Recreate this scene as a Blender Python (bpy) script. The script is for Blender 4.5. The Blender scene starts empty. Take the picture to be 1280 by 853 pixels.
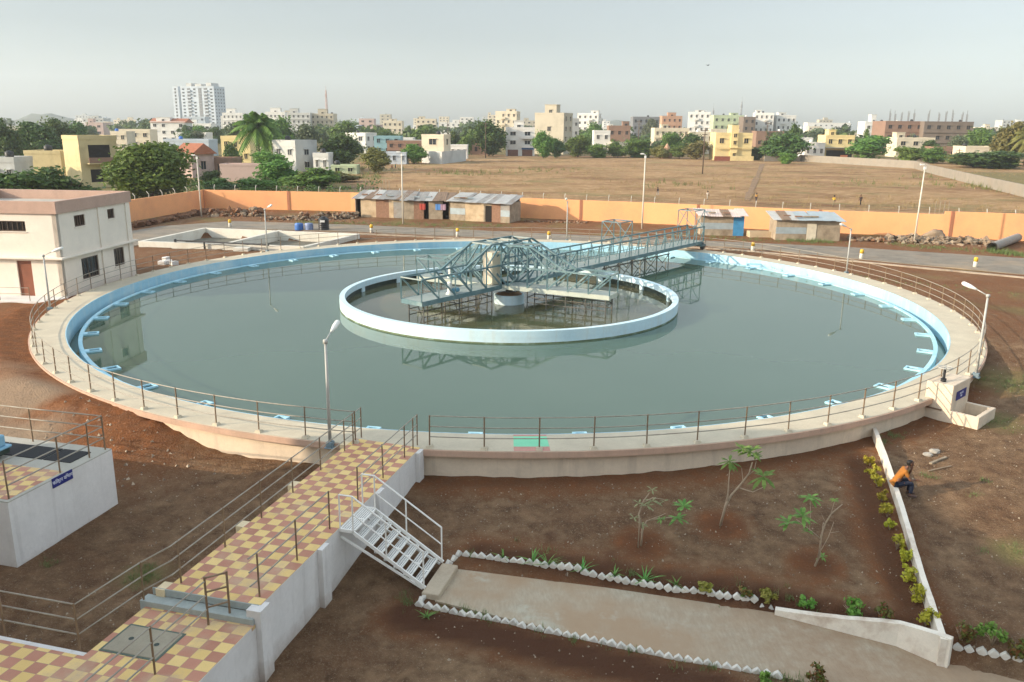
EXPOSURE = 1.3; HAZE = 0.0002; LOWSKY = .41; HIGHSKY = 1.42; DUST = 1.5; SAT = .33; SKY = .15; SUN = 2.6
import bpy, bmesh, math, random
from mathutils import Vector, Matrix, noise as mnoise
sc = bpy.context.scene
COL = sc.collection
R_ = math.radians
rnd = random.Random(7)

# ------------------------------------------------------------------ camera solved from the tank's circles
CAM = Vector((0.194, -49.316, 9.753)); FPX = 1051.36; PITCH = 0.25112; ROLL = 0.00978
FW = Vector((0, math.cos(PITCH), -math.sin(PITCH))); U0 = Vector((0, math.sin(PITCH), math.cos(PITCH))); X0 = Vector((1, 0, 0))
RT = X0*math.cos(ROLL) + U0*math.sin(ROLL); UP = -X0*math.sin(ROLL) + U0*math.cos(ROLL)
def at(u, v, z=0.0):                       # point of the horizontal plane z seen at a pixel of the 1280x853 photograph
    d = FW*FPX + RT*(u-640) - UP*(v-426.5)
    return CAM + d*((z-CAM.z)/d.z)
def pr(P):
    d = Vector(P)-CAM; k = FPX/d.dot(FW)
    return 640+k*d.dot(RT), 426.5-k*d.dot(UP)
def put(u, dist, z=-0.3):                  # point at column u, that many metres ahead
    lo, hi = -3000.0, 3000.0; y = CAM.y+dist
    for _ in range(50):
        m = (lo+hi)/2
        if pr((m, y, z))[0] < u: lo = m
        else: hi = m
    return Vector((lo, y, z))
def topz(P, v):                            # height at which a vertical through P reaches picture row v
    lo, hi = -30.0, min(300.0, CAM.z+2.2*(P[1]-CAM.y))
    for _ in range(50):
        m = (lo+hi)/2
        if pr((P[0], P[1], m))[1] > v: lo = m
        else: hi = m
    return lo
cam = bpy.data.cameras.new('camera'); camo = bpy.data.objects.new('camera', cam); COL.objects.link(camo)
cam.sensor_width = 36; cam.lens = FPX/1280*36; cam.clip_end = 12000; cam.clip_start = .1
mw = Matrix((RT, UP, -FW)).transposed().to_4x4(); mw.translation = CAM; camo.matrix_world = mw
sc.camera = camo

# ------------------------------------------------------------------ terrain height
def ss(a, b, t):
    t = max(0., min(1., (t-a)/(b-a))); return t*t*(3-2*t)
def pw(t, pts):
    if t <= pts[0][0]: return pts[0][1]
    for (a, va), (b, vb) in zip(pts, pts[1:]):
        if t <= b: return va+(vb-va)*(t-a)/(b-a)
    return pts[-1][1]
G_MAIN = [(-60, -2.3), (-38, -1.95), (-34.5, -1.75), (-33, -1.58), (-30.3, -1.45), (-27, -1.1), (-24, -.88), (-20, -.8), (-14, -.6), (-4, -.3), (0, -.3)]
G_LEFT = [(-60, -1.6), (-34, -1.4), (-30, -1.25), (-26, -1.15), (-23, -.95), (-18, -.6), (-10, -.4), (-4, -.3), (0, -.3)]
def pathz(x): return -1.45 - .045*(x+1.4)
def seg_d(x, y, a, b):
    ax, ay, bx, by = a[0], a[1], b[0], b[1]
    L = (bx-ax)**2+(by-ay)**2; t = max(0, min(1, ((x-ax)*(bx-ax)+(y-ay)*(by-ay))/L))
    return math.hypot(x-ax-t*(bx-ax), y-ay-t*(by-ay)), t
def atf(u, v, f):
    z = -1.2
    for _ in range(12):
        P = at(u, v, z); z = .5*z+.5*f(P.x, P.y)
    return at(u, v, z)
def ppz(x, y): return pathz(x)
PU = [atf(u, v, ppz) for u, v in ((568, 711), (760, 735), (968, 766))]          # path, far edge
PWALL = [atf(u, v, ppz) for u, v in ((968, 769), (1050, 790), (1120, 808), (1185, 827))]   # foot of the curved white wall
PEND = [atf(u, v, ppz) for u, v in ((1300, 858), (1420, 892))]
PL = [atf(u, v, ppz) for u, v in ((544, 751), (740, 800), (976, 846), (1100, 872), (1300, 915))]
UPLINE = PU + PWALL[1:] + PEND
def line_y(L, x):
    for a, b in zip(L, L[1:]):
        if a.x <= x <= b.x: return a.y+(b.y-a.y)*(x-a.x)/max(1e-6, b.x-a.x)
    return L[0].y if x < L[0].x else L[-1].y
KERB_A = Vector((13.2, -20.75, -.8)); KERB_B = atf(1181, 796, lambda x, y: -1.2)
ZBN = .14
BASIN = [at(172.5, 302.5, ZBN), at(380, 308, ZBN), at(447.5, 292.5, ZBN), at(256, 285, ZBN)]
BASIN[0].y += .4
TRENCH = []
def gz(x, y, fine=True):
    r = math.hypot(x, y)
    gm, gl = pw(y, G_MAIN), pw(y, G_LEFT)
    t = ss(-9.5, -6.0, x); z = gl*(1-t)+gm*t
    if y < -14 and y > -45 and x > -3.2:      # the path lies in a shallow cut
        uy = line_y(UPLINE, x)
        if x > -2.0:
            k = ss(uy+.35, uy-.02, y) if x < 6.3 else (ss(uy+.5, uy+.12, y) if x < 10.1 else ss(uy+.9, uy-.1, y))
            tgt = pathz(x)-.04
            if y < line_y(PL, x)-.3: tgt -= .05*min(1, (line_y(PL, x)-.3-y))
            z = z*(1-k)+tgt*k
    a = math.degrees(math.atan2(y, x))
    if a < 0 and r > 24: # loose earth heaped against the tank on the left
        w = ss(-112, -121, a) * ss(-178, -168, a)
        z += w*.62*math.exp(-((r-25.1)/1.7)**2)
        if x < -12 and -24 < y < -4:
            z += .25*ss(-12, -16, x)*ss(-24, -20, y)*ss(-4, -8, y)
    if a > -175 and a < 0:
        w = ss(-36, -22, a)*ss(34, 26, r)          # right: earth nearly up to the deck
        z += .42*w*math.exp(-((r-25)/5)**2)*ss(-20, -12, y)
    if fine:
        amp = .05 if r > 25.6 else .02
        if y > 2: amp = .03
        n = mnoise.noise(Vector((x*.55, y*.55, 1.3)))*amp+mnoise.noise(Vector((x*1.9, y*1.9, 4.1)))*amp*.45
        if w_mound(x, y) > .05: n += w_mound(x, y)*(.13*mnoise.noise(Vector((x*2.6, y*2.6, 8)))+.07*mnoise.noise(Vector((x*6, y*6, 8))))
        if r < 400: z += n
        if r < 26.4 and y < 0: z += .05*mnoise.noise(Vector((x*2.0, y*2.0, 6)))+.03*mnoise.noise(Vector((x*6.5, y*6.5, 2)))
        if x > 2 and -36 < y < -18 and TRENCH: 
            for T_ in TRENCH: z -= .10*ss(.42, .1, min(seg_d(x, y, a_, b_)[0] for a_, b_ in zip(T_, T_[1:])))
        if BASIN and all((q.x-p.x)*(y-p.y)-(q.y-p.y)*(x-p.x) > .0 for p, q in zip(BASIN, BASIN[1:]+BASIN[:1])): z = -1.2
    if r < 27: z = min(z, -.09+.16*max(0, r-25.15))
    return z
def w_mound(x, y):
    r = math.hypot(x, y); a = math.degrees(math.atan2(y, x))
    if a > -108 or r < 24 or y > 0: return 0
    return ss(-110, -120, a)*ss(30, 26.5, r)
def ag(u, v): return atf(u, v, gz)
TRENCH = [[ag(u, v) for u, v in L] for L in (((1070, 578), (1079, 620), (1097, 670), (1115, 725), (1140, 790)), ((600, 686), (740, 711), (960, 747), (1060, 766), (1140, 782)))]

# ------------------------------------------------------------------ materials (all procedural)
MATS = {}
def _nodes(name):
    m = bpy.data.materials.new(name); m.use_nodes = True
    nt = m.node_tree; b = nt.nodes['Principled BSDF']; return m, nt, b
def N(nt, typ, **kw):
    n = nt.nodes.new(typ)
    for k, v in kw.items():
        if k in n.inputs.keys(): n.inputs[k].default_value = v
        else: setattr(n, k, v)
    return n
def rgb(c): return (c[0], c[1], c[2], 1)
def noise(nt, vec, scale, detail=4, rough=.55):
    n = N(nt, 'ShaderNodeTexNoise', Scale=scale, Detail=detail, Roughness=rough); nt.links.new(vec, n.inputs['Vector']); return n.outputs['Fac']
def ramp(nt, fac, a, b):
    m = N(nt, 'ShaderNodeMapRange'); m.inputs['From Min'].default_value = a; m.inputs['From Max'].default_value = b
    nt.links.new(fac, m.inputs['Value']); return m.outputs['Result']
def mix(nt, fac, a, b, blend='MIX'):
    m = N(nt, 'ShaderNodeMix', data_type='RGBA', blend_type=blend)
    for s, v in ((m.inputs[0], fac), (m.inputs[6], a), (m.inputs[7], b)):
        if hasattr(v, 'is_linked'): nt.links.new(v, s)
        elif isinstance(v, (int, float)): s.default_value = v
        else: s.default_value = rgb(v)
    return m.outputs[2]
def bump(nt, b, h, strength, dist=.02):
    n = N(nt, 'ShaderNodeBump', Strength=strength, Distance=dist); nt.links.new(h, n.inputs['Height']); nt.links.new(n.outputs['Normal'], b.inputs['Normal'])
def M(name, col, rough=.75, var=.18, scale=2.5, bmp=.15, metal=0., stain=None, stain_amt=.5, stain_scale=.7, rnd_obj=0., coord='Object', spec=.35):
    if name in MATS: return MATS[name]
    m, nt, b = _nodes(name)
    tc = N(nt, 'ShaderNodeTexCoord'); vec = tc.outputs[coord]
    lo = [c*(1-var) for c in col]; hi = [min(1, c*(1+var)) for c in col]
    c = mix(nt, ramp(nt, noise(nt, vec, scale, 6), .3, .7), lo, hi)
    f2 = noise(nt, vec, scale*9, 3)
    c = mix(nt, .35, c, mix(nt, ramp(nt, f2, .3, .7), lo, hi))
    if stain:
        f = ramp(nt, noise(nt, vec, stain_scale, 7, .65), .5, .72)
        mm = N(nt, 'ShaderNodeMath', operation='MULTIPLY'); nt.links.new(f, mm.inputs[0]); mm.inputs[1].default_value = stain_amt
        c = mix(nt, mm.outputs[0], c, stain)
    if rnd_obj:
        oi = N(nt, 'ShaderNodeObjectInfo'); hs = N(nt, 'ShaderNodeHueSaturation')
        nt.links.new(ramp(nt, oi.outputs['Random'], -.0, 1.), hs.inputs['Value'])
        mr = N(nt, 'ShaderNodeMapRange'); mr.inputs['To Min'].default_value = 1-rnd_obj; mr.inputs['To Max'].default_value = 1+rnd_obj
        nt.links.new(oi.outputs['Random'], mr.inputs['Value']); nt.links.new(mr.outputs['Result'], hs.inputs['Value'])
        nt.links.new(c, hs.inputs['Color']); c = hs.outputs['Color']
    nt.links.new(c, b.inputs['Base Color'])
    b.inputs['Roughness'].default_value = rough; b.inputs['Metallic'].default_value = metal
    b.inputs['Specular IOR Level'].default_value = spec
    if bmp: bump(nt, b, f2, bmp)
    MATS[name] = m; return m
def M_leaf(name, c1, c2, trans=.25, rnd_obj=.18):
    m, nt, b = _nodes(name)
    g = N(nt, 'ShaderNodeNewGeometry'); oi = N(nt, 'ShaderNodeObjectInfo')
    c = mix(nt, g.outputs['Random Per Island'], c1, c2)
    hs = N(nt, 'ShaderNodeHueSaturation'); mr = N(nt, 'ShaderNodeMapRange'); mr.inputs['To Min'].default_value = 1-rnd_obj; mr.inputs['To Max'].default_value = 1+rnd_obj
    nt.links.new(oi.outputs['Random'], mr.inputs['Value']); nt.links.new(mr.outputs['Result'], hs.inputs['Value'])
    mr2 = N(nt, 'ShaderNodeMapRange'); mr2.inputs['To Min'].default_value = .5-.03*rnd_obj/.18; mr2.inputs['To Max'].default_value = .5+.02
    nt.links.new(oi.outputs['Random'], mr2.inputs['Value']); nt.links.new(mr2.outputs['Result'], hs.inputs['Hue'])
    nt.links.new(c, hs.inputs['Color']); nt.links.new(hs.outputs['Color'], b.inputs['Base Color'])
    b.inputs['Roughness'].default_value = .6; b.inputs['Specular IOR Level'].default_value = .25
    if trans:
        t = N(nt, 'ShaderNodeBsdfTranslucent'); nt.links.new(hs.outputs['Color'], t.inputs['Color'])
        mx = N(nt, 'ShaderNodeMixShader'); mx.inputs[0].default_value = trans
        nt.links.new(b.outputs[0], mx.inputs[1]); nt.links.new(t.outputs[0], mx.inputs[2])
        nt.links.new(mx.outputs[0], nt.nodes['Material Output'].inputs['Surface'])
    MATS[name] = m; return m

# ------------------------------------------------------------------ mesh builder
class MB:
    def __init__(s): s.v = []; s.f = []; s.mi = []; s.cur = 0
    def quad(s, a, b, c, d): i = len(s.v); s.v += [tuple(a), tuple(b), tuple(c), tuple(d)]; s.f.append((i, i+1, i+2, i+3)); s.mi.append(s.cur)
    def tri(s, a, b, c): i = len(s.v); s.v += [tuple(a), tuple(b), tuple(c)]; s.f.append((i, i+1, i+2)); s.mi.append(s.cur)
    def hull8(s, p):      # p: 4 bottom then 4 top, both counterclockwise from above
        i = len(s.v); s.v += [tuple(q) for q in p]
        for f in ((3, 2, 1, 0), (4, 5, 6, 7), (0, 1, 5, 4), (1, 2, 6, 5), (2, 3, 7, 6), (3, 0, 4, 7)):
            s.f.append(tuple(i+k for k in f)); s.mi.append(s.cur)
    def box(s, x0, x1, y0, y1, z0, z1):
        s.hull8([(x0, y0, z0), (x1, y0, z0), (x1, y1, z0), (x0, y1, z0), (x0, y0, z1), (x1, y0, z1), (x1, y1, z1), (x0, y1, z1)])
    def prism(s, poly, z0, z1):
        i = len(s.v); n = len(poly)
        zz0 = z0 if callable(z0) else (lambda x, y: z0); zz1 = z1 if callable(z1) else (lambda x, y: z1)
        s.v += [(p[0], p[1], zz0(p[0], p[1])) for p in poly]+[(p[0], p[1], zz1(p[0], p[1])) for p in poly]
        s.f.append(tuple(i+k for k in range(n-1, -1, -1))); s.f.append(tuple(i+n+k for k in range(n))); s.mi += [s.cur]*2
        for k in range(n):
            l = (k+1) % n; s.f.append((i+k, i+l, i+n+l, i+n+k)); s.mi.append(s.cur)
    def bar(s, p, q, w, h=None):   # rectangular bar between two points
        p, q = Vector(p), Vector(q); h = h or w; d = (q-p).normalized()
        sx = d.cross(Vector((0, 0, 1)));
        if sx.length < 1e-3: sx = Vector((1, 0, 0))
        sx.normalize(); sz = sx.cross(d).normalized()
        P = []
        for c in (p, q):
            for a, b in ((-1, -1), (1, -1), (1, 1), (-1, 1)): P.append(c+sx*(a*w/2)+sz*(b*h/2))
        s.hull8(P)
    def tube(s, pts, r, n=6, cap=True):
        pts = [Vector(p) for p in pts]; rs = r if isinstance(r, (list, tuple)) else [r]*len(pts)
        i0 = len(s.v); m = len(pts)
        ref = None
        for k, p in enumerate(pts):
            d = (pts[min(k+1, m-1)]-pts[max(k-1, 0)])
            d = d.normalized() if d.length > 1e-9 else Vector((0, 0, 1))
            if ref is None or abs(ref.dot(d)) > .98: ref = Vector((0, 0, 1)) if abs(d.z) < .9 else Vector((1, 0, 0))
            a = d.cross(ref).normalized(); b = d.cross(a)
            for j in range(n):
                t = 2*math.pi*j/n; s.v.append(tuple(p+(a*math.cos(t)+b*math.sin(t))*rs[k]))
        for k in range(m-1):
            for j in range(n):
                l = (j+1) % n; s.f.append((i0+k*n+j, i0+k*n+l, i0+(k+1)*n+l, i0+(k+1)*n+j)); s.mi.append(s.cur)
        if cap:
            s.f.append(tuple(i0+j for j in range(n-1, -1, -1))); s.f.append(tuple(i0+(m-1)*n+j for j in range(n))); s.mi += [s.cur]*2
    def lathe(s, prof, n=24, cx=0, cy=0):   # list of (r, z)
        i0 = len(s.v)
        for r, z in prof:
            for j in range(n):
                t = 2*math.pi*j/n; s.v.append((cx+r*math.cos(t), cy+r*math.sin(t), z))
        for k in range(len(prof)-1):
            for j in range(n):
                l = (j+1) % n; s.f.append((i0+k*n+j, i0+k*n+l, i0+(k+1)*n+l, i0+(k+1)*n+j)); s.mi.append(s.cur)
        if prof[0][0] > 1e-6: s.f.append(tuple(i0+j for j in range(n-1, -1, -1))); s.mi.append(s.cur)
        if prof[-1][0] > 1e-6: s.f.append(tuple(i0+(len(prof)-1)*n+j for j in range(n))); s.mi.append(s.cur)
    def ring(s, r0, r1, z0, z1, n=192, a0=0, a1=360):   # solid annulus (or a sector of it)
        full = abs(a1-a0) >= 360; m = n if full else n+1; i0 = len(s.v)
        for k in range(m):
            t = R_(a0+(a1-a0)*k/n); c, q = math.cos(t), math.sin(t)
            s.v += [(r0*c, r0*q, z0), (r1*c, r1*q, z0), (r1*c, r1*q, z1), (r0*c, r0*q, z1)]
        for k in range(n):
            A = i0+4*k; B = i0+4*((k+1) % m)
            for a, b in ((0, 1), (1, 2), (2, 3), (3, 0)): s.f.append((A+a, A+b, B+b, B+a)); s.mi.append(s.cur)
        if not full:
            s.f.append((i0, i0+3, i0+2, i0+1)); e = i0+4*n; s.f.append((e, e+1, e+2, e+3)); s.mi += [s.cur]*2
    def blob(s, c, r, seed=0, rough=.3, sub=2, sq=(1, 1, 1)):
        bm = bmesh.new(); bmesh.ops.create_icosphere(bm, subdivisions=sub, radius=1)
        i0 = len(s.v); off = Vector((seed*3.1, seed*1.7, seed*.9))
        for v in bm.verts:
            k = 1+rough*mnoise.noise(v.co*1.6+off)+rough*.5*mnoise.noise(v.co*4+off)
            s.v.append((c[0]+v.co.x*r*sq[0]*k, c[1]+v.co.y*r*sq[1]*k, c[2]+v.co.z*r*sq[2]*k))
        for f in bm.faces: s.f.append(tuple(i0+v.index for v in f.verts)); s.mi.append(s.cur)
        bm.free()
    def mesh(s, name, mats, smooth=False, loc=None):
        me = bpy.data.meshes.new(name)
        v = s.v if loc is None else [(a-loc[0], b-loc[1], c-loc[2]) for a, b, c in s.v]
        me.from_pydata(v, [], s.f); 
        if not isinstance(mats, (list, tuple)): mats = [mats]
        for m in mats: me.materials.append(m)
        if len(mats) > 1: me.polygons.foreach_set('material_index', s.mi)
        if smooth: me.polygons.foreach_set('use_smooth', [True]*len(s.f))
        me.update(); return me
    def build(s, name, mats, parent=None, smooth=False, world=True, label=None):
        # world: vertices are world coordinates (the parent is an unrotated Empty); else they are the parent's own
        loc = parent.location if (parent is not None and world) else None
        o = bpy.data.objects.new(name, s.mesh(name, mats, smooth, loc)); COL.objects.link(o)
        if parent is not None: o.parent = parent
        if label: o['label'] = label
        return o
def smooth_angle(o, ang=40):
    me = o.data
    me.polygons.foreach_set('use_smooth', [True]*len(me.polygons))
    bm = bmesh.new(); bm.from_mesh(me)
    for e in bm.edges:
        if len(e.link_faces) == 2 and e.calc_face_angle(0) > R_(ang): e.smooth = False
    bm.to_mesh(me); bm.free()
def weld(o, d=1e-4):
    bm = bmesh.new(); bm.from_mesh(o.data); bmesh.ops.remove_doubles(bm, verts=bm.verts, dist=d); bm.to_mesh(o.data); bm.free()
def bevel(o, w=.02, seg=1):
    bm = bmesh.new(); bm.from_mesh(o.data); bmesh.ops.remove_doubles(bm, verts=bm.verts, dist=1e-4)
    bmesh.ops.bevel(bm, geom=[e for e in bm.edges if len(e.link_faces) == 2 and e.calc_face_angle(0) > .5], offset=w, segments=seg, affect='EDGES', profile=.6)
    bm.to_mesh(o.data); bm.free(); return o
def tag(o, label, cat, group=None, kind=None):
    if label: o['label'] = label
    if cat: o['category'] = cat
    if group: o['group'] = group
    if kind: o['kind'] = kind
    return o
def thing(name, label, cat, loc=(0, 0, 0), rz=0, group=None):
    o = bpy.data.objects.new(name, None); COL.objects.link(o); o.location = loc; o.rotation_euler = (0, 0, rz); o.empty_display_size = .3
    return tag(o, label, cat, group)
def child(name, me, parent, loc=(0, 0, 0), rz=0):
    o = bpy.data.objects.new(name, me); COL.objects.link(o); o.parent = parent; o.location = loc; o.rotation_euler = (0, 0, rz); return o
def copy_tree(o, parent=None):
    c = o.copy(); COL.objects.link(c); c.parent = parent
    for ch in list(o.children): copy_tree(ch, c)
    return c
def struct(name, mb, mats, smooth=False, kind='structure'):
    o = mb.build(name, mats, None, smooth); o['kind'] = kind; return o
ORD = ['first', 'second', 'third', 'fourth', 'fifth', 'sixth', 'seventh', 'eighth', 'ninth', 'tenth', 'eleventh', 'twelfth', 'thirteenth', 'fourteenth']
# ------------------------------------------------------------------ sky, sun, air
SUN_EL, SUN_AZ = 18.0, 197.0               # azimuth counted from +X, counterclockwise: low in the left, a little behind the camera
w = bpy.data.worlds.new('World'); sc.world = w; w.use_nodes = True
nt = w.node_tree; bg = nt.nodes['Background']
sky = nt.nodes.new('ShaderNodeTexSky'); sky.sky_type = 'NISHITA'; sky.sun_disc = False
sky.sun_elevation = R_(SUN_EL); sky.sun_rotation = R_(90-SUN_AZ); sky.altitude = 500
sky.air_density = 1.0; sky.dust_density = DUST; sky.ozone_density = 1.0
hs = nt.nodes.new('ShaderNodeHueSaturation'); hs.inputs['Saturation'].default_value = SAT
nt.links.new(sky.outputs[0], hs.inputs['Color'])
tint = mix(nt, 1.0, hs.outputs[0], (.95, 1.0, 1.0), 'MULTIPLY'); 
tcw = nt.nodes.new('ShaderNodeTexCoord'); sp_ = nt.nodes.new('ShaderNodeSeparateXYZ'); nt.links.new(tcw.outputs['Generated'], sp_.inputs[0])
mrw = nt.nodes.new('ShaderNodeMapRange'); mrw.interpolation_type = 'SMOOTHSTEP'      # zenith scaled up as added fill light, low sky scaled down
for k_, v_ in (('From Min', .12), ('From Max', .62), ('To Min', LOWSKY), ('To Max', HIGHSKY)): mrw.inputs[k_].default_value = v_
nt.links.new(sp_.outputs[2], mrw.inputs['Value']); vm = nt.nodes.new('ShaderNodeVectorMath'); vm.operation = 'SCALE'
cn = noise(nt, (lambda q: (nt.links.new(tcw.outputs['Generated'], q.inputs[0]), q.inputs['Scale'].__setattr__('default_value', (1.2, 1.2, 6)), q.outputs[0])[2])(N(nt, 'ShaderNodeMapping')), 1.6, 4, .5)
cm = mix(nt, ramp(nt, cn, .3, .7), (.955, .96, .97), (1.03, 1.03, 1.02)); tint = mix(nt, 1.0, tint, cm, 'MULTIPLY')
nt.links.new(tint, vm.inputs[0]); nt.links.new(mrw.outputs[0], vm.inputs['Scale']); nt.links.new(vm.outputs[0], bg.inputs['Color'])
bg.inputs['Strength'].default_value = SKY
sun = bpy.data.lights.new('sun', 'SUN'); so = bpy.data.objects.new('sun', sun); COL.objects.link(so)
sun.energy = SUN; sun.angle = R_(.6); sun.color = (1, .83, .62)
sd = Vector((math.cos(R_(SUN_AZ))*math.cos(R_(SUN_EL)), math.sin(R_(SUN_AZ))*math.cos(R_(SUN_EL)), math.sin(R_(SUN_EL))))
so.rotation_euler = sd.to_track_quat('Z', 'Y').to_euler()
sc.view_settings.view_transform = 'Standard'; sc.view_settings.look = 'None'; sc.view_settings.exposure = EXPOSURE
sc.view_settings.gamma = 1; sc.view_settings.use_curve_mapping = False
sc.cycles.max_bounces = 6; sc.cycles.diffuse_bounces = 3; sc.cycles.glossy_bounces = 3; sc.cycles.transparent_max_bounces = 6; sc.cycles.volume_bounces = 1
sc.cycles.use_denoising = True; sc.cycles.use_adaptive_sampling = True
sc.cycles.adaptive_threshold = .02
if HAZE:
    hz_ = MB(); hz_.box(-2750, 2750, -260, 2750, -4.2, 150)
    m, nt, b = _nodes('haze_air'); nt.nodes.remove(b)
    pv = nt.nodes.new('ShaderNodeVolumePrincipled'); pv.inputs['Color'].default_value = (.87, .94, 1.0, 1); pv.inputs['Density'].default_value = HAZE
    pv.inputs['Anisotropy'].default_value = .25
    nt.links.new(pv.outputs[0], nt.nodes['Material Output'].inputs['Volume'])
    struct('haze', hz_, m, kind='stuff')

# ------------------------------------------------------------------ ground
def frange(a, b, s):
    n = max(1, int(round((b-a)/s))); return [a+(b-a)*i/n for i in range(n)]
XS = [-2600, -1800, -1200, -800, -550]+frange(-400, -120, 28)+frange(-120, -48, 6)+frange(-48, -26, 1.)+frange(-26, 24, .27)+frange(24, 46, .6)+frange(46, 130, 5)+frange(130, 400, 27)+[400, 550, 800, 1200, 1800, 2600]
YS = [-250, -150, -100]+frange(-75, -40, 2.5)+frange(-40, -10, .27)+frange(-10, 27, .6)+frange(27, 62, 1.)+frange(62, 260, 6)+frange(260, 520, 20)+[520, 700, 1000, 1400, 2000, 2600]
WALL = [(-42, 21, 1.9), (-39.5, 38, 1.9), (-37, 53, 1.9), (-19, 51, 1.9), (0, 46, 1.9), (14, 41.6, 1.9), (28.5, 35.6, 1.9), (41.4, 31.6, 1.9), (60, 26.5, 2.2), (90, 19, 2.2)]
BED1 = [ag(u, v) for u, v in ((600, 690), (740, 714), (960, 750), (1060, 772), (1165, 790))]
BED2 = [ag(u, v) for u, v in ((1070, 578), (1085, 620), (1105, 670), (1125, 725), (1150, 780))]
BED3 = [ag(u, v) for u, v in ((505, 772), (600, 792), (740, 825), (900, 860))]
TREES3 = [ag(801, 681), ag(902, 656), ag(1019, 707)]
SPOTS = [(ag(540, 740), 1.0), (ag(690, 672), .35), (ag(765, 697), .4)]
GREENS = [(ag(180, 719), .5), (ag(1262, 478), 1.6), (ag(1240, 525), 1.0), (ag(1268, 690), .6), (at(640, 330, -.3), 0)]
def polydist(L, x, y): return min(seg_d(x, y, a, b)[0] for a, b in zip(L, L[1:]))
def zones(x, y):
    r = math.hypot(x, y)
    red = grn = fld = drk = pale = 0.
    wy = line_y([Vector(p) for p in WALL], x)
    if y > wy-.2 and x > -42:
        xl = pw(y, [(50, -12), (75, -20), (110, -32), (160, -45), (230, -50)])
        fld = ss(xl-6, xl+8, x)*ss(262, 236, y)
        if x > 60: fld *= ss(0, 14, y-pw(x, [(60, 20), (79, 76), (97, 130)])) if x < 97 else .0 if y < 160 else 1
        if fld < .3: grn = .75*(1-fld)
    elif y > wy-.2: grn = .8
    else:
        if -44 < x < 60 and y > -30:
            red = max(red, .85*w_mound(x, y), .5*ss(-10, -20, x)*ss(-27, -20, y)*ss(4, -3, y), .45*ss(24, 27, r)*ss(-15, -5, y)*(1 if x > 0 else 0))
            if y > 2: red = max(red, .3+.6*(ss(4, 1, wy-y) if x < -6 else .2*ss(4, 1, wy-y)))
        if -45 < y < -14 and x > -4:
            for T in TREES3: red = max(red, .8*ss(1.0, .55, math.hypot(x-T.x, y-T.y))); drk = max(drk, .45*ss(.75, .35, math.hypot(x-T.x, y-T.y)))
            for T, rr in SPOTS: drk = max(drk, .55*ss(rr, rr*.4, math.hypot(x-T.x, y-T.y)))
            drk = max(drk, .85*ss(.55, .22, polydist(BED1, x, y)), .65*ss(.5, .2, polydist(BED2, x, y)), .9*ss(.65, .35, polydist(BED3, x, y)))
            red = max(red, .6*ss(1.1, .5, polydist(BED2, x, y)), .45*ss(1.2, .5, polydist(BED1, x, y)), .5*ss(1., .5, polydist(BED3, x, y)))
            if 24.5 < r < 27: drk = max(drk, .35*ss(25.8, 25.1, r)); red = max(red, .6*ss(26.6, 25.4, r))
        for T, rr in GREENS:
            if rr: grn = max(grn, .8*ss(rr*1.6, rr*.3, math.hypot(x-T.x, y-T.y)))
        if x > 26 and -30 < y < 20: grn = max(grn, .5*ss(.15, .5, mnoise.noise(Vector((x*.22, y*.22, 3)))))
        if 30 < y: grn = max(grn, .6*ss(0, .4, mnoise.noise(Vector((x*.3, y*.3, 9)))))
        if x < -15 and y < -15: pale = .8*ss(.05, .35, mnoise.noise(Vector((x*.18, y*.3, 5.5))))*ss(-24, -20, y)
        if -19 < x < -13 and -26 < y < -20: pale = max(pale, .9*ss(-20.5, -22, y)*ss(-14.5, -16, x))
    return red, grn, fld, drk, pale
gv, gc1, gc2 = [], [], []
for y in YS+[2600]:
    for x in XS+[2600]:
        gv.append((x, y, gz(x, y))); z_ = zones(x, y)
        gc1 += [z_[0], z_[1], z_[2], 1.]; gc2 += [z_[3], z_[4], 0., 1.]
W_ = len(XS)+1; gf = []
for j in range(len(YS)):
    for i in range(len(XS)):
        q = (j*W_+i, j*W_+i+1, (j+1)*W_+i+1, (j+1)*W_+i)
        if all(abs(gv[k][0]) < 40 for k in q) and any(math.hypot(gv[k][0], gv[k][1]) < 23.9 for k in q): continue
        gf.append(q)
me = bpy.data.meshes.new('ground'); me.from_pydata(gv, [], gf)
for nm, d in (('zone', gc1), ('zone_extra', gc2)):
    a = me.color_attributes.new(nm, 'FLOAT_COLOR', 'POINT'); a.data.foreach_set('color', d)
me.polygons.foreach_set('use_smooth', [True]*len(gf)); me.update()
ground = bpy.data.objects.new('ground', me); COL.objects.link(ground); ground['kind'] = 'structure'
m, nt, b = _nodes('earth')
tc = N(nt, 'ShaderNodeTexCoord'); P = tc.outputs['Object']
n1 = noise(nt, P, .35, 8, .62); n2 = noise(nt, P, 2.2, 8, .65); n3 = noise(nt, P, 14, 5, .6); n4 = noise(nt, P, .045, 7, .6); n5 = noise(nt, P, 48, 3, .6)
soil = mix(nt, ramp(nt, n1, .34, .66), (.190, .102, .054), (.315, .203, .116))
soil = mix(nt, ramp(nt, n2, .35, .72), soil, (.10, .055, .031))
soil = mix(nt, ramp(nt, n3, .56, .72), soil, (.30, .205, .125))
soil = mix(nt, ramp(nt, n5, .62, .74), soil, (.55, .46, .34))
red = mix(nt, ramp(nt, n2, .35, .65), (.150, .050, .018), (.285, .112, .044))
red = mix(nt, ramp(nt, n3, .56, .74), red, (.38, .21, .115))
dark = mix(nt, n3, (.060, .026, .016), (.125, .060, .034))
pale = mix(nt, ramp(nt, n2, .3, .7), (.42, .32, .22), (.26, .19, .13))
green = mix(nt, ramp(nt, n2, .35, .65), (.15, .155, .055), (.28, .215, .10))
green = mix(nt, ramp(nt, n3, .5, .7), green, (.09, .105, .035))
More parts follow.
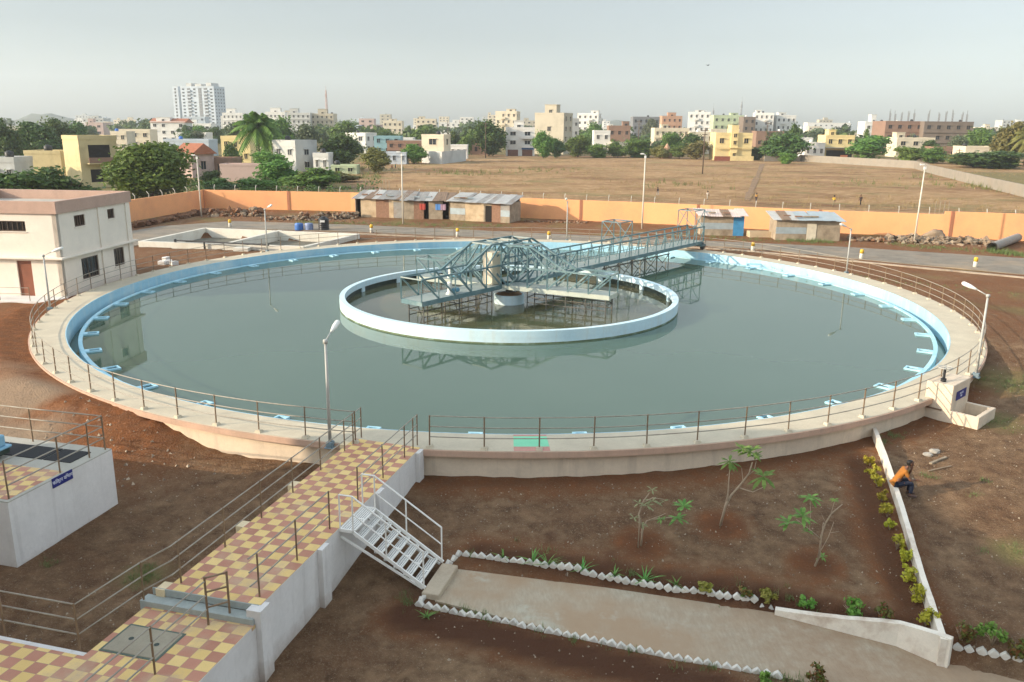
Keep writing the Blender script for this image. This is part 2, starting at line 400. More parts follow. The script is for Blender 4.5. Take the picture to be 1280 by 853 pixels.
# the dry field: long streaks of straw, bare red-brown earth and a little green
mp = N(nt, 'ShaderNodeMapping'); mp.inputs['Scale'].default_value = (.75, .95, 1); nt.links.new(P, mp.inputs[0])
s1 = noise(nt, mp.outputs[0], .11, 9, .66); s2 = noise(nt, mp.outputs[0], .9, 7, .7)
field = mix(nt, ramp(nt, s1, .36, .64), (.25, .150, .073), (.42, .265, .135))
field = mix(nt, ramp(nt, s2, .5, .72), field, (.55, .385, .225))
field = mix(nt, ramp(nt, noise(nt, mp.outputs[0], .05, 7, .7), .50, .66), field, (.20, .105, .055))
field = mix(nt, ramp(nt, noise(nt, mp.outputs[0], .075, 6, .7), .53, .68), field, (.215, .185, .08))
za = N(nt, 'ShaderNodeVertexColor', layer_name='zone'); zb = N(nt, 'ShaderNodeVertexColor', layer_name='zone_extra')
s_a = N(nt, 'ShaderNodeSeparateColor'); nt.links.new(za.outputs[0], s_a.inputs[0]); s_b = N(nt, 'ShaderNodeSeparateColor'); nt.links.new(zb.outputs[0], s_b.inputs[0])
def fuzzy(sock, nz, amt=.5):       # zone weight with a ragged, noise-broken edge
    a = N(nt, 'ShaderNodeMath', operation='SUBTRACT'); nt.links.new(nz, a.inputs[0]); a.inputs[1].default_value = .5
    bb = N(nt, 'ShaderNodeMath', operation='MULTIPLY_ADD'); nt.links.new(a.outputs[0], bb.inputs[0]); bb.inputs[1].default_value = amt*2; nt.links.new(sock, bb.inputs[2])
    g = N(nt, 'ShaderNodeMath', operation='GREATER_THAN'); nt.links.new(sock, g.inputs[0]); g.inputs[1].default_value = .02
    mm = N(nt, 'ShaderNodeMath', operation='MULTIPLY', use_clamp=True); nt.links.new(bb.outputs[0], mm.inputs[0]); nt.links.new(g.outputs[0], mm.inputs[1]); return mm.outputs[0]
c = mix(nt, fuzzy(s_a.outputs[0], n2), soil, red)
c = mix(nt, fuzzy(s_b.outputs[1], n2), c, pale)
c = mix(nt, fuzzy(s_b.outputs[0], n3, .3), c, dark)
c = mix(nt, fuzzy(s_a.outputs[2], n4, .2), c, field)
c = mix(nt, fuzzy(s_a.outputs[1], n2, .8), c, green)
nt.links.new(c, b.inputs['Base Color']); b.inputs['Roughness'].default_value = .95; b.inputs['Specular IOR Level'].default_value = .1
ad = N(nt, 'ShaderNodeMath', operation='ADD'); nt.links.new(n2, ad.inputs[0]); nt.links.new(n3, ad.inputs[1])
ad2 = N(nt, 'ShaderNodeMath', operation='MULTIPLY_ADD'); nt.links.new(n5, ad2.inputs[0]); ad2.inputs[1].default_value = .35; nt.links.new(ad.outputs[0], ad2.inputs[2])
bump(nt, b, ad2.outputs[0], 1.0, .10)
me.materials.append(m)
EARTH = m

# pebbles and clods, too many to count
mb = MB(); r2 = random.Random(3)
def pebble(x, y, s, z=None):
    z = gz(x, y) if z is None else z
    a = r2.random()*6.28; p = []
    for k in range(4): p.append((x+s*math.cos(a+k*1.57)*r2.uniform(.6, 1.2), y+s*math.sin(a+k*1.57)*r2.uniform(.6, 1.2), z-.2*s))
    t = (x+r2.uniform(-.4, .4)*s, y+r2.uniform(-.4, .4)*s, z+s*r2.uniform(.5, 1.0))
    for k in range(4): mb.tri(p[k], p[(k+1) % 4], t)
for _ in range(13000):
    x = r2.uniform(-16, 26); y = r2.uniform(-40, -12)
    if math.hypot(x, y) < 25.3: continue
    if -8 < x < -2 and y < -24.5: continue
    if x > -2.2 and line_y(PL, x)-.1 < y < line_y(UPLINE, x)+.1: continue
    if x < -11 and -31 < y < -25.5: continue
    pebble(x, y, r2.choice([.010, .014, .018, .022, .03, .042]) if w_mound(x, y) < .2 else r2.choice([.02, .03, .05, .08]))
for _ in range(60):
    x = r2.uniform(-14, 24); y = r2.uniform(-38, -13)
    if math.hypot(x, y) < 25.4 or -8 < x < -2 or (x > -2.2 and line_y(PL, x)-.1 < y < line_y(UPLINE, x)+.1) or x < -11 and -31 < y < -25.5: continue
    pebble(x, y, r2.uniform(.035, .08))
struct('gravel', mb, M_leaf('gravel_stone', (.11, .066, .04), (.46, .37, .27), 0, 0), kind='stuff')

# ------------------------------------------------------------------ road and path
rz = -.24
RU = [at(u, v, rz) for u, v in ((120, 296), (200, 283), (290, 276.5), (440, 281), (640, 290), (860, 300), (1060, 309), (1280, 323), (1420, 333))]
RL = [at(u, v, rz) for u, v in ((120, 318), (215, 297), (290, 285.5), (440, 289.3), (640, 298.5), (760, 302.3), (860, 306), (934, 310.3), (1080, 324.5), (1280, 343), (1420, 357))]
mb = MB(); mb.prism(RU[::-1]+RL, -.5, rz)
ROADM = M('dusty_asphalt', (.215, .185, .145), .95, .3, .8, .3, stain=(.34, .25, .16), stain_amt=.75, stain_scale=.25)
struct('road', mb, ROADM)
mb = MB()
KL = [at(u, v, -.2) for u, v in ((330, 288.5), (440, 291.3), (572, 297.5), (640, 300.5), (760, 304.5), (860, 308.3), (934, 313), (1080, 327.3), (1280, 346.5), (1420, 361))]
KL = [p for p in KL if p.xy.length > 25.45]
for a, q in zip(KL, KL[1:]): mb.bar((a.x, a.y, -.27), (q.x, q.y, -.27), .22, .16)
struct('kerb_strip', mb, M('kerb_concrete', (.36, .30, .23), .9, .25, 1.5, .2, stain=(.2, .12, .07), stain_amt=.7))
pm, nt, b = _nodes('path_concrete'); tc = N(nt, 'ShaderNodeTexCoord'); P = tc.outputs['Object']
mp = N(nt, 'ShaderNodeMapping'); mp.inputs['Scale'].default_value = (5, 1.2, 1); mp.inputs['Rotation'].default_value = (0, 0, R_(-14)); nt.links.new(P, mp.inputs[0])
stk = noise(nt, mp.outputs[0], 3.2, 5, .6); big = noise(nt, P, .45, 6, .6); mid = noise(nt, P, 3, 6, .65)
c = mix(nt, ramp(nt, stk, .3, .7), (.34, .285, .205), (.46, .40, .295))
c = mix(nt, ramp(nt, big, .40, .62), c, mix(nt, mid, (.33, .215, .125), (.40, .295, .19)))
c = mix(nt, ramp(nt, noise(nt, P, .8, 6, .7), .58, .72), c, (.44, .41, .32))
sep = N(nt, 'ShaderNodeSeparateXYZ'); nt.links.new(P, sep.inputs[0])
dm = N(nt, 'ShaderNodeMapRange'); dm.inputs['From Min'].default_value = 2.; dm.inputs['From Max'].default_value = 7.
nt.links.new(sep.outputs[0], dm.inputs['Value'])
mm = N(nt, 'ShaderNodeMath', operation='MULTIPLY'); nt.links.new(dm.outputs[0], mm.inputs[0]); nt.links.new(ramp(nt, mid, .2, .6), mm.inputs[1])
c = mix(nt, mm.outputs[0], c, mix(nt, stk, (.27, .18, .11), (.35, .255, .165)))   # soil trodden over the far end
nt.links.new(c, b.inputs['Base Color']); b.inputs['Roughness'].default_value = .9; bump(nt, b, mid, .25, .02)
mb = MB(); mb.prism([(p.x, p.y) for p in PU+PWALL[1:]+PEND]+[(p.x, p.y) for p in PL[::-1]], lambda x, y: pathz(x)-.2, lambda x, y: pathz(x))
struct('path', mb, pm)

mb = MB()
TK = [at(u, v, -.235) for u, v in ((953, 205), (946, 222), (938, 240), (934, 251))]
for a, q in zip(TK, TK[1:]): mb.quad(a-Vector((.7, 0, 0)), q-Vector((.4, 0, 0)), q+Vector((.4, 0, 0)), a+Vector((.7, 0, 0)))
struct('field_track', mb, M('track_soil', (.23, .145, .08), .95, .35, .6, .2))
# ------------------------------------------------------------------ water
wm, nt, b = _nodes('murky_water'); tc = N(nt, 'ShaderNodeTexCoord'); P = tc.outputs['Object']
c = mix(nt, ramp(nt, noise(nt, P, .12, 4), .3, .7), (.068, .112, .080), (.080, .125, .090))
nt.links.new(c, b.inputs['Base Color']); b.inputs['Roughness'].default_value = .03; b.inputs['IOR'].default_value = 1.33; b.inputs['Specular IOR Level'].default_value = .5
rip = noise(nt, P, 2.5, 3, .5); mr_ = N(nt, 'ShaderNodeMath', operation='MULTIPLY'); nt.links.new(rip, mr_.inputs[0]); nt.links.new(ramp(nt, noise(nt, P, .09, 4, .6), .36, .66), mr_.inputs[1]); bump(nt, b, mr_.outputs[0], .035, .02)
ZW = -.52
mb = MB(); mb.lathe([(22.9, ZW), (9.9, ZW)], 128); mb.f = mb.f[:128]; mb.mi = mb.mi[:128]
mb.lathe([(23.6, -.92), (22.9, -.92)], 128); mb.f = mb.f[:256]; mb.mi = mb.mi[:256]
o = mb.build('water', wm); o['kind'] = 'structure'; o.data.polygons.foreach_set('use_smooth', [True]*len(o.data.polygons))
# inside the stilling ring the water is browner and stirred
wm2, nt, b = _nodes('stirred_water'); tc = N(nt, 'ShaderNodeTexCoord'); P = tc.outputs['Object']
c = mix(nt, ramp(nt, noise(nt, P, .3, 4), .35, .65), (.075, .092, .052), (.115, .10, .052))
nt.links.new(c, b.inputs['Base Color']); b.inputs['Roughness'].default_value = .04; b.inputs['IOR'].default_value = 1.33
bump(nt, b, noise(nt, P, 2.6, 3, .5), .16, .04)
mb = MB(); mb.lathe([(9.9, ZW), (0.0, ZW)], 96); mb.f = [f for f in mb.f if len(f) == 4]; mb.mi = [0]*len(mb.f)
o = mb.build('inner_water', wm2); o['kind'] = 'structure'

# ------------------------------------------------------------------ hazy hills on the horizon
HILLM = M('hill_scrub', (.12, .13, .10), .95, .2, .01, 0)
mb = MB()
def hill(u0, u1, vt, dist):
    a, q = put(u0, dist), put(u1, dist); h = topz((a+q)/2, vt); n = 16; wd = (q-a).length
    for k in range(n):
        for j in range(5):
            pass
    pts = []
    for k in range(n+1):
        row = []
        for j in range(7):
            s = k/n; t = j/6*2-1
            hh = (h+.3)*max(0, math.sin(math.pi*s))**.8*(1-t*t)*(.8+.35*mnoise.noise(Vector((s*5+u0, t*2, 1))))
            row.append((a.x+(q.x-a.x)*s, a.y+t*wd*.35, -.4+hh))
        pts.append(row)
    for k in range(n):
        for j in range(6): mb.quad(pts[k][j], pts[k+1][j], pts[k+1][j+1], pts[k][j+1])
hill(10, 110, 139, 1750); hill(-120, 40, 144, 1900); hill(715, 765, 139, 1750); hill(690, 850, 149, 1900)
struct('hills', mb, HILLM, True)
# ------------------------------------------------------------------ the settling tank
DECKM = M('deck_cement', (.53, .465, .345), .9, .14, 1.2, .2, stain=(.46, .38, .28), stain_amt=.6, stain_scale=.5)
PINKM = M('pink_plaster', (.52, .345, .25), .85, .12, 1.5, .1, stain=(.36, .27, .20), stain_amt=.6)
CREAMM = M('cream_plaster', (.68, .56, .42), .85, .10, 1.2, .12, stain=(.44, .36, .28), stain_amt=.5)
BLUEM = M('pale_blue_paint', (.33, .565, .68), .65, .10, 1.0, .08, stain=(.58, .70, .71), stain_amt=.8, stain_scale=.4)
LBLUE = M('weir_blue_paint', (.36, .62, .72), .6, .12, 2.0, .08, stain=(.62, .75, .76), stain_amt=.6)
WHITEM = M('white_limewash', (.66, .68, .63), .75, .08, 1.5, .1, stain=(.45, .47, .42), stain_amt=.5)
def drips(m_, col, amt, sx=2.2):      # rust and damp runs down painted concrete
    nt = m_.node_tree; b = nt.nodes['Principled BSDF']; src = b.inputs['Base Color'].links[0].from_socket; tc = N(nt, 'ShaderNodeTexCoord'); mp = N(nt, 'ShaderNodeMapping'); mp.inputs['Scale'].default_value = (sx, sx, .25); nt.links.new(tc.outputs['Object'], mp.inputs[0])
    k2 = N(nt, 'ShaderNodeMath', operation='MULTIPLY'); nt.links.new(ramp(nt, noise(nt, mp.outputs[0], 1.1, 6, .65), .52, .74), k2.inputs[0]); k2.inputs[1].default_value = amt
    nt.links.new(mix(nt, k2.outputs[0], src, col), b.inputs['Base Color'])
drips(CREAMM, (.42, .335, .255), .55); drips(BLUEM, (.62, .70, .69), .6); drips(PINKM, (.36, .26, .20), .6)
tank = thing('settling_tank', 'vast round concrete settling tank filled with grey-green water', 'water tank')
mb = MB(); mb.ring(23.54, 25.0, -.2, 0); deck = mb.build('deck', DECKM, tank); smooth_angle(deck)
mb = MB(); mb.ring(24.72, 25.06, -.21, -.012); o = mb.build('deck_lip', PINKM, tank); smooth_angle(o)
mb = MB(); mb.ring(24.55, 24.84, -2.6, -.2); o = mb.build('outer_wall', CREAMM, tank); smooth_angle(o)
mb = MB(); mb.ring(23.50, 23.75, -2.6, -.203); mb.ring(23.50, 23.536, -.203, .0); o = mb.build('inner_wall', BLUEM, tank); smooth_angle(o)
mb = MB(); mb.ring(22.86, 23.04, -1.6, -.455); o = mb.build('weir_ring', LBLUE, tank); smooth_angle(o)
SLIME_SHADE = M('dark_slime_and_shade', (.035, .05, .04), .5, .3, 2)  # slime, and also the painted-in dark of slots, holes and interior
mb = MB()
L_ = .72
for q in ((-L_, 0, -.25, -.16), (-L_, 0, .16, .25), (-L_, -L_+.09, -.16, .16), (-.2, 0, -.16, .16)): mb.box(*q, -.16, .0)
mb.cur = 1; mb.box(-L_+.09, -.2, -.16, .16, -.16, -.06)
wme = mb.mesh('weir_box', [LBLUE, SLIME_SHADE])
for k in range(39):
    a = R_(-18.8-360/39*k)
    child('weir_box', wme, tank, (22.88*math.cos(a), 22.88*math.sin(a), -.45), a)
# painted green and red square on the walkway, facing the camera
a0 = math.degrees(math.atan2(*reversed(at(642, 556)[:2]))); a1 = math.degrees(math.atan2(*reversed(at(686, 556)[:2])))
GREENP = M('green_paint', (.22, .62, .38), .7, .08, 2, .05); REDP = M('worn_red_paint', (.50, .26, .21), .8, .15, 3, .05)
mb = MB(); mb.ring(23.72, 24.62, -.01, .004, 6, a0, a1); mb.build('painted_square', GREENP, tank)
for ra, rb in ((24.62, 24.98), (23.56, 23.72)): mb = MB(); mb.ring(ra, rb, -.01, .004, 6, a0, a1); mb.build('painted_band', REDP, tank)

# stilling ring wall standing in the middle of the water
ringw = thing('stilling_ring', 'white and pale blue ring wall standing in the middle of the tank water', 'ring wall')
RO, RI, ZT = 9.93, 9.63, .13
RINGM = M('ring_paint', (.54, .705, .765), .65, .08, .8, .06, stain=(.68, .755, .74), stain_amt=.75, stain_scale=.3)
drips(RINGM, (.50, .52, .46), .5); mb = MB(); mb.ring(RI, RO, -.22, ZT, 144); mb.ring(9.80, RO-.006, -1.3, -.22, 144)
o = mb.build('wall', RINGM, ringw); smooth_angle(o)
mb = MB(); mb.ring(RO-.05, RO+.004, -.7, ZW+.07, 144); o = mb.build('algae_band', M('algae', (.13, .16, .085), .8, .35, 3, .1, stain=(.30, .40, .36), stain_amt=.9, stain_scale=1.5), ringw); smooth_angle(o)
mb = MB(); mb.ring(9.74, 9.80, -1.2, -.225, 96); mb.build('slot_shade', SLIME_SHADE, ringw)  # near-black ring painted in for the shade inside the slots
for k in range(16):
    mb = MB(); mb.ring(RI+.006, 9.74, -1.2, -.222, 3, k*22.5+4, k*22.5+6.2); mb.build('pier', RINGM, ringw)

# ------------------------------------------------------------------ the bridge over the tank
STEEL = M('blue_grey_steel', (.105, .185, .20), .5, .16, 3, .1, stain=(.34, .40, .375), stain_amt=.6, stain_scale=1.2, spec=.4)
STEELP = M('pale_deck_steel', (.31, .355, .33), .6, .12, 2, .1, stain=(.30, .31, .26), stain_amt=.6, stain_scale=1)
PIPE = M('wet_dark_pipe', (.095, .095, .085), .6, .25, 4, .1, stain=(.28, .18, .09), stain_amt=.6)
A = Vector((-5.16, -5.61, .7)); B = Vector((15.25, 20.15, .7))
bridge = thing('tank_bridge', 'pale blue-grey steel truss bridge crossing from the tank centre to its far rim', 'bridge', (0, 0, 0))
E1 = (B-A).normalized(); N1 = Vector((E1.y, -E1.x, 0)); LEN = (B-A).length
CA = Vector((-5.4, 2.38, .7)); CB = Vector((5.82, -3.32, .7)); E2 = (CB-CA).normalized(); N2 = Vector((E2.y, -E2.x, 0)); LEN2 = (CB-CA).length
S0 = -A.dot(E1)          # chainage nearest the tank centre
T0 = -CA.dot(E2)
def dk(s, w_, z, O=A, E=E1, Nn=N1): return Vector((O.x, O.y, 0))+E*s+Nn*w_+Vector((0, 0, z))
def deckslab(O, E, Nn, s0, s1, hw, name):
    mb = MB()
    P = [dk(s0, -hw, 0, O, E, Nn), dk(s0, hw, 0, O, E, Nn), dk(s1, hw, 0, O, E, Nn), dk(s1, -hw, 0, O, E, Nn)]
    mb.hull8([(p.x, p.y, .66) for p in P[::-1]]+[(p.x, p.y, .70) for p in P[::-1]]); mb.build(name, STEELP, bridge)
deckslab(A, E1, N1, 0.02, LEN-.02, .74, 'main_deck'); deckslab(CA, E2, N2, .02, LEN2-.02, .62, 'cross_deck')
mb = MB()
for w_ in (-.76, .76): mb.bar(dk(0, w_, .59), dk(LEN, w_, .59), .05, .25)
for s in (0.03, LEN-.03): mb.bar(dk(s, -.76, .59), dk(s, .76, .59), .05, .25)
mb.build('main_girder', STEEL, bridge)
mb = MB()
for w_ in (-.65, .65): mb.bar(dk(0, w_, .585, CA, E2, N2), dk(LEN2, w_, .585, CA, E2, N2), .05, .25)
for s in (.03, LEN2-.03): mb.bar(dk(s, -.65, .585, CA, E2, N2), dk(s, .65, .585, CA, E2, N2), .05, .25)
mb.build('cross_girder', M('sunlit_steel', (.44, .47, .40), .6, .14, 2, .1, stain=(.30, .36, .35), stain_amt=.6), bridge)  # paler copy of the girder steel, sunlight put into its colour
def truss(O, E, Nn, L, c, hw, pitch, top, slope0, slope1, rail, name, light_from=1e9):
    # low braced rails, rising into a tall braced trapezium over the centre
    for sgn in (-1, 1):
        mb = MB(); w_ = hw*sgn; n = int(round(L/pitch)); st = L/n
        def H(s):
            d = abs(s-c)
            return top if d < slope0 else (rail+(top-rail)*(slope1-d)/(slope1-slope0) if d < slope1 else rail)
        k_hi = [k for k in range(n+1) if H(k*st) > rail+.05]
        q = lambda s, z: dk(s, w_, .7+z, O, E, Nn)
        mb.bar(q(0, rail), q(L, rail), .09)
        for k in range(n+1):
            s = k*st; mb.bar(q(s, 0), q(s, rail if k not in k_hi else H(s)), .07 if k not in k_hi else .085)
        lv = [c-slope1, c-slope0, c-.0, c+slope0, c+slope1]
        lv = [min(max(x, 0), L) for x in lv]
        for a, b_ in zip(lv, lv[1:]): mb.bar(q(a, max(H(a), rail)), q(b_, max(H(b_), rail)), .095)
        for k in range(n):
            a, b_ = k*st, (k+1)*st; left = (a+b_)/2 < c
            if a < light_from:
                mb.bar(q(a, rail if left else 0), q(b_, 0 if left else rail), .08)
            if k in k_hi and k+1 in k_hi:
                mb.bar(q(a, rail) if left else q(a, H(a)), q(b_, H(b_)) if left else q(b_, rail), .075)
        if light_from < L:      # raking knee braces on the long light railing
            k = int(light_from/st)
            while k <= n:
                s = k*st; mb.bar(q(s, rail*.97), dk(s, w_+sgn*-.32, .72, O, E, Nn), .05); k += 1
            mb.bar(q(light_from, rail*.5), q(L, rail*.5), .035)
        mb.build(name, STEEL, bridge)
    mb = MB()
    for s in (c-slope0, c-slope0*.33, c+slope0*.33, c+slope0):
        mb.bar(dk(s, -hw, .7+top, O, E, Nn), dk(s, hw, .7+top, O, E, Nn), .07)
    mb.bar(dk(c-slope0, -hw, .7+top, O, E, Nn), dk(c, hw, .7+top, O, E, Nn), .05); mb.bar(dk(c, hw, .7+top, O, E, Nn), dk(c+slope0, -hw, .7+top, O, E, Nn), .05)
    mb.build('top_brace', STEELP, bridge)
    for s in (0, L):
        mb = MB(); mb.bar(dk(s, -hw, .7+rail, O, E, Nn), dk(s, hw, .7+rail, O, E, Nn), .06); mb.build('end_rail', STEELP, bridge)
truss(A, E1, N1, LEN, S0, .76, 1.32, 2.45, 1.9, 4.5, 1.18, 'main_truss', S0+6.0)
truss(CA, E2, N2, LEN2, T0, .66, 1.27, 2.35, 1.9, 4.1, 1.12, 'cross_truss')
# two cages standing above the long railing
for s in (S0+12.9, LEN-.95):
    mb = MB(); zt = 3.25
    for ds in (-.8, .8):
        for w_ in (-.76, .76): mb.bar(dk(s+ds, w_, .7), dk(s+ds, w_, zt), .06)
        mb.bar(dk(s+ds, -.76, zt), dk(s+ds, .76, zt), .06); mb.bar(dk(s+ds, -.76, zt), dk(s+ds, .76, 1.85), .04)
    for w_ in (-.76, .76):
        mb.bar(dk(s-.8, w_, zt), dk(s+.8, w_, zt), .06); mb.bar(dk(s-.8, w_, 1.85), dk(s+.8, w_, zt), .045)
    mb.bar(dk(s-.8, -.76, zt), dk(s+.8, .76, zt), .04)
    mb.build('portal_cage', STEEL, bridge)
# paddles: verticals and rails hanging from the decks into the water
def hangers(O, E, Nn, s0, s1, hw, pitch, name):
    mb = MB(); n = max(1, int(round((s1-s0)/pitch)))
    for w_ in (-hw, hw):
        for k in range(n+1):
            s = s0+(s1-s0)*k/n; mb.tube([dk(s, w_, .5, O, E, Nn), dk(s, w_, -1., O, E, Nn)], .038, 6)
        for z in (.12, -.2): mb.tube([dk(s0, w_, z, O, E, Nn), dk(s1, w_, z, O, E, Nn)], .026, 5)
        for k in range(n): 
            if k % 2 == 0 and w_ < 0: s = s0+(s1-s0)*(k+.5)/n; mb.tube([dk(s, w_, .1, O, E, Nn), dk(s+.3, w_, -.5, O, E, Nn)], .025, 5)
    for z in (.1,):
        for k in range(0, n+1, 2):
            s = s0+(s1-s0)*k/n; mb.tube([dk(s, -hw, z, O, E, Nn), dk(s, hw, z, O, E, Nn)], .03, 5)
    mb.build(name, PIPE, bridge)
hangers(A, E1, N1, .35, S0-1.6, .55, 1.45, 'paddle_frame'); hangers(CA, E2, N2, T0+1.6, LEN2-.25, .5, 1.25, 'paddle_frame')
hangers(CA, E2, N2, .3, T0-1.6, .5, 1.25, 'paddle_frame')
mb = MB()                # scraper frame under the long arm
s0, s1 = S0+10.6, LEN-5.4; n = 5
for k in range(n+1):
    s = s0+(s1-s0)*k/n
    for w_ in (-.5, .5):
        mb.tube([dk(s, w_, .5), dk(s, w_, -1)], .05 if k % 2 == 0 else .035, 6)
    if k < n:
        for w_ in (-.5, .5):
            mb.tube([dk(s, w_, .18), dk(s+(s1-s0)/n*.5, w_, -.40)], .03, 5); mb.tube([dk(s+(s1-s0)/n*.5, w_, -.4), dk(s+(s1-s0)/n, w_, .18)], .03, 5)
for w_ in (-.5, .5): mb.tube([dk(s0-.1, w_, .2), dk(s1+.1, w_, .2)], .045, 6)
mb.build('scraper_frame', PIPE, bridge)
# drive cabinet, gear motors, wheel carriage
CABM = M('cream_cabinet_paint', (.66, .57, .42), .5, .05, 2, .03)
c0 = dk(S0-1.05, .10, 0); mb = MB(); e, n_ = E1, N1
def obox(c, hl, hw, z0, z1, E=E1, Nn=N1):
    return [(p.x, p.y, z) for z in (z0, z1) for p in (c-E*hl-Nn*hw, c-E*hl+Nn*hw, c+E*hl+Nn*hw, c+E*hl-Nn*hw)]
mb.hull8(obox(c0, .42, .36, .72, 2.6)); o = mb.build('drive_cabinet', CABM, bridge); bevel(o, .02)
mb = MB(); mb.hull8(obox(c0-E1*.425, .012, .27, .95, 2.4)); mb.build('cabinet_door', M('cabinet_door_paint', (.60, .52, .40), .5, .05), o, world=False)
WENAM = M('white_enamel', (.72, .71, .66), .4, .06, 3, .03, stain=(.4, .35, .28), stain_amt=.4)
for s, w_, O, E, Nn in ((2.6, .35, A, E1, N1), (2.0, .0, CA, E2, N2)):
    p = dk(s, w_, 0, O, E, Nn); mb = MB()
    mb.lathe([(.2, .70), (.2, .76), (.12, .86), (.11, 1.05), (.13, 1.07), (.13, 1.36), (.08, 1.4)], 16, p.x, p.y)
    o = mb.build('gear_motor', WENAM, bridge); smooth_angle(o)
    mb = MB(); q = p+E*.45
    mb.tube([(q.x-E.x*.25, q.y-E.y*.25, .86), (q.x+E.x*.25, q.y+E.y*.25, .86)], .13, 12); mb.build('blue_motor', M('machine_blue', (.10, .26, .36), .45, .1), bridge)
DARKM = M('dark_rubber', (.03, .03, .032), .6, .2)
mb = MB(); mb.hull8(obox(dk(LEN-.25, 0, 0), .35, .95, .30, .46)); mb.build('carriage', STEEL, bridge)
for w_ in (-.8, .8):
    mb = MB(); a_ = dk(LEN-.25, w_-.09, .27); b_ = dk(LEN-.25, w_+.09, .27); mb.tube([a_, b_], .26, 16); mb.build('wheel', DARKM, bridge)
# centre column
colm = thing('centre_column', 'short white drum standing in the water under the middle of the bridge', 'column', (0, 0, 0))
mb = MB(); mb.lathe([(.9, -1.5), (.9, -.02), (.86, .02), (.78, .02), (.78, -.05)], 48); o = mb.build('drum', RINGM, colm); smooth_angle(o)
mb = MB(); mb.lathe([(.775, -.1), (.775, .015), (.5, .07), (.2, .12), (.0, .14)], 32); mb.build('rusty_cap', M('rusty_sludge', (.30, .18, .10), .8, .3, 4), colm)
mb = MB(); mb.tube([(0, 0, .1), (0, 0, .62)], .22, 16); mb.build('pivot', PIPE, colm)
mb = MB(); mb.tube([(.45, .3, .08), (1.0, .5, .38), (1.5, .62, .52)], .1, 8); mb.build('feed_pipe', M('ochre_pipe', (.42, .33, .2), .7, .2), colm)

# ------------------------------------------------------------------ tank railing
RUST = M('brown_railing_pipe', (.20, .135, .08), .6, .25, 6, .08, stain=(.34, .24, .15), stain_amt=.6, stain_scale=2)
RAILM = M('grey_railing_pipe', (.32, .285, .225), .5, .2, 6, .05, stain=(.20, .14, .09), stain_amt=.6, stain_scale=2)
rail = thing('tank_railing', 'three-rail pipe railing round the outer edge of the tank walkway', 'railing')
ga = math.degrees(math.atan2(-24.6, -4.75)); gb = math.degrees(math.atan2(-24.85, -2.35))      # opening towards the tiled walkway
npost = 91; RR = 24.86
mb = MB(); mb.tube([(0, 0, 0), (0, 0, 1.06)], .024, 6); pme = mb.mesh('post', RUST)
mb = MB(); mb.hull8([(-.11, -.11, 0), (.11, -.11, 0), (.11, .11, 0), (-.11, .11, 0), (-.075, -.075, .085), (.075, -.075, .085), (.075, .075, .085), (-.075, .075, .085)]); fme = mb.mesh('footing', DECKM)
span = 360-(gb-ga)
for k in range(npost):
    a = R_(gb+span*k/(npost-1)); p = child('post', pme, rail, (RR*math.cos(a), RR*math.sin(a), 0), a+rnd.uniform(-.2, .2))
    p.rotation_euler.x = rnd.uniform(-.012, .012); p.rotation_euler.y = rnd.uniform(-.012, .012)
    child('footing', fme, p, (0, 0, 0))
for z in (.36, .70, 1.04):
    pts = [(RR*math.cos(R_(gb+span*k/272)), RR*math.sin(R_(gb+span*k/272)), z+.008*mnoise.noise(Vector((k*.4, z, 0)))) for k in range(273)]
    mb = MB(); mb.tube(pts, .017, 6); mb.build('rail', RAILM, rail)

# ------------------------------------------------------------------ street lamps round the tank
POLEM = M('galvanised_pole', (.42, .42, .39), .5, .12, 2, .03, stain=(.28, .26, .22), stain_amt=.5, stain_scale=2)
LAMPM = M('white_lamp_plastic', (.78, .77, .71), .4, .03, 2, 0)
BOXM = M('weathered_blue_box', (.16, .22, .25), .6, .2, 6)
def lamp_post(P, h, rz, label, arm=.85):
    t = thing('lamp_post', label, 'lamp post', P, rz, 'street lamps round the tank')
    mb = MB(); mb.tube([(0, 0, 0), (0, 0, h*.55), (0, 0, h)], [.055, .05, .04], 10); mb.build('pole', POLEM, t, True, False)
    mb = MB(); mb.lathe([(.052, h-.06), (.075, h-.06), (.075, h+.05), (.03, h+.07)], 10); mb.tube([(0, 0, h), (arm*.55, 0, h+.22)], .022, 6); mb.build('arm', POLEM, t, True, False)
    mb = MB(); a = Vector((arm*.5, 0, h+.2)); d = Vector((.93, 0, .34)).normalized()
    mb.tube([a, a+d*.12, a+d*.3, a+d*.55, a+d*.62], [.03, .055, .085, .085, .04], 10); mb.build('lamp_head', LAMPM, t, True, False)
    mb = MB(); mb.box(-.13, .13, -.1, .1, .0, .2); mb.box(-.16, .16, -.16, .16, 0, .03); o = mb.build('base_box', BOXM, t, False, False); bevel(o, .015)
    return t
for u, v, vt, lab in ((416, 553, 427, 'lamp post at the corner of the tank where the tiled walkway begins'),
                      (1225, 470, 370, 'lamp post on the tank rim beside the white outlet chamber'),
                      (47.5, 387, 320, 'lamp post on the tank rim in front of the pump house'),
                      (326, 313, 262, 'lamp post on the tank rim in front of the white basins'),
                      (1063, 341, 287, 'lamp post on the far tank rim near the shed with a white door'),
                      (709, 300, 253, 'thin lamp post on the far tank rim left of the bridge')):
    P = at(u, v, -.02); r = math.hypot(P.x, P.y); P = Vector((P.x*25.13/r, P.y*25.13/r, -.12))
    lamp_post(P, topz(P, vt)+.12, math.atan2(-P.y, -P.x), lab)
TALLM = M('pale_painted_pole', (.60, .56, .47), .6, .08, 1, .03)
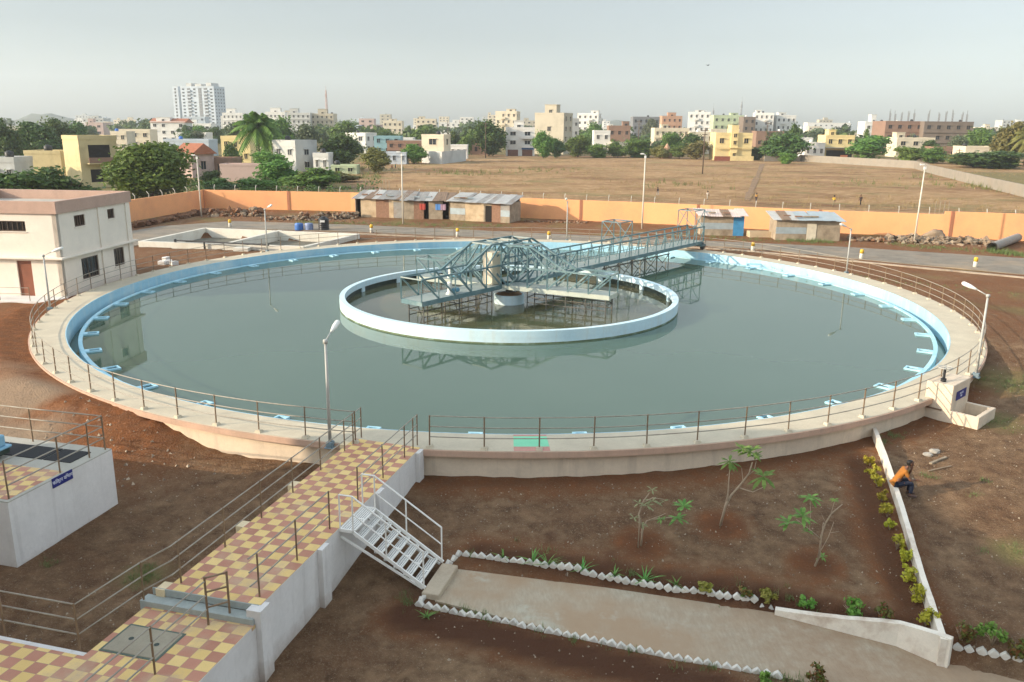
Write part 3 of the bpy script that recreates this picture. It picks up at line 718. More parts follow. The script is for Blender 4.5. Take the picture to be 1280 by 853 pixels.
for u, v, vt, lab in ((252, 271, 195, 'tall pale pole at the bend of the orange wall behind the pump house'),
                      (503.8, 280, 191, 'tall pale pole standing in front of the long row of shacks'),
                      (802.4, 286, 193.5, 'tall pale pole in front of the orange wall behind the bridge'),
                      (1142.5, 304, 207, 'tall leaning pale pole among the rubble by the orange wall')):
    P = at(u, v, -.3); h = topz(P, vt)+.3
    t = thing('tall_pole', lab, 'pole', P, 0, 'tall pale poles along the road')
    dx = .0 if u < 1000 else .12
    mb = MB(); mb.tube([(0, 0, -.1), (dx*.5, 0, h*.5), (dx, 0, h)], [.085, .07, .05], 8); mb.build('pole', TALLM, t, True, False)
    mb = MB(); mb.tube([(dx, 0, h), (dx-.25, -.1, h+.06)], .03, 6); mb.box(dx-.5, dx-.15, -.17, -.02, h+.02, h+.14); mb.box(dx-.09, dx+.09, -.08, .08, h-.35, h-.1); mb.build('lamp_head', LAMPM, t, False, False)
for i, (u, v) in enumerate(((287.7, 284), (464.4, 290.5), (572, 295.5), (686, 299.5), (940.7, 314), (1076.5, 323.5), (1218.8, 334))):
    P = at(u, v, -.25); t = thing('bollard', 'white concrete bollard with yellow top, %s from the left along the road' % ORD[i], 'bollard', P, 0, 'bollards along the road')
    mb = MB(); mb.lathe([(.16, -.1), (.15, .42), (.15, .43)], 12); mb.build('shaft', M('bollard_white', (.72, .70, .62), .7, .08, 3), t, True, False)
    mb = MB(); mb.lathe([(.155, .42), (.15, .68), (.1, .74), (.0, .75)], 12); mb.build('yellow_top', M('bollard_yellow', (.70, .42, .04), .6, .1, 3), t, True, False)
# ------------------------------------------------------------------ checkered walkway
def tile_mat(name, size=.305, rot=0):
    m, nt, b = _nodes(name); tc = N(nt, 'ShaderNodeTexCoord'); P = tc.outputs['Object']
    mp = N(nt, 'ShaderNodeMapping'); mp.inputs['Location'].default_value = (.02, .03, .0); mp.inputs['Scale'].default_value = (1/size, 1/size, 0); nt.links.new(P, mp.inputs[0])
    ch = N(nt, 'ShaderNodeTexChecker', Scale=1.0); nt.links.new(mp.outputs[0], ch.inputs[0])
    nz = noise(nt, P, 3.5, 5, .6); nb = noise(nt, P, .7, 6, .65)
    wn = N(nt, 'ShaderNodeTexWhiteNoise', noise_dimensions='2D'); fl = N(nt, 'ShaderNodeVectorMath', operation='FLOOR'); nt.links.new(mp.outputs[0], fl.inputs[0]); nt.links.new(fl.outputs[0], wn.inputs['Vector'])
    ye = mix(nt, wn.outputs['Value'], (.74, .50, .15), (.86, .62, .23)); re_ = mix(nt, wn.outputs['Value'], (.40, .145, .095), (.52, .205, .14))
    c = mix(nt, ch.outputs['Fac'], re_, ye)
    br = N(nt, 'ShaderNodeTexBrick', offset=0., squash=1.); br.inputs['Scale'].default_value = 1; br.inputs['Brick Width'].default_value = 1; br.inputs['Row Height'].default_value = 1
    br.inputs['Mortar Size'].default_value = .014; br.inputs['Mortar Smooth'].default_value = .2; nt.links.new(mp.outputs[0], br.inputs[0])
    c = mix(nt, br.outputs['Fac'], c, (.34, .25, .17))
    c = mix(nt, ramp(nt, nb, .52, .72), c, (.50, .36, .24)); c = mix(nt, .18, c, mix(nt, nz, (.3, .17, .1), (.8, .6, .34)))
    nt.links.new(c, b.inputs['Base Color']); b.inputs['Roughness'].default_value = .7; bump(nt, b, nz, .1, .01)
    MATS[name] = m; return m
TILE = tile_mat('checker_tiles')
GREYW = M('grey_white_plaster', (.70, .675, .64), .85, .09, 1., .12, stain=(.56, .53, .49), stain_amt=.55)
def splash(m_, z0, z1):        # mud splashed up the foot of a wall, and damp streaks running down it
    nt = m_.node_tree; b = nt.nodes['Principled BSDF']; src = b.inputs['Base Color'].links[0].from_socket
    tc = N(nt, 'ShaderNodeTexCoord'); P = tc.outputs['Object']; sp = N(nt, 'ShaderNodeSeparateXYZ'); nt.links.new(P, sp.inputs[0])
    a = N(nt, 'ShaderNodeMath', operation='MULTIPLY_ADD'); nt.links.new(noise(nt, P, 2.2, 6, .7), a.inputs[0]); a.inputs[1].default_value = .7; nt.links.new(sp.outputs[2], a.inputs[2])
    f = ramp(nt, a.outputs[0], z1+.35, z0+.35); k = N(nt, 'ShaderNodeMath', operation='MULTIPLY'); nt.links.new(f, k.inputs[0]); k.inputs[1].default_value = .7
    mp = N(nt, 'ShaderNodeMapping'); mp.inputs['Scale'].default_value = (2.6, 2.6, .22); nt.links.new(P, mp.inputs[0])
    s = ramp(nt, noise(nt, mp.outputs[0], 1.6, 5, .6), .54, .74); k2 = N(nt, 'ShaderNodeMath', operation='MULTIPLY'); nt.links.new(s, k2.inputs[0]); k2.inputs[1].default_value = .38
    c = mix(nt, k2.outputs[0], src, (.40, .37, .33)); c = mix(nt, k.outputs[0], c, (.26, .165, .10)); nt.links.new(c, b.inputs['Base Color'])
splash(GREYW, -1.75, -1.15)
GRAN = M('grey_granite', (.36, .395, .37), .7, .15, 8, .1)
WR = R_(-14.92); WO = Vector((-2.65, -24.9, 0)); WX = Vector((math.cos(WR), math.sin(WR), 0)); WY = Vector((-math.sin(WR), math.cos(WR), 0))
def wl(x, y, z=0): return WO+WX*x+WY*y+Vector((0, 0, z))
walk = thing('tiled_walkway', 'raised walkway paved in yellow and red checkered tiles leading to the tank', 'walkway', WO, WR)
LZ = -.3
def lbuild(mb, name, mat, par=None, bev=0):
    o = mb.build(name, mat, par or walk, False, False)
    if bev: bevel(o, bev)
    return o
mb = MB(); mb.prism([(-2.3, .28), (-2.3, -9.1), (0, -9.1), (0, .12)], -.08, .004); lbuild(mb, 'upper_floor', TILE)
mb = MB(); mb.prism([(-2.62, -9.35), (-2.62, -11.2), (-9., -11.2), (-9., -17), (0, -17), (0, -9.35)], LZ-.08, LZ); lbuild(mb, 'lower_floor', TILE)
mb = MB(); mb.box(-2.75, -.02, -9.40, -9.12, LZ-.1, -.17); mb.box(-2.62, -.03, -9.13, -9.10, -.16, .006); lbuild(mb, 'granite_step', GRAN, None, .008)
mb = MB()
mb.box(-.24, -.0005, -9.1, .10, -2.6, -.082); mb.box(-.24, -.0005, -17, -9.1, -2.6, LZ-.082)
mb.box(-.1, .004, -9.1, .1, -.075, -.001); mb.box(-.1, .004, -17, -9.5, LZ-.075, LZ-.002)
lbuild(mb, 'side_wall', GREYW)
for y in (-.15, -3.15, -6.45, -9.15, -12.2, -15.2):
    mb = MB()
    zt = -.002 if y > -9.0 else (-.002 if y > -9.3 else LZ-.002)
    mb.box(-.2, .13, y-.19, y+.19, -2.6, zt); lbuild(mb, 'buttress', GREYW)
mb = MB(); mb.box(-2.302, -2.08, -9.1, .1, -2.4, -.083); mb.box(-9, -2.63, -11.22, -11.0, -2.4, LZ-.082); mb.box(-2.66, -2.44, -11.0, -9.5, -2.4, LZ-.082); lbuild(mb, 'back_wall', GREYW)
for y in (-.2, -3.4, -5.95, -9.0): mb = MB(); mb.box(-2.52, -2.302, y-.16, y+.16, -2.2, .002); lbuild(mb, 'pier', M('tiled_pier', (.74, .60, .38), .8, .15, 3))
hatch = thing('hatch_cover', 'grey concrete hatch cover with two lifting holes in the lower tiled floor', 'hatch', wl(-1.8, -10.5, LZ), WR)
mb = MB(); mb.box(-.62, .60, -.42, .42, -.02, .018); o = lbuild(mb, 'slab', M('hatch_concrete', (.34, .30, .22), .85, .15, 3, .15, stain=(.25, .2, .14), stain_amt=.6), hatch, .008)
mb = MB(); 
for q in ((-.67, .65, -.47, -.42), (-.67, .65, .42, .47), (-.67, -.62, -.42, .42), (.60, .65, -.42, .42)): mb.box(*q, -.02, .008)
lbuild(mb, 'steel_rim', M('green_steel_rim', (.09, .12, .09), .5, .2), hatch)
for x, y in ((-.3, .02), (.32, -.02)):
    mb = MB(); mb.lathe([(.055, .01), (.055, .0215)], 12, x, y); lbuild(mb, 'lifting_hole', SLIME_SHADE, hatch)

def path_rail(name, label, pts, posts, heights, group=None, r=.017, pr_=.021, top=1.02, mats=(RUST, RAILM), loc=None):
    # posts: points on the ground; pts: polyline at foot level carrying the rails
    loc = loc or posts[0]; t = thing(name, label, 'railing', loc, 0, group)
    for p in posts:
        mb = MB(); mb.tube([p, Vector(p)+Vector((rnd.uniform(-.012, .012), rnd.uniform(-.012, .012), top))], pr_, 6); mb.build('post', mats[0], t)
    for h in heights:
        mb = MB(); mb.tube([Vector(p)+Vector((0, 0, h)) for p in pts], r, 6); mb.build('rail', mats[1], t)
    return t
lp = [wl(-2.14, y) for y in (.42, -.17, -.78, -2.34, -3.94, -5.53, -7.13, -8.79)]
lpp = lp+[wl(-2.14, -9.05), wl(-2.68, -9.35, LZ), wl(-2.82, -11.05, LZ), wl(-8.8, -11.05, LZ)]
path_rail('walkway_railing', 'long pipe railing on the earth side of the checkered walkway, turning at its lower corner', lpp,
          lp+[wl(-2.68, -9.35, LZ), wl(-2.82, -11.05, LZ), wl(-4.62, -11.05, LZ), wl(-6.5, -11.05, LZ)], (.34, .67, 1.0))
path_rail('walkway_railing', 'short pipe railing on the checkered walkway between the white stairs and the tank', [wl(-.18, y) for y in (.3, -.06, -.75, -2.36, -4.02)],
          [wl(-.18, y) for y in (.3, -.06, -.75, -2.36, -4.02)], (.36, .68, 1.0))
t = path_rail('walkway_railing', 'pipe railing beside the granite step with a ladder-like end frame', [wl(-.2, -5.6), wl(-.22, -7.2), wl(-.24, -8.8), wl(-.26, -9.05)],
          [wl(-.2, y) for y in (-5.6, -7.22, -8.82)], (.36, .68, 1.0))
mb = MB()
pa, pb = wl(-.92, -9.62, LZ), wl(-.62, -9.3, LZ)
for p in (pa, pb): mb.tube([p, p+Vector((0, 0, 1.1))], .024, 6)
for h in (.4, .75, 1.07): mb.tube([pa+Vector((0, 0, h)), pb+Vector((0, 0, h))], .02, 6)
mb.build('end_frame', RUST, t)
path_rail('walkway_railing', 'pipe railing along the lower tiled floor past the hatch cover', [wl(-.92, y, LZ) for y in (-9.64, -11.3, -13.2, -15)],
          [wl(-.92, y, LZ) for y in (-11.3, -13.2, -15)], (.36, .68, 1.0))

# ------------------------------------------------------------------ white steel stairs
WSTEEL = M('white_gloss_steel', (.82, .80, .74), .4, .05, 3, .03, stain=(.48, .38, .28), stain_amt=.35, stain_scale=2)
gm, nt, b = _nodes('perforated_tread'); tc = N(nt, 'ShaderNodeTexCoord')
vo = N(nt, 'ShaderNodeTexVoronoi', voronoi_dimensions='2D', Scale=17., Randomness=.1); nt.links.new(tc.outputs['Object'], vo.inputs['Vector'])
c = mix(nt, ramp(nt, vo.outputs['Distance'], .27, .36), (.05, .045, .04), (.78, .76, .70)); nt.links.new(c, b.inputs['Base Color']); b.inputs['Roughness'].default_value = .5
st = thing('steel_stairs', 'white steel stairs with perforated treads descending from the tiled walkway', 'stairs', wl(.0, -4.83), WR)
ZB = pathz(-1.4)+.14; RUN, HW, NT = 2.18, .66, 7
def sp(k): return (.05+.36+(RUN-.36-.28)*k/(NT-1) if k else .05+.18)
for k in range(NT+1):
    z = -.02+(ZB+.12)*k/NT
    x0, x1 = (.02, .40) if k == 0 else (.42+(RUN-.42)*(k-1)/NT, .40+(RUN-.42)*(k-.22)/NT)
    mb = MB(); mb.box(x0, x1, -HW+.03, HW-.03, z-.03, z); o = lbuild(mb, 'tread', gm, st)
    mb = MB(); mb.box(x0-.012, x1+.012, -HW+.03, -HW+.055, z-.035, z+.005); mb.box(x0-.012, x1+.012, HW-.055, HW-.03, z-.035, z+.005); mb.box(x0-.02, x0, -HW+.05, HW-.05, z-.035, z+.005); mb.box(x1, x1+.02, -HW+.05, HW-.05, z-.035, z+.005); mb.box(x0, x1, -.014, .014, z-.034, z+.006)
    mb.build('tread_edge', WSTEEL, o, False, False)
for y in (-HW, HW):
    mb = MB(); mb.bar((.36, y, -.045), (RUN+.08, y, ZB+.02), .04, .08); mb.bar((0, y, -.045), (.40, y, -.045), .04, .08); lbuild(mb, 'stringer', WSTEEL, st)
    mb = MB(); mb.bar((.02, y*.95, -.24), (RUN+.0, y*.95, ZB-.03), .045, .05); lbuild(mb, 'lower_chord', WSTEEL, st)
    mb = MB(); H_ = .92
    sl = (ZB+.02+.05)/(RUN+.08-.36)
    zz = lambda x: -.02+min(0, sl*(x-.36))
    for x in (.03, .38, 1.25, RUN+.04): mb.tube([(x, y, zz(x)-.06), (x, y, zz(x)+H_)], .02, 6)
    mb.tube([(.03, y, H_-.02), (.38, y, H_-.02), (RUN+.04, y, zz(RUN+.04)+H_)], .022, 6)
    mb.tube([(.38, y, .42), (RUN+.04, y, zz(RUN+.04)+.44)], .017, 6)
    lbuild(mb, 'handrail', WSTEEL, st)
blk = thing('landing_block', 'small grey concrete landing block at the foot of the white stairs', 'step', wl(RUN+.25, -4.9), WR)
mb = MB(); mb.box(-.2, .24, -.78, .72, ZB-.6, ZB); o = lbuild(mb, 'block', M('landing_concrete', (.46, .38, .275), .9, .15, 2, .2, stain=(.2, .13, .08), stain_amt=.5), blk, .02)

# ------------------------------------------------------------------ inlet chamber on the left
bx = thing('inlet_chamber', 'grey-white concrete chamber with blue gearbox, black gratings and a blue sign', 'chamber')
BZ = .56; b0 = Vector((-11.38, -26.5)); b1 = Vector((-12.30, -30.1)); dl = (b1-b0).normalized(); dn = Vector((dl.y, -dl.x))
if dn.x > 0: dn = -dn
b2 = b0+dn*7.5; b3 = b1+dn*7.5
P4 = [b0, b2, b3, b1]
mb = MB(); mb.prism([(p.x, p.y) for p in P4], -2, BZ-.03); mb.build('walls', GREYW, bx)
def bp(a, d, z=BZ): q = b0+dl*a+dn*d; return Vector((q.x, q.y, z))
def slab(name, a0, a1, d0, d1, z0, z1, mat, par=bx):
    mb = MB(); mb.hull8([bp(a0, d0, z0), bp(a1, d0, z0), bp(a1, d1, z0), bp(a0, d1, z0), bp(a0, d0, z1), bp(a1, d0, z1), bp(a1, d1, z1), bp(a0, d1, z1)]); 
    o = mb.build(name, mat, par); bm = bmesh.new(); bm.from_mesh(o.data); bmesh.ops.recalc_face_normals(bm, faces=bm.faces); bm.to_mesh(o.data); bm.free(); return o
TOPM = M('smooth_cement', (.42, .40, .34), .8, .12, 2)
slab('top_slab', 0.002, 3.71, .002, 7.49, BZ-.03, BZ, TOPM)
TILE2 = tile_mat('checker_tiles_small', .30)
slab('tile_floor', 1.75, 3.6, .12, 7.4, BZ, BZ+.006, TILE2)
BLACKG = M('black_grating', (.012, .013, .015), .7, .2, 20)
for d0 in (.35, 1.30, 2.25, 3.2, 4.15): slab('grating', .42, 1.22, d0, d0+.9, BZ, BZ+.02, BLACKG)
slab('plinth', 1.3, 2.1, 2.6, 4.2, BZ, BZ+.10, GRAN)
mbl = M('machine_blue_light', (.22, .42, .55), .45, .08, 3, .05)
gbx = thing('gear_drive', 'pale blue gearbox and motor on a dark plinth on the inlet chamber', 'gearbox', bp(1.6, 3.1, BZ+.1))
def gslab(name, *a):
    o = slab(name, *a, par=gbx); bevel(o, .03); return o
gslab('bed_frame', 1.2, 2.0, 2.35, 4.0, BZ+.1, BZ+.26, SLIME_SHADE)
gslab('base_plate', 1.15, 2.0, 2.3, 4.0, BZ+.26, BZ+.34, mbl)
gslab('gearbox', 1.25, 1.75, 2.75, 3.9, BZ+.34, BZ+.78, mbl); gslab('housing', 1.28, 1.7, 2.38, 2.75, BZ+.34, BZ+.66, mbl)
mb = MB(); mb.tube([bp(1.5, 3.3, BZ+.78), bp(1.5, 3.3, BZ+.98)], .2, 14); mb.build('cap', mbl, gbx)
SIGNB = M('sign_blue', (.018, .025, .17), .45, .1, 3, 0); SIGNW = M('sign_white', (.72, .74, .82), .6, .02, 3, 0)
def sign(par, c, right, upv, wd, ht, text, size):
    nrm = right.cross(upv).normalized(); mb = MB()
    mb.hull8([c+right*(sx*wd/2)+upv*(sy*ht/2)+nrm*d for d in (0, .015) for sx, sy in ((-1, -1), (1, -1), (1, 1), (-1, 1))]); o = mb.build('sign', SIGNB, par)
    cu = bpy.data.curves.new('lettering', 'FONT'); cu.body = text; cu.size = size; cu.align_x = 'CENTER'; cu.align_y = 'CENTER'; cu.extrude = .001; cu.resolution_u = 2; cu.offset = size*.012
    to = bpy.data.objects.new('lettering_source', cu); COL.objects.link(to); bpy.context.view_layer.update()
    me = bpy.data.meshes.new_from_object(to.evaluated_get(bpy.context.evaluated_depsgraph_get())); bpy.data.objects.remove(to)
    me.materials.clear(); me.materials.append(SIGNW); me.name = 'lettering'
    q = bpy.data.objects.new('lettering', me); COL.objects.link(q); q.parent = o
    mm = Matrix((right, upv, nrm)).transposed().to_4x4(); mm.translation = c+nrm*.0175-Vector(par.location); q.matrix_local = mm
dl3 = Vector((dl.x, dl.y, 0)); dn3 = Vector((dn.x, dn.y, 0))
sign(bx, bp(1.93, -.004, BZ-.12), -dl3, Vector((0, 0, 1)), .72, .27, 'फिल्टर विभाग', .135)
pr1 = [bp(.15, 7.4), bp(.15, 4.8), bp(.15, 2.6), bp(.12, .12), bp(.75, .12), bp(1.85, .12), bp(3.55, .12)]
path_rail('chamber_railing', 'three-rail pipe railing round the top of the inlet chamber with black gratings', pr1, pr1, (.36, .70, 1.03), None, .018)

# ------------------------------------------------------------------ outlet chamber on the right
oc = thing('outlet_chamber', 'cream outlet chamber against the tank with valve wheel and a blue sign', 'chamber')
ZO = -.35; q1 = at(1224, 523, ZO); q2 = at(1245, 510, ZO); q0 = at(1161, 507, ZO)
ea = (q2-q1); wa = ea.length; ea.normalize(); eb = (q0-q1); wb = eb.length; eb = Vector((-ea.y, ea.x, 0)); eb = eb if eb.dot(q0-q1) > 0 else -eb
def op(a, d, z): return q1+ea*a+eb*d+Vector((0, 0, z-ZO))
def ob(name, a0, a1, d0, d1, z0, z1, mat, par=oc, bev=.015):
    mb = MB(); mb.hull8([op(a, d, z) for z in (z0, z1) for a, d in ((a0, d0), (a1, d0), (a1, d1), (a0, d1))]); o = mb.build(name, mat, par)
    bm = bmesh.new(); bm.from_mesh(o.data); bmesh.ops.recalc_face_normals(bm, faces=bm.faces); bm.to_mesh(o.data); bm.free()
    if bev: bevel(o, bev)
    return o
WA = max(wa, 1.0)
ob('front_wall', 0, .17, 0, 3.3, -2, ZO, CREAMM); ob('end_wall', .17, WA, 0, .17, -2, ZO, CREAMM); ob('rear_wall', WA-.17, WA, .17, 3.3, -2, ZO-.002, CREAMM)
ob('chamber_floor', .17, WA-.17, .17, 3, -2, -.85, SLIME_SHADE, bev=0)
ob('valve_tower', .01, WA-.03, 1.0, 1.95, -2, .62, CREAMM)
ob('pipe_ledge', -.03, .0, 1.3, 3.4, ZO-.05, ZO+.0, M('rust_streak', (.22, .14, .09), .8, .2), bev=0)
P = op(.35, 1.5, .62); mb = MB(); mb.tube([P, P+Vector((0, 0, .55))], .05, 8); mb.lathe([(.1, .62), (.1, .74)], 10, P.x, P.y); mb.build('valve_stem', DARKM, oc)
mb = MB(); cc = P+Vector((0, 0, .55)); mb.tube([cc+Vector((.24*math.cos(t*math.pi/8), .24*math.sin(t*math.pi/8), 0)) for t in range(17)], .02, 5)
for t in range(3): mb.tube([cc-Vector((.24*math.cos(t*1.05), .24*math.sin(t*1.05), 0)), cc+Vector((.24*math.cos(t*1.05), .24*math.sin(t*1.05), 0))], .014, 5)
mb.build('valve_wheel', POLEM, oc)
sign(oc, op(WA*.5, 1.0-.004, .14), ea, Vector((0, 0, 1)), WA*.55, .34, 'आउटलेट\nचेंबर', .11)

# ------------------------------------------------------------------ pump house
ph = thing('pump_house', 'two-storey cream pump house with flat roof and brown parapet at the tank edge', 'building')
a_ = Vector((-25.95, -1.07)); ux = Vector((.085, 1)).normalized(); uy = Vector((-1, .085)).normalized()    # ux along the right face, uy along the sunlit face to the left
def hp(d, l, z): q = a_+ux*d+uy*l; return Vector((q.x, q.y, z))
def hb(name, d0, d1, l0, l1, z0, z1, mat, par=ph, bev=0):
    mb = MB(); mb.hull8([hp(d, l, z) for z in (z0, z1) for d, l in ((d0, l0), (d0, l1), (d1, l1), (d1, l0))]); o = mb.build(name, mat, par)
    bm = bmesh.new(); bm.from_mesh(o.data); bmesh.ops.recalc_face_normals(bm, faces=bm.faces); bm.to_mesh(o.data); bm.free()
    if bev: bevel(o, bev)
    return o
PHM = M('pump_house_paint', (.76, .675, .57), .85, .07, 1.2, .08, stain=(.64, .56, .48), stain_amt=.5)
DPH, LPH, ZR = 7.75, 9.0, 5.3
# walls built around their openings: (along, z) rectangles
def wall_with(name, face, length, z0, z1, holes, th=.25):
    xs = sorted({0, length} | {h[0] for h in holes} | {h[1] for h in holes}); zs = sorted({z0, z1} | {h[2] for h in holes} | {h[3] for h in holes})
    mb = MB()
    for x0, x1 in zip(xs, xs[1:]):
        for y0, y1 in zip(zs, zs[1:]):
            if any(h[0]-1e-6 <= x0 and x1 <= h[1]+1e-6 and h[2]-1e-6 <= y0 and y1 <= h[3]+1e-6 for h in holes): continue
            if face == 'right': c = [hp(d, l, z) for z in (y0, y1) for d, l in ((x0, 0), (x0, th), (x1, th), (x1, 0))]
            else: c = [hp(d, l, z) for z in (y0, y1) for d, l in ((0, x0), (0, x1), (th, x1), (th, x0))]
            mb.hull8(c)
    o = mb.build(name, PHM, ph); weld(o)
    bm = bmesh.new(); bm.from_mesh(o.data); bmesh.ops.recalc_face_normals(bm, faces=bm.faces); bm.to_mesh(o.data); bm.free(); return o
def on_right(u0, u1, v0, v1):      # pixel rectangle -> depth range and heights on the right face
    r = []
    for u, v in ((u0, v0), (u1, v1)):
        best = None
        lo, hi = -1., DPH+1
        for _ in range(40):
            m_ = (lo+hi)/2; q = hp(m_, 0, 2)
            if pr(q)[0] < u: lo = m_
            else: hi = m_
        r.append((lo, topz(hp(lo, 0, 0), v)))
    return r
GLASSD = M('dark_window_glass', (.018, .018, .02), .12, .3, 3, 0, spec=.6); FRAMEB = M('brown_window_frame', (.10, .065, .045), .6, .2, 5)
rw = [(1.72, 2.82, 3.65, 4.32), (5.3, 6.1, 3.75, 4.35), (1.95, 3.75, .45, 1.72), (5.55, 6.75, .65, 1.8)]
lw = [(1.9, 3.55, 3.55, 4.15), (5.7, 7.2, 3.55, 4.15)]
door = (1.85, 2.75, -.25, 1.85)
wall_with('right_wall', 'right', DPH, -.6, 4.62, rw)
wall_with('sunlit_wall', 'left', LPH, -.6, 4.62, lw+[door])
hb('rear_wall', DPH, DPH+.25, 0, LPH, -.6, 4.62, PHM); hb('far_wall', .25, DPH, LPH-.25, LPH, -.6, 4.62, PHM)
hb('interior', .4, DPH-.2, .4, LPH-.4, -.5, 4.5, SLIME_SHADE)
o = hb('ledge', -.32, DPH+.45, -.28, LPH+.2, 1.98, 2.1, PHM, bev=.02)
PARM = M('brown_parapet', (.46, .31, .24), .85, .10, 1.2, .1, stain=(.30, .21, .17), stain_amt=.5)
for nm, q in (('parapet', (-.12, .12, -.12, LPH+.1)), ('parapet', (DPH, DPH+.3, -.12, LPH+.1)), ('parapet', (.12, DPH, -.12, .12)), ('parapet', (.12, DPH, LPH-.1, LPH+.1))):
    hb(nm, *q, 4.6, ZR, PARM)
hb('roof', .12, DPH, .12, LPH-.1, 4.55, 4.72, M('grey_roof', (.44, .41, .35), .9, .15, 1))
for l in (4.75, 8.7): hb('pilaster', -.08, .0, l-.22, l+.22, -.6, 4.6, PHM)
for d in (4.35, 7.55): hb('pilaster', d-.2, d+.2, -.08, 0, -.6, 4.6, PHM)
def win(face, h, bars=4):
    x0, x1, z0, z1 = h
    f = lambda a0, a1, t0, t1, y0, y1, nm, m_, p: hb(nm, a0, a1, t0, t1, y0, y1, m_, p) if face == 'right' else hb(nm, t0, t1, a0, a1, y0, y1, m_, p)
    w_ = f(x0+.001, x1-.001, .06, .12, z0, z0+.06, 'window', FRAMEB, ph)
    f(x0+.06, x1-.06, .10, .12, z0+.06, z1-.06, 'pane', GLASSD, w_)
    for i in range(bars): 
        x = x0+.06+(x1-x0-.12)*(i+.5)/bars; f(x-.012, x+.012, .05, .075, z0+.06, z1-.06, 'bar', FRAMEB, w_)
    f(x0+.001, x1-.001, .06, .12, z1-.06, z1, 'frame', FRAMEB, w_); f(x0+.001, x0+.06, .06, .12, z0+.06, z1-.06, 'frame', FRAMEB, w_); f(x1-.06, x1-.001, .06, .12, z0+.06, z1-.06, 'frame', FRAMEB, w_)
    f(x0-.05, x1+.05, -.05, .05, z0-.05, z0-.002, 'sill', PHM, w_)
for h in rw: win('right', h)
for h in lw: win('left', h, 5)
hb('door', .08, .13, door[0], door[1], door[2], door[3], M('red_brown_door', (.22, .075, .04), .55, .15, 3))
hb('plinth', -1.6, -.05, -.2, LPH, -.9, -.2, GREYW)
path_rail('plinth_railing', 'low pipe railing along the plinth of the pump house', [hp(-1.45, l, -.2) for l in (1.2, 3, 5, 7)], [hp(-1.45, l, -.2) for l in (1.2, 3, 5, 7)], (.4, .75), None, .016, .02, .8)
vp = at(64, 371, -.28)
t = thing('vent_pipe', 'black gooseneck vent pipe beside the pump house door', 'pipe', vp)
mb = MB(); mb.tube([vp+Vector((x, 0, z)) for x, z in ((-.1, -.2), (-.1, .5), (-.05, .78), (.1, .92), (.28, .9), (.38, .78))], [.13, .13, .14, .14, .14, .15], 10); mb.build('bend', DARKM, t, smooth=True)
mb = MB(); mb.tube([vp+Vector((.36, 0, .8)), vp+Vector((.40, 0, .72))], .17, 10); mb.build('flange', M('peach_flange', (.55, .38, .26), .7), t)

# ------------------------------------------------------------------ white basins, pipe and drums
ba = thing('sludge_basin', 'long white open basin split in two by a cross wall, behind the tank', 'basin')
BW = M('whitewashed_basin', (.64, .61, .53), .85, .10, .8, .1, stain=(.50, .42, .32), stain_amt=.6)
c_ = [p.copy() for p in BASIN]
mid = [at(285, 303.5, ZBN), at(350, 287.7, ZBN)]
def wallbar(p, q, wd, z0, z1, nm, mat, par):
    mb = MB(); mb.bar((p.x, p.y, (z0+z1)/2), (q.x, q.y, (z0+z1)/2), wd, z1-z0); return mb.build(nm, mat, par)
for i in range(4): wallbar(c_[i], c_[(i+1) % 4], .35, -1.25, ZBN-.002*i, 'wall', BW, ba)
wallbar(mid[0], mid[1], .35, -1.2, ZBN-.01, 'cross_wall', BW, ba)
for q, l in ((at(222, 304, -.05), .9), (at(305, 309, -.05), 1.2)):
    mb = MB(); mb.box(q.x-l/2, q.x+l/2, q.y-.9, q.y+.6, -.9, -.02); mb.build('inlet_box', BW, ba)
mb = MB(); mb.prism([(p.x, p.y) for p in c_], -1.15, -.72); mb.build('sludge', M('grey_sludge', (.15, .135, .10), .8, .25, 1), ba)
pp = [at(219, 301, .3), at(255, 302.5, .3), at(336, 306.5, .3)]
t = thing('black_pipe', 'thin black pipe running across the front of the white basin', 'pipe', pp[0])
mb = MB(); mb.tube(pp, .07, 8); mb.build('pipe', DARKM, t); mb = MB(); mb.tube([pp[1], (pp[1].x, pp[1].y, -.5)], .07, 8); mb.build('standpipe', DARKM, t); mb = MB(); mb.tube([pp[0]+Vector((0, 0, .12)), pp[0]-Vector((0, 0, .12))], .11, 8); mb.build('pipe_end', DARKM, t)
for i, (u, v, c) in enumerate(((374, 288, (.05, .15, .42)), (386.5, 288, (.20, .26, .42)))):
    P = at(u, v, -.3); t = thing('water_drum', ('bright blue plastic drum behind the basin' if i == 0 else 'faded blue-grey plastic drum beside the black tank'), 'drum', P)
    mb = MB(); mb.lathe([(.40, 0), (.42, .1), (.40, .22), (.42, .34), (.40, .46), (.41, .58), (.36, .66), (.36, .68), (.05, .68)], 18); o = mb.build('drum', M('drum_plastic_%d' % i, c, .45, .1), t, True, False)
P = at(405, 288, -.3); t = thing('water_tank', 'black ribbed plastic water tank behind the white basin', 'water tank', P)
mb = MB(); pf = [(.50, 0)]
for k in range(6): pf += [(.52, .05+k*.17), (.48, .10+k*.17), (.48, .13+k*.17), (.52, .18+k*.17)]
mb.lathe(pf+[(.48, 1.1), (.25, 1.25), (.22, 1.25), (.22, 1.33), (0, 1.34)], 20); mb.build('body', M('black_plastic', (.02, .02, .022), .4, .2), t, True, False)
mb = MB(); mb.box(-.22, .22, -.535, -.50, .82, 1.02); mb.build('label_plate', M('plate_white', (.6, .6, .58), .6), t, False, False)
for i, (u, v) in enumerate(((203, 331), (211, 330), (218, 331.5), (208, 326))):
    P = at(u, v, -.3); o = MB(); o.box(-.25, .25, -.2, .2, -.1, .28); o = o.build('concrete_block', GREYW); o.location = P; o.rotation_euler = (0, 0, .4*i); bevel(o, .02)
    tag(o, 'pale concrete block in the small heap between tank and basin', 'block', 'concrete blocks in a heap')

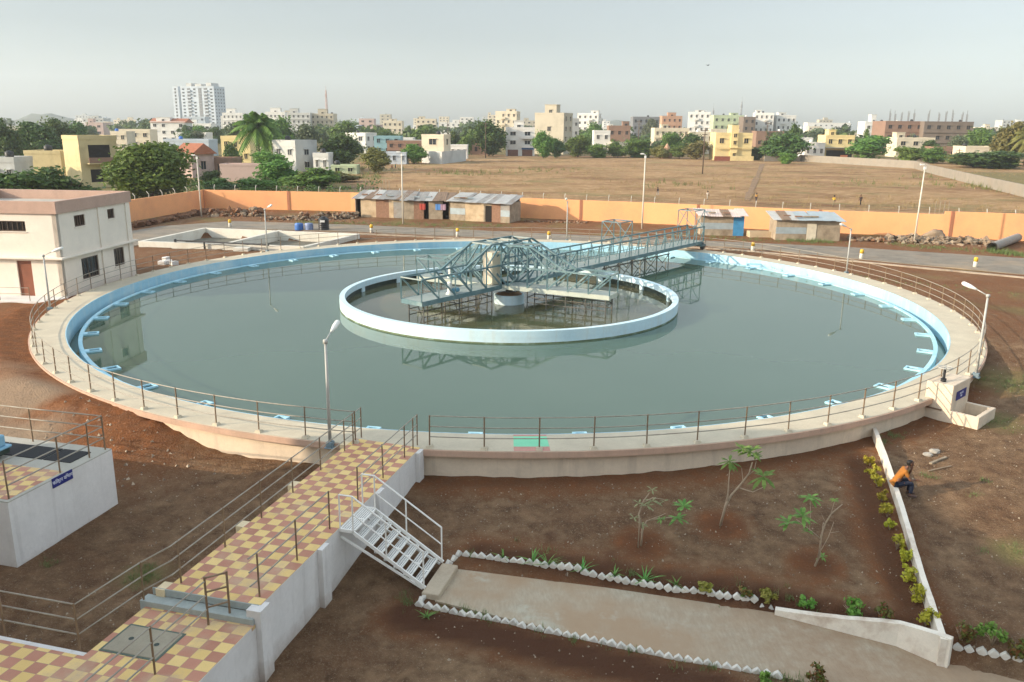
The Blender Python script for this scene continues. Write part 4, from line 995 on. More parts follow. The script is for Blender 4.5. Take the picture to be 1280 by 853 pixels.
# ------------------------------------------------------------------ orange boundary wall
ORM = M('orange_limewash', (.80, .385, .175), .9, .06, .5, .08, stain=(.62, .29, .16), stain_amt=.6, stain_scale=.3)
ORD_M = M('dark_orange_band', (.46, .20, .11), .9, .12, 1)
ow = thing('boundary_wall', 'long orange-washed boundary wall topped with wire posts behind the road', 'wall')
for (a, b_) in zip(WALL, WALL[1:]):
    wallbar(Vector(a), Vector(b_), .23, -.8, a[2] if b_[0] < 55 else 2.2, 'panel', ORM, ow)
PTS = []
for (a, b_) in zip(WALL, WALL[1:]):
    A2, B2 = Vector(a[:2]), Vector(b_[:2]); L = (B2-A2).length; n = max(1, int(L/2.3)); d = (B2-A2)/L
    for k in range(n): PTS.append((A2+d*(k+.5)*L/n, d, a[2]))
WIRE = M('wire_post_concrete', (.50, .47, .40), .9, .15)
for p, d, z in PTS:
    if p.x > 60 or p.x < -40: continue
    mb = MB(); n_ = Vector((-d.y, d.x)); mb.bar((p.x, p.y, z-.01), (p.x, p.y, z+.35), .06); mb.bar((p.x, p.y, z+.34), (p.x+n_.x*.22, p.y+n_.y*.22, z+.62), .06)
    mb.build('wire_post', WIRE, ow)
mb = MB()
for h, o_ in ((.2, 0), (.36, .02), (.55, .17)):
    for (p, d, z), (p2, d2, z2) in zip(PTS, PTS[1:]):
        mb.tube([(p.x-d.y*o_, p.y+d.x*o_, z+h), (p2.x-d2.y*o_, p2.y+d2.x*o_, z2+h)], .008, 3, False)
mb.build('barbed_wire', PIPE, ow)
for u in (254, 361, 726, 872, 1024, 1188):
    # the painted expansion joints stand a little proud of the wall
    best = min(((abs(pr((x_, line_y([Vector(p) for p in WALL], x_), 1))[0]-u), x_) for x_ in [-40+.05*i for i in range(2000)]))
    x_ = best[1]; y_ = line_y([Vector(p) for p in WALL], x_); mb = MB(); mb.box(x_-.16, x_+.16, y_-.2, y_-.10, -.6, 1.93 if u < 1180 else 2.24); mb.build('pilaster', ORD_M, ow)

# ------------------------------------------------------------------ shacks along the wall
TIN = M('rusty_tin', (.30, .285, .26), .55, .3, 1.5, .2, metal=.2, stain=(.24, .13, .07), stain_amt=.7)
PLANK = M('weathered_plank', (.34, .275, .195), .9, .35, 2, .3, stain=(.14, .095, .06), stain_amt=.6)
MUDW = M('mud_plaster', (.52, .40, .26), .95, .2, 2, .2, stain=(.30, .19, .10), stain_amt=.6)
TINB = M('bluish_tin', (.36, .42, .44), .5, .2, 2, .1, metal=.2, stain=(.42, .40, .36), stain_amt=.5)
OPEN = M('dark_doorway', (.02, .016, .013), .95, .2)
BLUEP = M('blue_sheet', (.06, .24, .44), .6, .2, 3); WHITED = M('whitewashed_door', (.62, .55, .42), .8, .15, 3, stain=(.4, .3, .2))
PINKR = M('pinkish_sheet', (.62, .50, .44), .7, .2, 3, stain=(.4, .28, .2))
BRICK = M('raw_brick', (.27, .155, .10), .95, .25, 5, .3)
TINL = M('light_tin', (.46, .45, .42), .5, .2, 2, .1, metal=.15, stain=(.30, .22, .15), stain_amt=.5); RUSTT = M('brown_rusted_tin', (.22, .15, .10), .8, .3, 3, .2)
def shack(name, label, uL, uR, vb, vt, panels, roofm, depth=2.6, tilt=.28, seed=1, over=.25):
    rr = random.Random(seed)
    a, q = at(uL, vb[0], -.28), at(uR, vb[1], -.28); d = (q-a); W = d.length; d.normalize(); n_ = Vector((-d.y, d.x, 0))
    z1 = topz((a+q)/2, vt); t = thing(name, label, 'shack', a)
    def sb(nm, x0, x1, y0, y1, za, zb, m, par=t):
        mb = MB(); mb.hull8([a+d*x+n_*y+Vector((0, 0, z+.28)) for z in (za, zb) for x, y in ((x0, y0), (x1, y0), (x1, y1), (x0, y1))]); return mb.build(nm, m, par)
    H = z1+.0; tot = sum(p[0] for p in panels); x = 0
    for wd, m, nm in panels:
        x1 = x+wd/tot*W
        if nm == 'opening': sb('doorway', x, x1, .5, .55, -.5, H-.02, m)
        elif nm == 'planks':
            o = sb('wall_panel', x, x1, 0, .08, -.5, H, m)
            k = max(2, int((x1-x)/.25))
            for i in range(k):
                if i % 2 == 0: continue
                xx = x+(x1-x)*i/k; sb('batten', xx, xx+.1, -.03, -.001, -.3, H-rr.uniform(.02, .25), m, o)
        elif nm == 'sheets':
            k = 3
            for i in range(k): sb('wall_sheet', x+.002, x1-.002, rr.uniform(-.03, .02), .08, -.3+(H+.3)*i/k, -.3+(H+.3)*(i+1)/k-.005, [PLANK, TINB, m][i % 3])
        elif nm == 'door': o = sb('door', x+.03, x1-.03, -.03, .05, -.28, H-.25, m); sb('lintel', x, x1, 0, .08, H-.24, H, PLANK)
        else: sb('wall_panel', x, x1, 0, .08, -.5, H, m)
        x = x1
    sb('side_wall', -.0, .08, .081, depth, -.5, H+.1, PLANK); sb('side_wall', W-.08, W, .081, depth, -.5, H+.1, PLANK); sb('rear_wall', .09, W-.09, depth-.08, depth, -.5, H+tilt-.05, PLANK)
    k = max(3, int(W/.62)); mb = MB()
    for i in range(k):          # ragged overlapping sheets, none quite in line
        mb.cur = rr.choice([0, 0, 1, 2]); x0 = -over+(W+2*over)*i/k-.06; x1 = -over+(W+2*over)*(i+1)/k+.12; dz = rr.uniform(0, .09); f0, f1 = -over-rr.uniform(-.05, .3), depth+rr.uniform(0, .35); sk = rr.uniform(-.22, .22); c = 8
        for j in range(c):
            xa, xb = x0+(x1-x0)*j/c, x0+(x1-x0)*(j+1)/c; za = .03*(j % 2); zb = .03*((j+1) % 2)
            P = lambda xx, yy, zz, o=0: a+d*(xx+o)+n_*yy+Vector((0, 0, .28+zz))
            lo_ = [P(xa, f0, H+.02+dz+za), P(xb, f0, H+.02+dz+zb), P(xb, f1, H+tilt+dz+zb, sk), P(xa, f1, H+tilt+dz+za, sk)]
            mb.hull8([v_-Vector((0, 0, .015)) for v_ in lo_]+lo_)
    mb.build('roof', [roofm, TINL, RUSTT], t)
    for i in range(int(W/1.3)):
        x0 = rr.uniform(0, W-.5); mb = MB(); zz = H+.1+tilt*.4; p = a+d*x0+n_*rr.uniform(.2, 1.2)+Vector((0, 0, zz+.28)); mb.box(p.x-.3, p.x+.35, p.y-.12, p.y+.12, p.z-.02, p.z+.1); mb.build('roof_weight', rr.choice([PLANK, TINB, BRICK]), t)
    return t, a, d, n_, W, H
shack('shack', 'mud-walled shack at the left end of the row with a black open doorway', 444, 503, (271, 273), 249.5, ((.55, OPEN, 'opening'), (1.4, MUDW, 'wall'), (1.2, BRICK, 'wall'), (.4, MUDW, 'wall'), (.8, TIN, 'door')), TIN, 3.0, .75, 2)
s2_ = shack('shack', 'plank shack in the middle of the row with blue and pink washing hung outside', 504, 562, (273.5, 274.5), 252, ((1.1, PLANK, 'planks'), (1.0, BRICK, 'wall'), (.5, OPEN, 'opening'), (1.4, PLANK, 'planks'), (.7, OPEN, 'opening')), TIN, 3.0, .72, 3)
shack('shack', 'patched shack with sagging grey roof at the right end of the row', 563, 637, (275, 279), 254, ((1.2, PLANK, 'sheets'), (1.6, MUDW, 'wall'), (.5, OPEN, 'door'), (.7, BRICK, 'wall'), (.7, TIN, 'sheets')), TIN, 3.2, .7, 4)
shack('shack', 'small shed with pinkish roof sheets and a blue side panel', 875, 929, (294, 295), 271, ((2.3, PLANK, 'sheets'), (.75, BLUEP, 'wall')), PINKR, 2.4, .45, 5)
shack('shack', 'larger wooden shed with corrugated roof and a white door', 969, 1049, (300, 301.5), 276.5, ((2.6, PLANK, 'sheets'), (.85, WHITED, 'door'), (2.0, PLANK, 'planks')), TINB, 2.8, .55, 6)
for i, (s_, c, lab) in enumerate(((.70, (.10, .25, .55), 'blue cloth hung on the plank wall of the middle shack'), (.80, (.45, .30, .38), 'pink cloth hung on the plank wall of the middle shack'), (.36, (.45, .08, .06), 'dark red cloth hung on the brick panel of the middle shack'))):
    _, a, d, n_, W, H = s2_; mb = MB(); p = a+d*W*s_-n_*.06+Vector((0, 0, .28))
    for j in range(4):
        x0, x1 = j*.16, (j+1)*.16; o0, o1 = .03*(j % 2), .03*((j+1) % 2)
        mb.hull8([p+d*x0-n_*o0+Vector((0, 0, H-.9)), p+d*x1-n_*o1+Vector((0, 0, H-.9)), p+d*x1-n_*(o1-.015)+Vector((0, 0, H-.9)), p+d*x0-n_*(o0-.015)+Vector((0, 0, H-.9)),
                  p+d*x0-n_*o0+Vector((0, 0, H-.25)), p+d*x1-n_*o1+Vector((0, 0, H-.25)), p+d*x1-n_*(o1-.015)+Vector((0, 0, H-.25)), p+d*x0-n_*(o0-.015)+Vector((0, 0, H-.25))])
    tag(mb.build('hanging_cloth', M('cloth_%d' % i, c, .9, .1)), lab, 'cloth')
t = thing('stone_trough', 'low rough masonry trough between the two sheds by the wall', 'trough', at(955, 297, -.3)); P = t.location
mb = MB(); mb.box(P.x-1.4, P.x+1.3, P.y-.1, P.y+.1, -.6, .25); mb.box(P.x-1.4, P.x-1.2, P.y+.1, P.y+1.1, -.6, .24); mb.box(P.x+1.1, P.x+1.3, P.y+.1, P.y+1.1, -.6, .24); mb.box(P.x-1.2, P.x+1.1, P.y+.95, P.y+1.1, -.6, .23); mb.build('masonry', MUDW, t)

# ------------------------------------------------------------------ rubble, earth heaps, concrete pipe
RUB = M('rubble_stone', (.27, .20, .135), .95, .4, 1.5, .4, stain=(.15, .10, .065)); REDE = M('heaped_red_earth', (.19, .095, .05), .95, .3, 1.5, .6, stain=(.11, .06, .035))
def heap(u0, v0, u1, v1, hgt, n, smax, mats, seed, spread=1.6):
    rr = random.Random(seed); mb = MB(); a, q = at(u0, v0, -.3), at(u1, v1, -.3)
    for k in range(int(n*2.1)):
        t = rr.random(); o = rr.gauss(0, spread*.5); p = a+(q-a)*t; s = rr.uniform(.25, 1)*smax
        mb.cur = rr.choice([0, 0, 1]); z = -.3+hgt*max(0, 1-abs(o)/spread)*rr.uniform(.3, 1)*(.5+.7*abs(mnoise.noise(Vector((t*6, seed, 0)))+.4))
        mb.blob((p.x+rr.uniform(-.3, .3), p.y+o, z), s*.62, rr.random()*50, 1.1, 1, (1, rr.uniform(.6, 1.2), rr.uniform(.5, .9)))
    o = mb.build('rubble', mats); o['kind'] = 'stuff'; return o
heap(372, 276, 446, 272, .8, 190, .42, [RUB, REDE], 1); heap(1110, 301, 1235, 305, .7, 210, .5, [RUB, M('pale_rubble', (.27, .215, .155), .95, .4, 1.5, .4)], 2, 1.5)
heap(330, 275, 380, 273, .35, 70, .4, [RUB, REDE], 5); heap(168, 285, 262, 266, .55, 170, .6, [REDE, M('dark_red_earth', (.12, .055, .03), .95, .3, 1.5, .5)], 3, 1.4)
heap(262, 270, 325, 270, .9, 70, .7, [REDE, RUB], 4, 1.0); heap(655, 277, 735, 279, .12, 60, .3, [REDE, RUB], 6, .8); heap(1060, 300, 1112, 303, .4, 60, .4, [RUB, REDE], 7, 1)
mb = MB(); P = at(1168, 301, -.3); mb.blob((P.x, P.y+.2, .15), .75, 5, .35, 3, (1.3, .8, .7)); o = mb.build('boulder', RUB, smooth=True); tag(o, 'large rounded boulder lying on the rubble by the wall', 'boulder')
P0, P1 = at(1240, 309, .05), at(1272, 297, .1)
t = thing('concrete_pipe', 'grey concrete pipe lying on the rubble at the right end of the wall', 'pipe', P0)
mb = MB(); mb.tube([P0, P1], .38, 18, False); dd = (P1-P0).normalized(); mb.tube([P1, P0+dd*.01], .30, 18, False)
o = mb.build('barrel', M('pipe_concrete', (.33, .30, .255), .9, .15, 2, .2), t); smooth_angle(o)
mb = MB(); mb.tube([P0-dd*.01, P0+dd*.2], .43, 18, False); mb.tube([P0+dd*.2, P0-dd*.01], .3, 18, False); o = mb.build('collar', MATS['pipe_concrete'], t)

# ------------------------------------------------------------------ brick edging, kerb and curved wall in the garden
LIMEB = M('limewashed_brick', (.66, .63, .56), .85, .12, 6, .25, stain=(.42, .34, .26), stain_amt=.6, stain_scale=3, rnd_obj=.12)
mb = MB(); mb.box(-.085, .085, -.055, .055, -.085, .085); tmp = mb.build('brick_source', LIMEB); bevel(tmp, .012); bme = tmp.data; bpy.data.objects.remove(tmp)
def brick(P, ang, label, group, tilt=45):
    o = bpy.data.objects.new('brick', bme); COL.objects.link(o); tag(o, label, 'brick', group)
    o.location = P; o.rotation_mode = 'XYZ'; o.matrix_world = Matrix.Translation(P) @ Matrix.Rotation(ang, 4, 'Z') @ Matrix.Rotation(R_(tilt+rnd.uniform(-7, 7)), 4, 'Y') @ Matrix.Rotation(R_(rnd.uniform(-6, 6)), 4, 'X') @ Matrix.Scale(rnd.uniform(.92, 1.08), 4)
def brick_row(px, zf, label, group, step=.212):
    L = [atf(u, v, zf) for u, v in px]; acc = 0.
    for a, q in zip(L, L[1:]):
        d = q-a; ln = d.length; d.normalize(); ang = math.atan2(d.y, d.x); s = acc
        while s < ln:
            p = a+d*s; p.z = zf(p.x, p.y)+.015+rnd.uniform(-.015, .015); p += Vector((rnd.uniform(-.012, .012), rnd.uniform(-.015, .015), 0)); brick(p, ang+R_(rnd.uniform(-6, 6)), label, group); s += step
        acc = s-ln
brick_row(((561, 706), (575, 693), (640, 702), (757, 722), (866, 740), (970, 757)), gz, 'white brick set cornerwise in the edging along the garden side of the path', 'white edging bricks on the garden side of the path')
brick_row(((531, 747), (522, 758), (640, 780), (760, 806), (870, 828), (976, 847)), gz, 'white brick set cornerwise in the edging along the lower side of the path', 'white edging bricks on the lower side of the path')
brick_row(((1197, 810), (1240, 818), (1300, 830)), gz, 'white brick set cornerwise in the short edging right of the kerb wall', 'white edging bricks right of the kerb wall', .24)
KW = M('kerb_limewash', (.76, .69, .58), .85, .10, 2, .2, stain=(.40, .26, .17), stain_amt=.7, stain_scale=1.3)
kz0 = lambda p: pw(p.y, G_MAIN)
t = thing('kerb_wall', 'long low whitewashed kerb wall dividing the garden from bare ground', 'kerb', KERB_A)
mb = MB(); n = 40
ka, kb = KERB_A.copy(), KERB_B.copy()
dk_ = (kb-ka); dk_.z = 0; dk_.normalize(); nk = Vector((-dk_.y, dk_.x, 0)); pv = None
for i in range(n+1):
    p = ka+(kb-ka)*i/n; z = gz(p.x, p.y, False); wv = .07+.012*mnoise.noise(Vector((i*.5, 2, 0))); zt = kz0(p)+.30+.012*mnoise.noise(Vector((i*.7, 0, 3)))
    c = [p-nk*wv, p+nk*wv]; row = [Vector((c[0].x, c[0].y, -3)), Vector((c[1].x, c[1].y, -3)), Vector((c[1].x, c[1].y, zt)), Vector((c[0].x, c[0].y, zt))]
    if pv:
        for a, b_ in ((1, 2), (2, 3), (3, 0)): mb.quad(pv[a], pv[b_], row[b_], row[a])
    else: mb.quad(row[0], row[1], row[2], row[3])
    pv = row
mb.quad(pv[3], pv[2], pv[1], pv[0])
o = mb.build('wall', KW, t); weld(o)
KZT = kz0(kb)+.30
t = thing('retaining_wall', 'curved low whitewashed wall beside the path, growing taller towards the kerb', 'wall', PWALL[0])
mb = MB(); pv = None; n = 30; WL2 = PWALL[:-1]+[Vector((kb.x+.12, kb.y-.06, 0))]
L3 = []
for i in range(n+1):
    s = i/n*(len(WL2)-1); k = min(int(s), len(WL2)-2); L3.append(WL2[k]+(WL2[k+1]-WL2[k])*(s-k))
for i, p in enumerate(L3):
    d = (L3[min(i+1, n)]-L3[max(i-1, 0)]); d.z = 0; d.normalize(); nn = Vector((-d.y, d.x, 0)); f = i/n
    zt = pathz(p.x)+.05+(KZT+.02-pathz(p.x)-.05)*ss(-.35, 1.0, f)+.006*mnoise.noise(Vector((i*.5, 7, 0)))
    row = [Vector((p.x-nn.x*.02, p.y-nn.y*.02, -3.)), Vector((p.x+nn.x*.2, p.y+nn.y*.2, -3.)), Vector((p.x+nn.x*.18, p.y+nn.y*.18, zt)), Vector((p.x+nn.x*.01, p.y+nn.y*.01, zt))]
    if pv:
        for a, b_ in ((1, 2), (2, 3), (3, 0)): mb.quad(pv[a], pv[b_], row[b_], row[a])
    else: mb.quad(*row)
    pv = row
mb.quad(pv[3], pv[2], pv[1], pv[0]); o = mb.build('wall', KW, t); weld(o)

# ------------------------------------------------------------------ the building the photograph is taken from; its shade covers the garden
fh = thing('filter_house', 'tall cream flat-roofed filter house behind the viewpoint, shading the garden', 'building', (-28, -50, 0))
mb = MB(); mb.box(-30, -17.5, -80, -31.2, -3, 8.6); mb.box(-17.49, 8, -80, -51.5, -3, 7.6); mb.build('walls', CREAMM, fh)
mb = MB(); mb.box(-30.1, -17.4, -80.1, -31.1, 8.6, 9.2); mb.build('parapet', PARM, fh)
for i in range(6):
    mb = MB(); y = -34-i*3; mb.box(-17.5, -17.45, y-.7, y+.7, 1, 2.3); mb.build('window', GLASSD, fh)
# ------------------------------------------------------------------ people
SKINM = M('brown_skin', (.16, .075, .045), .55, .08, 8, 0); HAIRM = M('black_hair', (.010, .009, .009), .6, .2, 20, .1)
def skin_mesh(joints, edges, sub=2, root=0):
    me = bpy.data.meshes.new('body'); names = list(joints); me.from_pydata([joints[n][0] for n in names], [(names.index(a), names.index(b_)) for a, b_ in edges], [])
    o = bpy.data.objects.new('skin_source', me); COL.objects.link(o)
    m_ = o.modifiers.new('s', 'SKIN'); m_.use_smooth_shade = True
    for i, n in enumerate(names):
        sv = me.skin_vertices[0].data[i]; r = joints[n][1]; sv.radius = r if isinstance(r, tuple) else (r, r); sv.use_root = (i == root)
    s_ = o.modifiers.new('d', 'SUBSURF'); s_.levels = sub; s_.render_levels = sub
    bpy.context.view_layer.update()
    r = bpy.data.meshes.new_from_object(o.evaluated_get(bpy.context.evaluated_depsgraph_get())); bpy.data.objects.remove(o); return r
def mesh_obj(name, me, mat, par):
    me.materials.clear(); me.materials.append(mat); o = bpy.data.objects.new(name, me); COL.objects.link(o); o.parent = par; return o
def add_hands(me_obj, hands):
    bm = bmesh.new(); bm.from_mesh(me_obj.data); mb = MB()
    for wrist, d, side in hands:
        d = Vector(d).normalized(); s = d.cross(Vector((0, 0, 1))).normalized(); up = s.cross(d)
        w_ = Vector(wrist)
        for k, (off, ln) in enumerate(((-.03, .06), (-.010, .075), (.012, .07), (.032, .055))):
            b0_ = w_+d*.075+s*off; mb.tube([b0_-d*.05, b0_, b0_+d*ln*.5-up*.01, b0_+d*ln-up*.035], [.012, .0105, .009, .007], 6)
        mb.tube([w_+d*.015, w_+d*.05+s*.05*side, w_+d*.085+s*.06*side-up*.01], [.014, .012, .009], 6)
        mb.tube([w_-d*.02, w_+d*.04, w_+d*.085], [.026, .04, .036], 8)
    t = mb.mesh('t', SKINM); bm.from_mesh(t); bm.to_mesh(me_obj.data); bm.free()
def head_on(me_obj, c, fwd, tilt):
    # a shaped head with brow, nose, jaw, ears
    bm = bmesh.new(); bm.from_mesh(me_obj.data); mb = MB(); f = Vector(fwd).normalized(); sd_ = Vector((0, 0, 1)).cross(f).normalized(); up = f.cross(sd_); up = up*math.cos(tilt)+f*math.sin(tilt); f = sd_.cross(up)
    c = Vector(c); prof = [(-.115, .02), (-.105, .05), (-.07, .068), (-.02, .078), (.03, .085), (.07, .078), (.1, .05), (.115, .0)]
    i0 = len(mb.v); n = 14
    for z, r in prof:
        for j in range(n):
            t = 2*math.pi*j/n; x = math.cos(t)*r*1.12+(.012 if z < -.04 else 0); y = math.sin(t)*r*.92
            mb.v.append(tuple(c+f*x+sd_*y+up*z))
    for k in range(len(prof)-1):
        for j in range(n): l = (j+1) % n; mb.f.append((i0+k*n+j, i0+k*n+l, i0+(k+1)*n+l, i0+(k+1)*n+j)); mb.mi.append(0)
    mb.tube([c+f*.085+up*.02, c+f*.105-up*.02, c+f*.085-up*.03], [.008, .015, .012], 6)
    for s in (-1, 1): mb.tube([c+sd_*s*.078+up*.02, c+sd_*s*.09-up*.0, c+sd_*s*.078-up*.035], [.012, .018, .01], 6)
    t = mb.mesh('t', SKINM, True); bm.from_mesh(t); bm.to_mesh(me_obj.data); bm.free()
    hb_ = MB()
    for z, r in [(.0, .083), (.03, .093), (.07, .088), (.1, .06), (.122, .0)]:
        for j in range(n):
            t = 2*math.pi*j/n; x = math.cos(t)*r*1.12-.012; y = math.sin(t)*r*.95; zz = z+(-.05 if math.cos(t) < -.2 and z < .02 else (.045 if math.cos(t) > .5 and z < .05 else 0))
            hb_.v.append(tuple(c+f*min(x, .085 if z < .05 else 1)+sd_*y+up*zz))
    for k in range(4):
        for j in range(n): l = (j+1) % n; hb_.f.append((k*n+j, k*n+l, (k+1)*n+l, (k+1)*n+j)); hb_.mi.append(0)
    eyes = MB()
    for s in (-1, 1): eyes.blob(c+f*.083+sd_*s*.032+up*.012, .011, 1, 0, 1)
    return hb_, eyes
def seated_man():
    foot = ag(1135, 630); seat = at(1121, 614, -.55)
    s = .0; 
    # sits on the kerb: the point of the kerb line nearest the seat pixel
    best = min(((abs(pr(KERB_A+(KERB_B-KERB_A)*k/200)[1]-617), k) for k in range(201)))[1]; P = KERB_A+(KERB_B-KERB_A)*best/200
    g = gz(P.x, P.y, False); P = Vector((P.x+.03, P.y, g-.0)); t = thing('person', 'man in orange shirt and dark jeans sitting bent forward on the white kerb', 'person', P, R_(-12)); t.scale = (.93,)*3
    seat_z = .30+.10
    J = dict(hip=((0, 0, seat_z+.03), (.14, .12)), sp=((.05, 0, seat_z+.24), (.135, .105)), ch=((.17, 0, seat_z+.44), (.155, .115)), nk=((.26, 0, seat_z+.565), .05), hd=((.31, 0, seat_z+.62), .05))
    E = [('hip', 'sp'), ('sp', 'ch'), ('ch', 'nk'), ('nk', 'hd')]
    for sgn, n in ((1, 'l'), (-1, 'r')):
        J['h'+n] = ((.04, sgn*.10, seat_z), .088); J['k'+n] = ((.44, sgn*.13, seat_z+.10), .062); J['m'+n] = ((.44, sgn*.13, seat_z-.14), .058); J['a'+n] = ((.40, sgn*.13, .085), .042); J['t'+n] = ((.58, sgn*.14, .035), .038)
        J['s'+n] = ((.19, sgn*.18, seat_z+.47), .06); E += [('hip', 'h'+n), ('h'+n, 'k'+n), ('k'+n, 'm'+n), ('m'+n, 'a'+n), ('a'+n, 't'+n), ('ch', 's'+n)]
    J['el'] = ((.38, .20, seat_z+.22), .042); J['wl'] = ((.42, .07, seat_z+.50), .028); J['er'] = ((.36, -.21, seat_z+.20), .042); J['wr'] = ((.55, -.09, seat_z+.20), .028)
    E += [('sl', 'el'), ('el', 'wl'), ('sr', 'er'), ('er', 'wr')]
    body = mesh_obj('body', skin_mesh(J, E), SKINM, t)
    add_hands(body, [(J['wl'][0], (-.05, -.05, 1), 1), (J['wr'][0], (1, .2, -.15), -1)])
    hair, eyes = head_on(body, (.345, 0, seat_z+.72), (1, 0, 0), -.35)
    o = hair.build('hair', HAIRM, t, True, False); eyes.build('eye', HAIRM, t, True, False)
    SH = M('orange_shirt', (.33, .125, .020), .9, .12, 9, .1); JN = M('dark_jeans', (.018, .024, .045), .9, .2, 9, .1)
    def sub(keys, grow, edges=None): return {k: (J[k][0], tuple(x+grow for x in (J[k][1] if isinstance(J[k][1], tuple) else (J[k][1],)*2))) for k in keys}
    S = sub(['hip', 'sp', 'ch', 'sl', 'sr'], .018); S['el2'] = ((.29, .2, seat_z+.34), .062); S['er2'] = ((.30, -.205, seat_z+.30), .060); S['tail'] = ((-.05, 0, seat_z-.03), (.13, .15)); S['c2'] = ((.235, 0, seat_z+.525), .065)
    mesh_obj('shirt', skin_mesh(S, [('hip', 'sp'), ('sp', 'ch'), ('ch', 'c2'), ('ch', 'sl'), ('ch', 'sr'), ('sl', 'el2'), ('sr', 'er2'), ('hip', 'tail')]), SH, t)
    T_ = sub(['hip', 'hl', 'hr', 'kl', 'kr', 'ml', 'mr'], .012); T_['al'] = ((.41, .13, .12), .055); T_['ar'] = ((.41, -.13, .12), .055)
    mesh_obj('jeans', skin_mesh(T_, [('hip', 'hl'), ('hip', 'hr'), ('hl', 'kl'), ('hr', 'kr'), ('kl', 'ml'), ('kr', 'mr'), ('ml', 'al'), ('mr', 'ar')]), JN, t)
    for sgn in (-1, 1):
        mb = MB(); mb.tube([(.36, sgn*.13, .045), (.44, sgn*.13, .06), (.56, sgn*.135, .045), (.62, sgn*.14, .035)], [.04, .048, .042, .025], 8); mb.build('sandal', M('brown_sandal', (.10, .06, .05), .7), t, True, False)
seated_man()
def standing(u, vtop, dist, rz, label, shirt, trousers, h=1.65, cat='person', group=None):
    P = put(u, dist); g = -.3
    if vtop: h = min(1.75, max(1.0, topz(P, vtop)-g))
    t = thing('person', label, cat, (P.x, P.y, g), rz, group); k = h/1.7
    J = dict(hip=((0, 0, .92*k), (.13*k, .1*k)), ch=((.02, 0, 1.28*k), (.15*k, .1*k)), nk=((.03, 0, 1.45*k), .05*k), hd=((.05, 0, 1.50*k), .05*k))
    E = [('hip', 'ch'), ('ch', 'nk'), ('nk', 'hd')]
    for s, n in ((1, 'l'), (-1, 'r')):
        f = .16*s
        J['h'+n] = ((0, s*.09*k, .88*k), .085*k); J['k'+n] = ((f*.6, s*.1*k, .48*k), .06*k); J['a'+n] = ((f*.9-.03, s*.1*k, .08*k), .042*k); J['t'+n] = ((f*.9+.13, s*.11*k, .035), .036*k)
        J['s'+n] = ((.02, s*.19*k, 1.36*k), .055*k); J['e'+n] = ((-f*.4, s*.25*k, 1.08*k), .04*k); J['w'+n] = ((-f*.4+.08, s*.24*k, .86*k), .03*k)
        E += [('hip', 'h'+n), ('h'+n, 'k'+n), ('k'+n, 'a'+n), ('a'+n, 't'+n), ('ch', 's'+n), ('s'+n, 'e'+n), ('e'+n, 'w'+n)]
    b_ = mesh_obj('body', skin_mesh(J, E, 1), SKINM, t); hair, _ = head_on(b_, (.05, 0, 1.6*k), (1, 0, 0), 0); hair.build('hair', HAIRM, t, True, False)
    add_hands(b_, [(J['wl'][0], (.2, 0, -1), 1), (J['wr'][0], (.2, 0, -1), -1)])
    S = {n: (J[n][0], (J[n][1] if isinstance(J[n][1], tuple) else (J[n][1],)*2)) for n in ('hip', 'ch', 'sl', 'sr', 'el', 'er')}; S = {n: (p, (r[0]+.02, r[1]+.02)) for n, (p, r) in S.items()}
    mesh_obj('shirt', skin_mesh(S, [('hip', 'ch'), ('ch', 'sl'), ('ch', 'sr'), ('sl', 'el'), ('sr', 'er')], 1), M('shirt_%s' % label.split()[2], shirt, .9, .1), t)
    S = {n: (J[n][0], (J[n][1] if isinstance(J[n][1], tuple) else (J[n][1],)*2)) for n in ('hip', 'hl', 'hr', 'kl', 'kr', 'al', 'ar')}; S = {n: (p, (r[0]+.014, r[1]+.014)) for n, (p, r) in S.items()}
    mesh_obj('trousers', skin_mesh(S, [('hip', 'hl'), ('hip', 'hr'), ('hl', 'kl'), ('hr', 'kr'), ('kl', 'al'), ('kr', 'ar')], 1), M('trousers_%s' % label.split()[2], trousers, .9, .1), t)
standing(1041.5, 244.5, 113, R_(20), 'person in yellow shirt walking in the field just beyond the orange wall', (.62, .40, .04), (.25, .2, .12))
standing(1075.3, 243.5, 115, R_(200), 'person in black clothes walking in the field just beyond the orange wall', (.02, .018, .018), (.02, .018, .018))
standing(945, 241.5, 119, R_(60), 'person in ochre shirt and dark trousers walking left of the two walkers', (.42, .24, .06), (.05, .04, .05))
standing(884, 239, 122, R_(40), 'person in pale clothes walking beyond the wall above the shed with pinkish roof', (.5, .45, .38), (.4, .36, .3))
standing(822, 234.5, 128, R_(120), 'person in dark clothes walking beyond the wall right of the tall pole', (.05, .045, .05), (.35, .33, .3))
standing(490, 211, 195, R_(-60), 'person in red clothes standing at the left edge of the field near the houses', (.45, .05, .05), (.3, .05, .06))
standing(494.5, 209.5, 200, R_(-90), 'person in green shirt at the left edge of the field near the houses', (.06, .22, .10), (.06, .06, .08))
standing(480, 211.5, 195, R_(-20), 'person in white shirt at the left edge of the field near the houses', (.6, .58, .52), (.12, .1, .1))

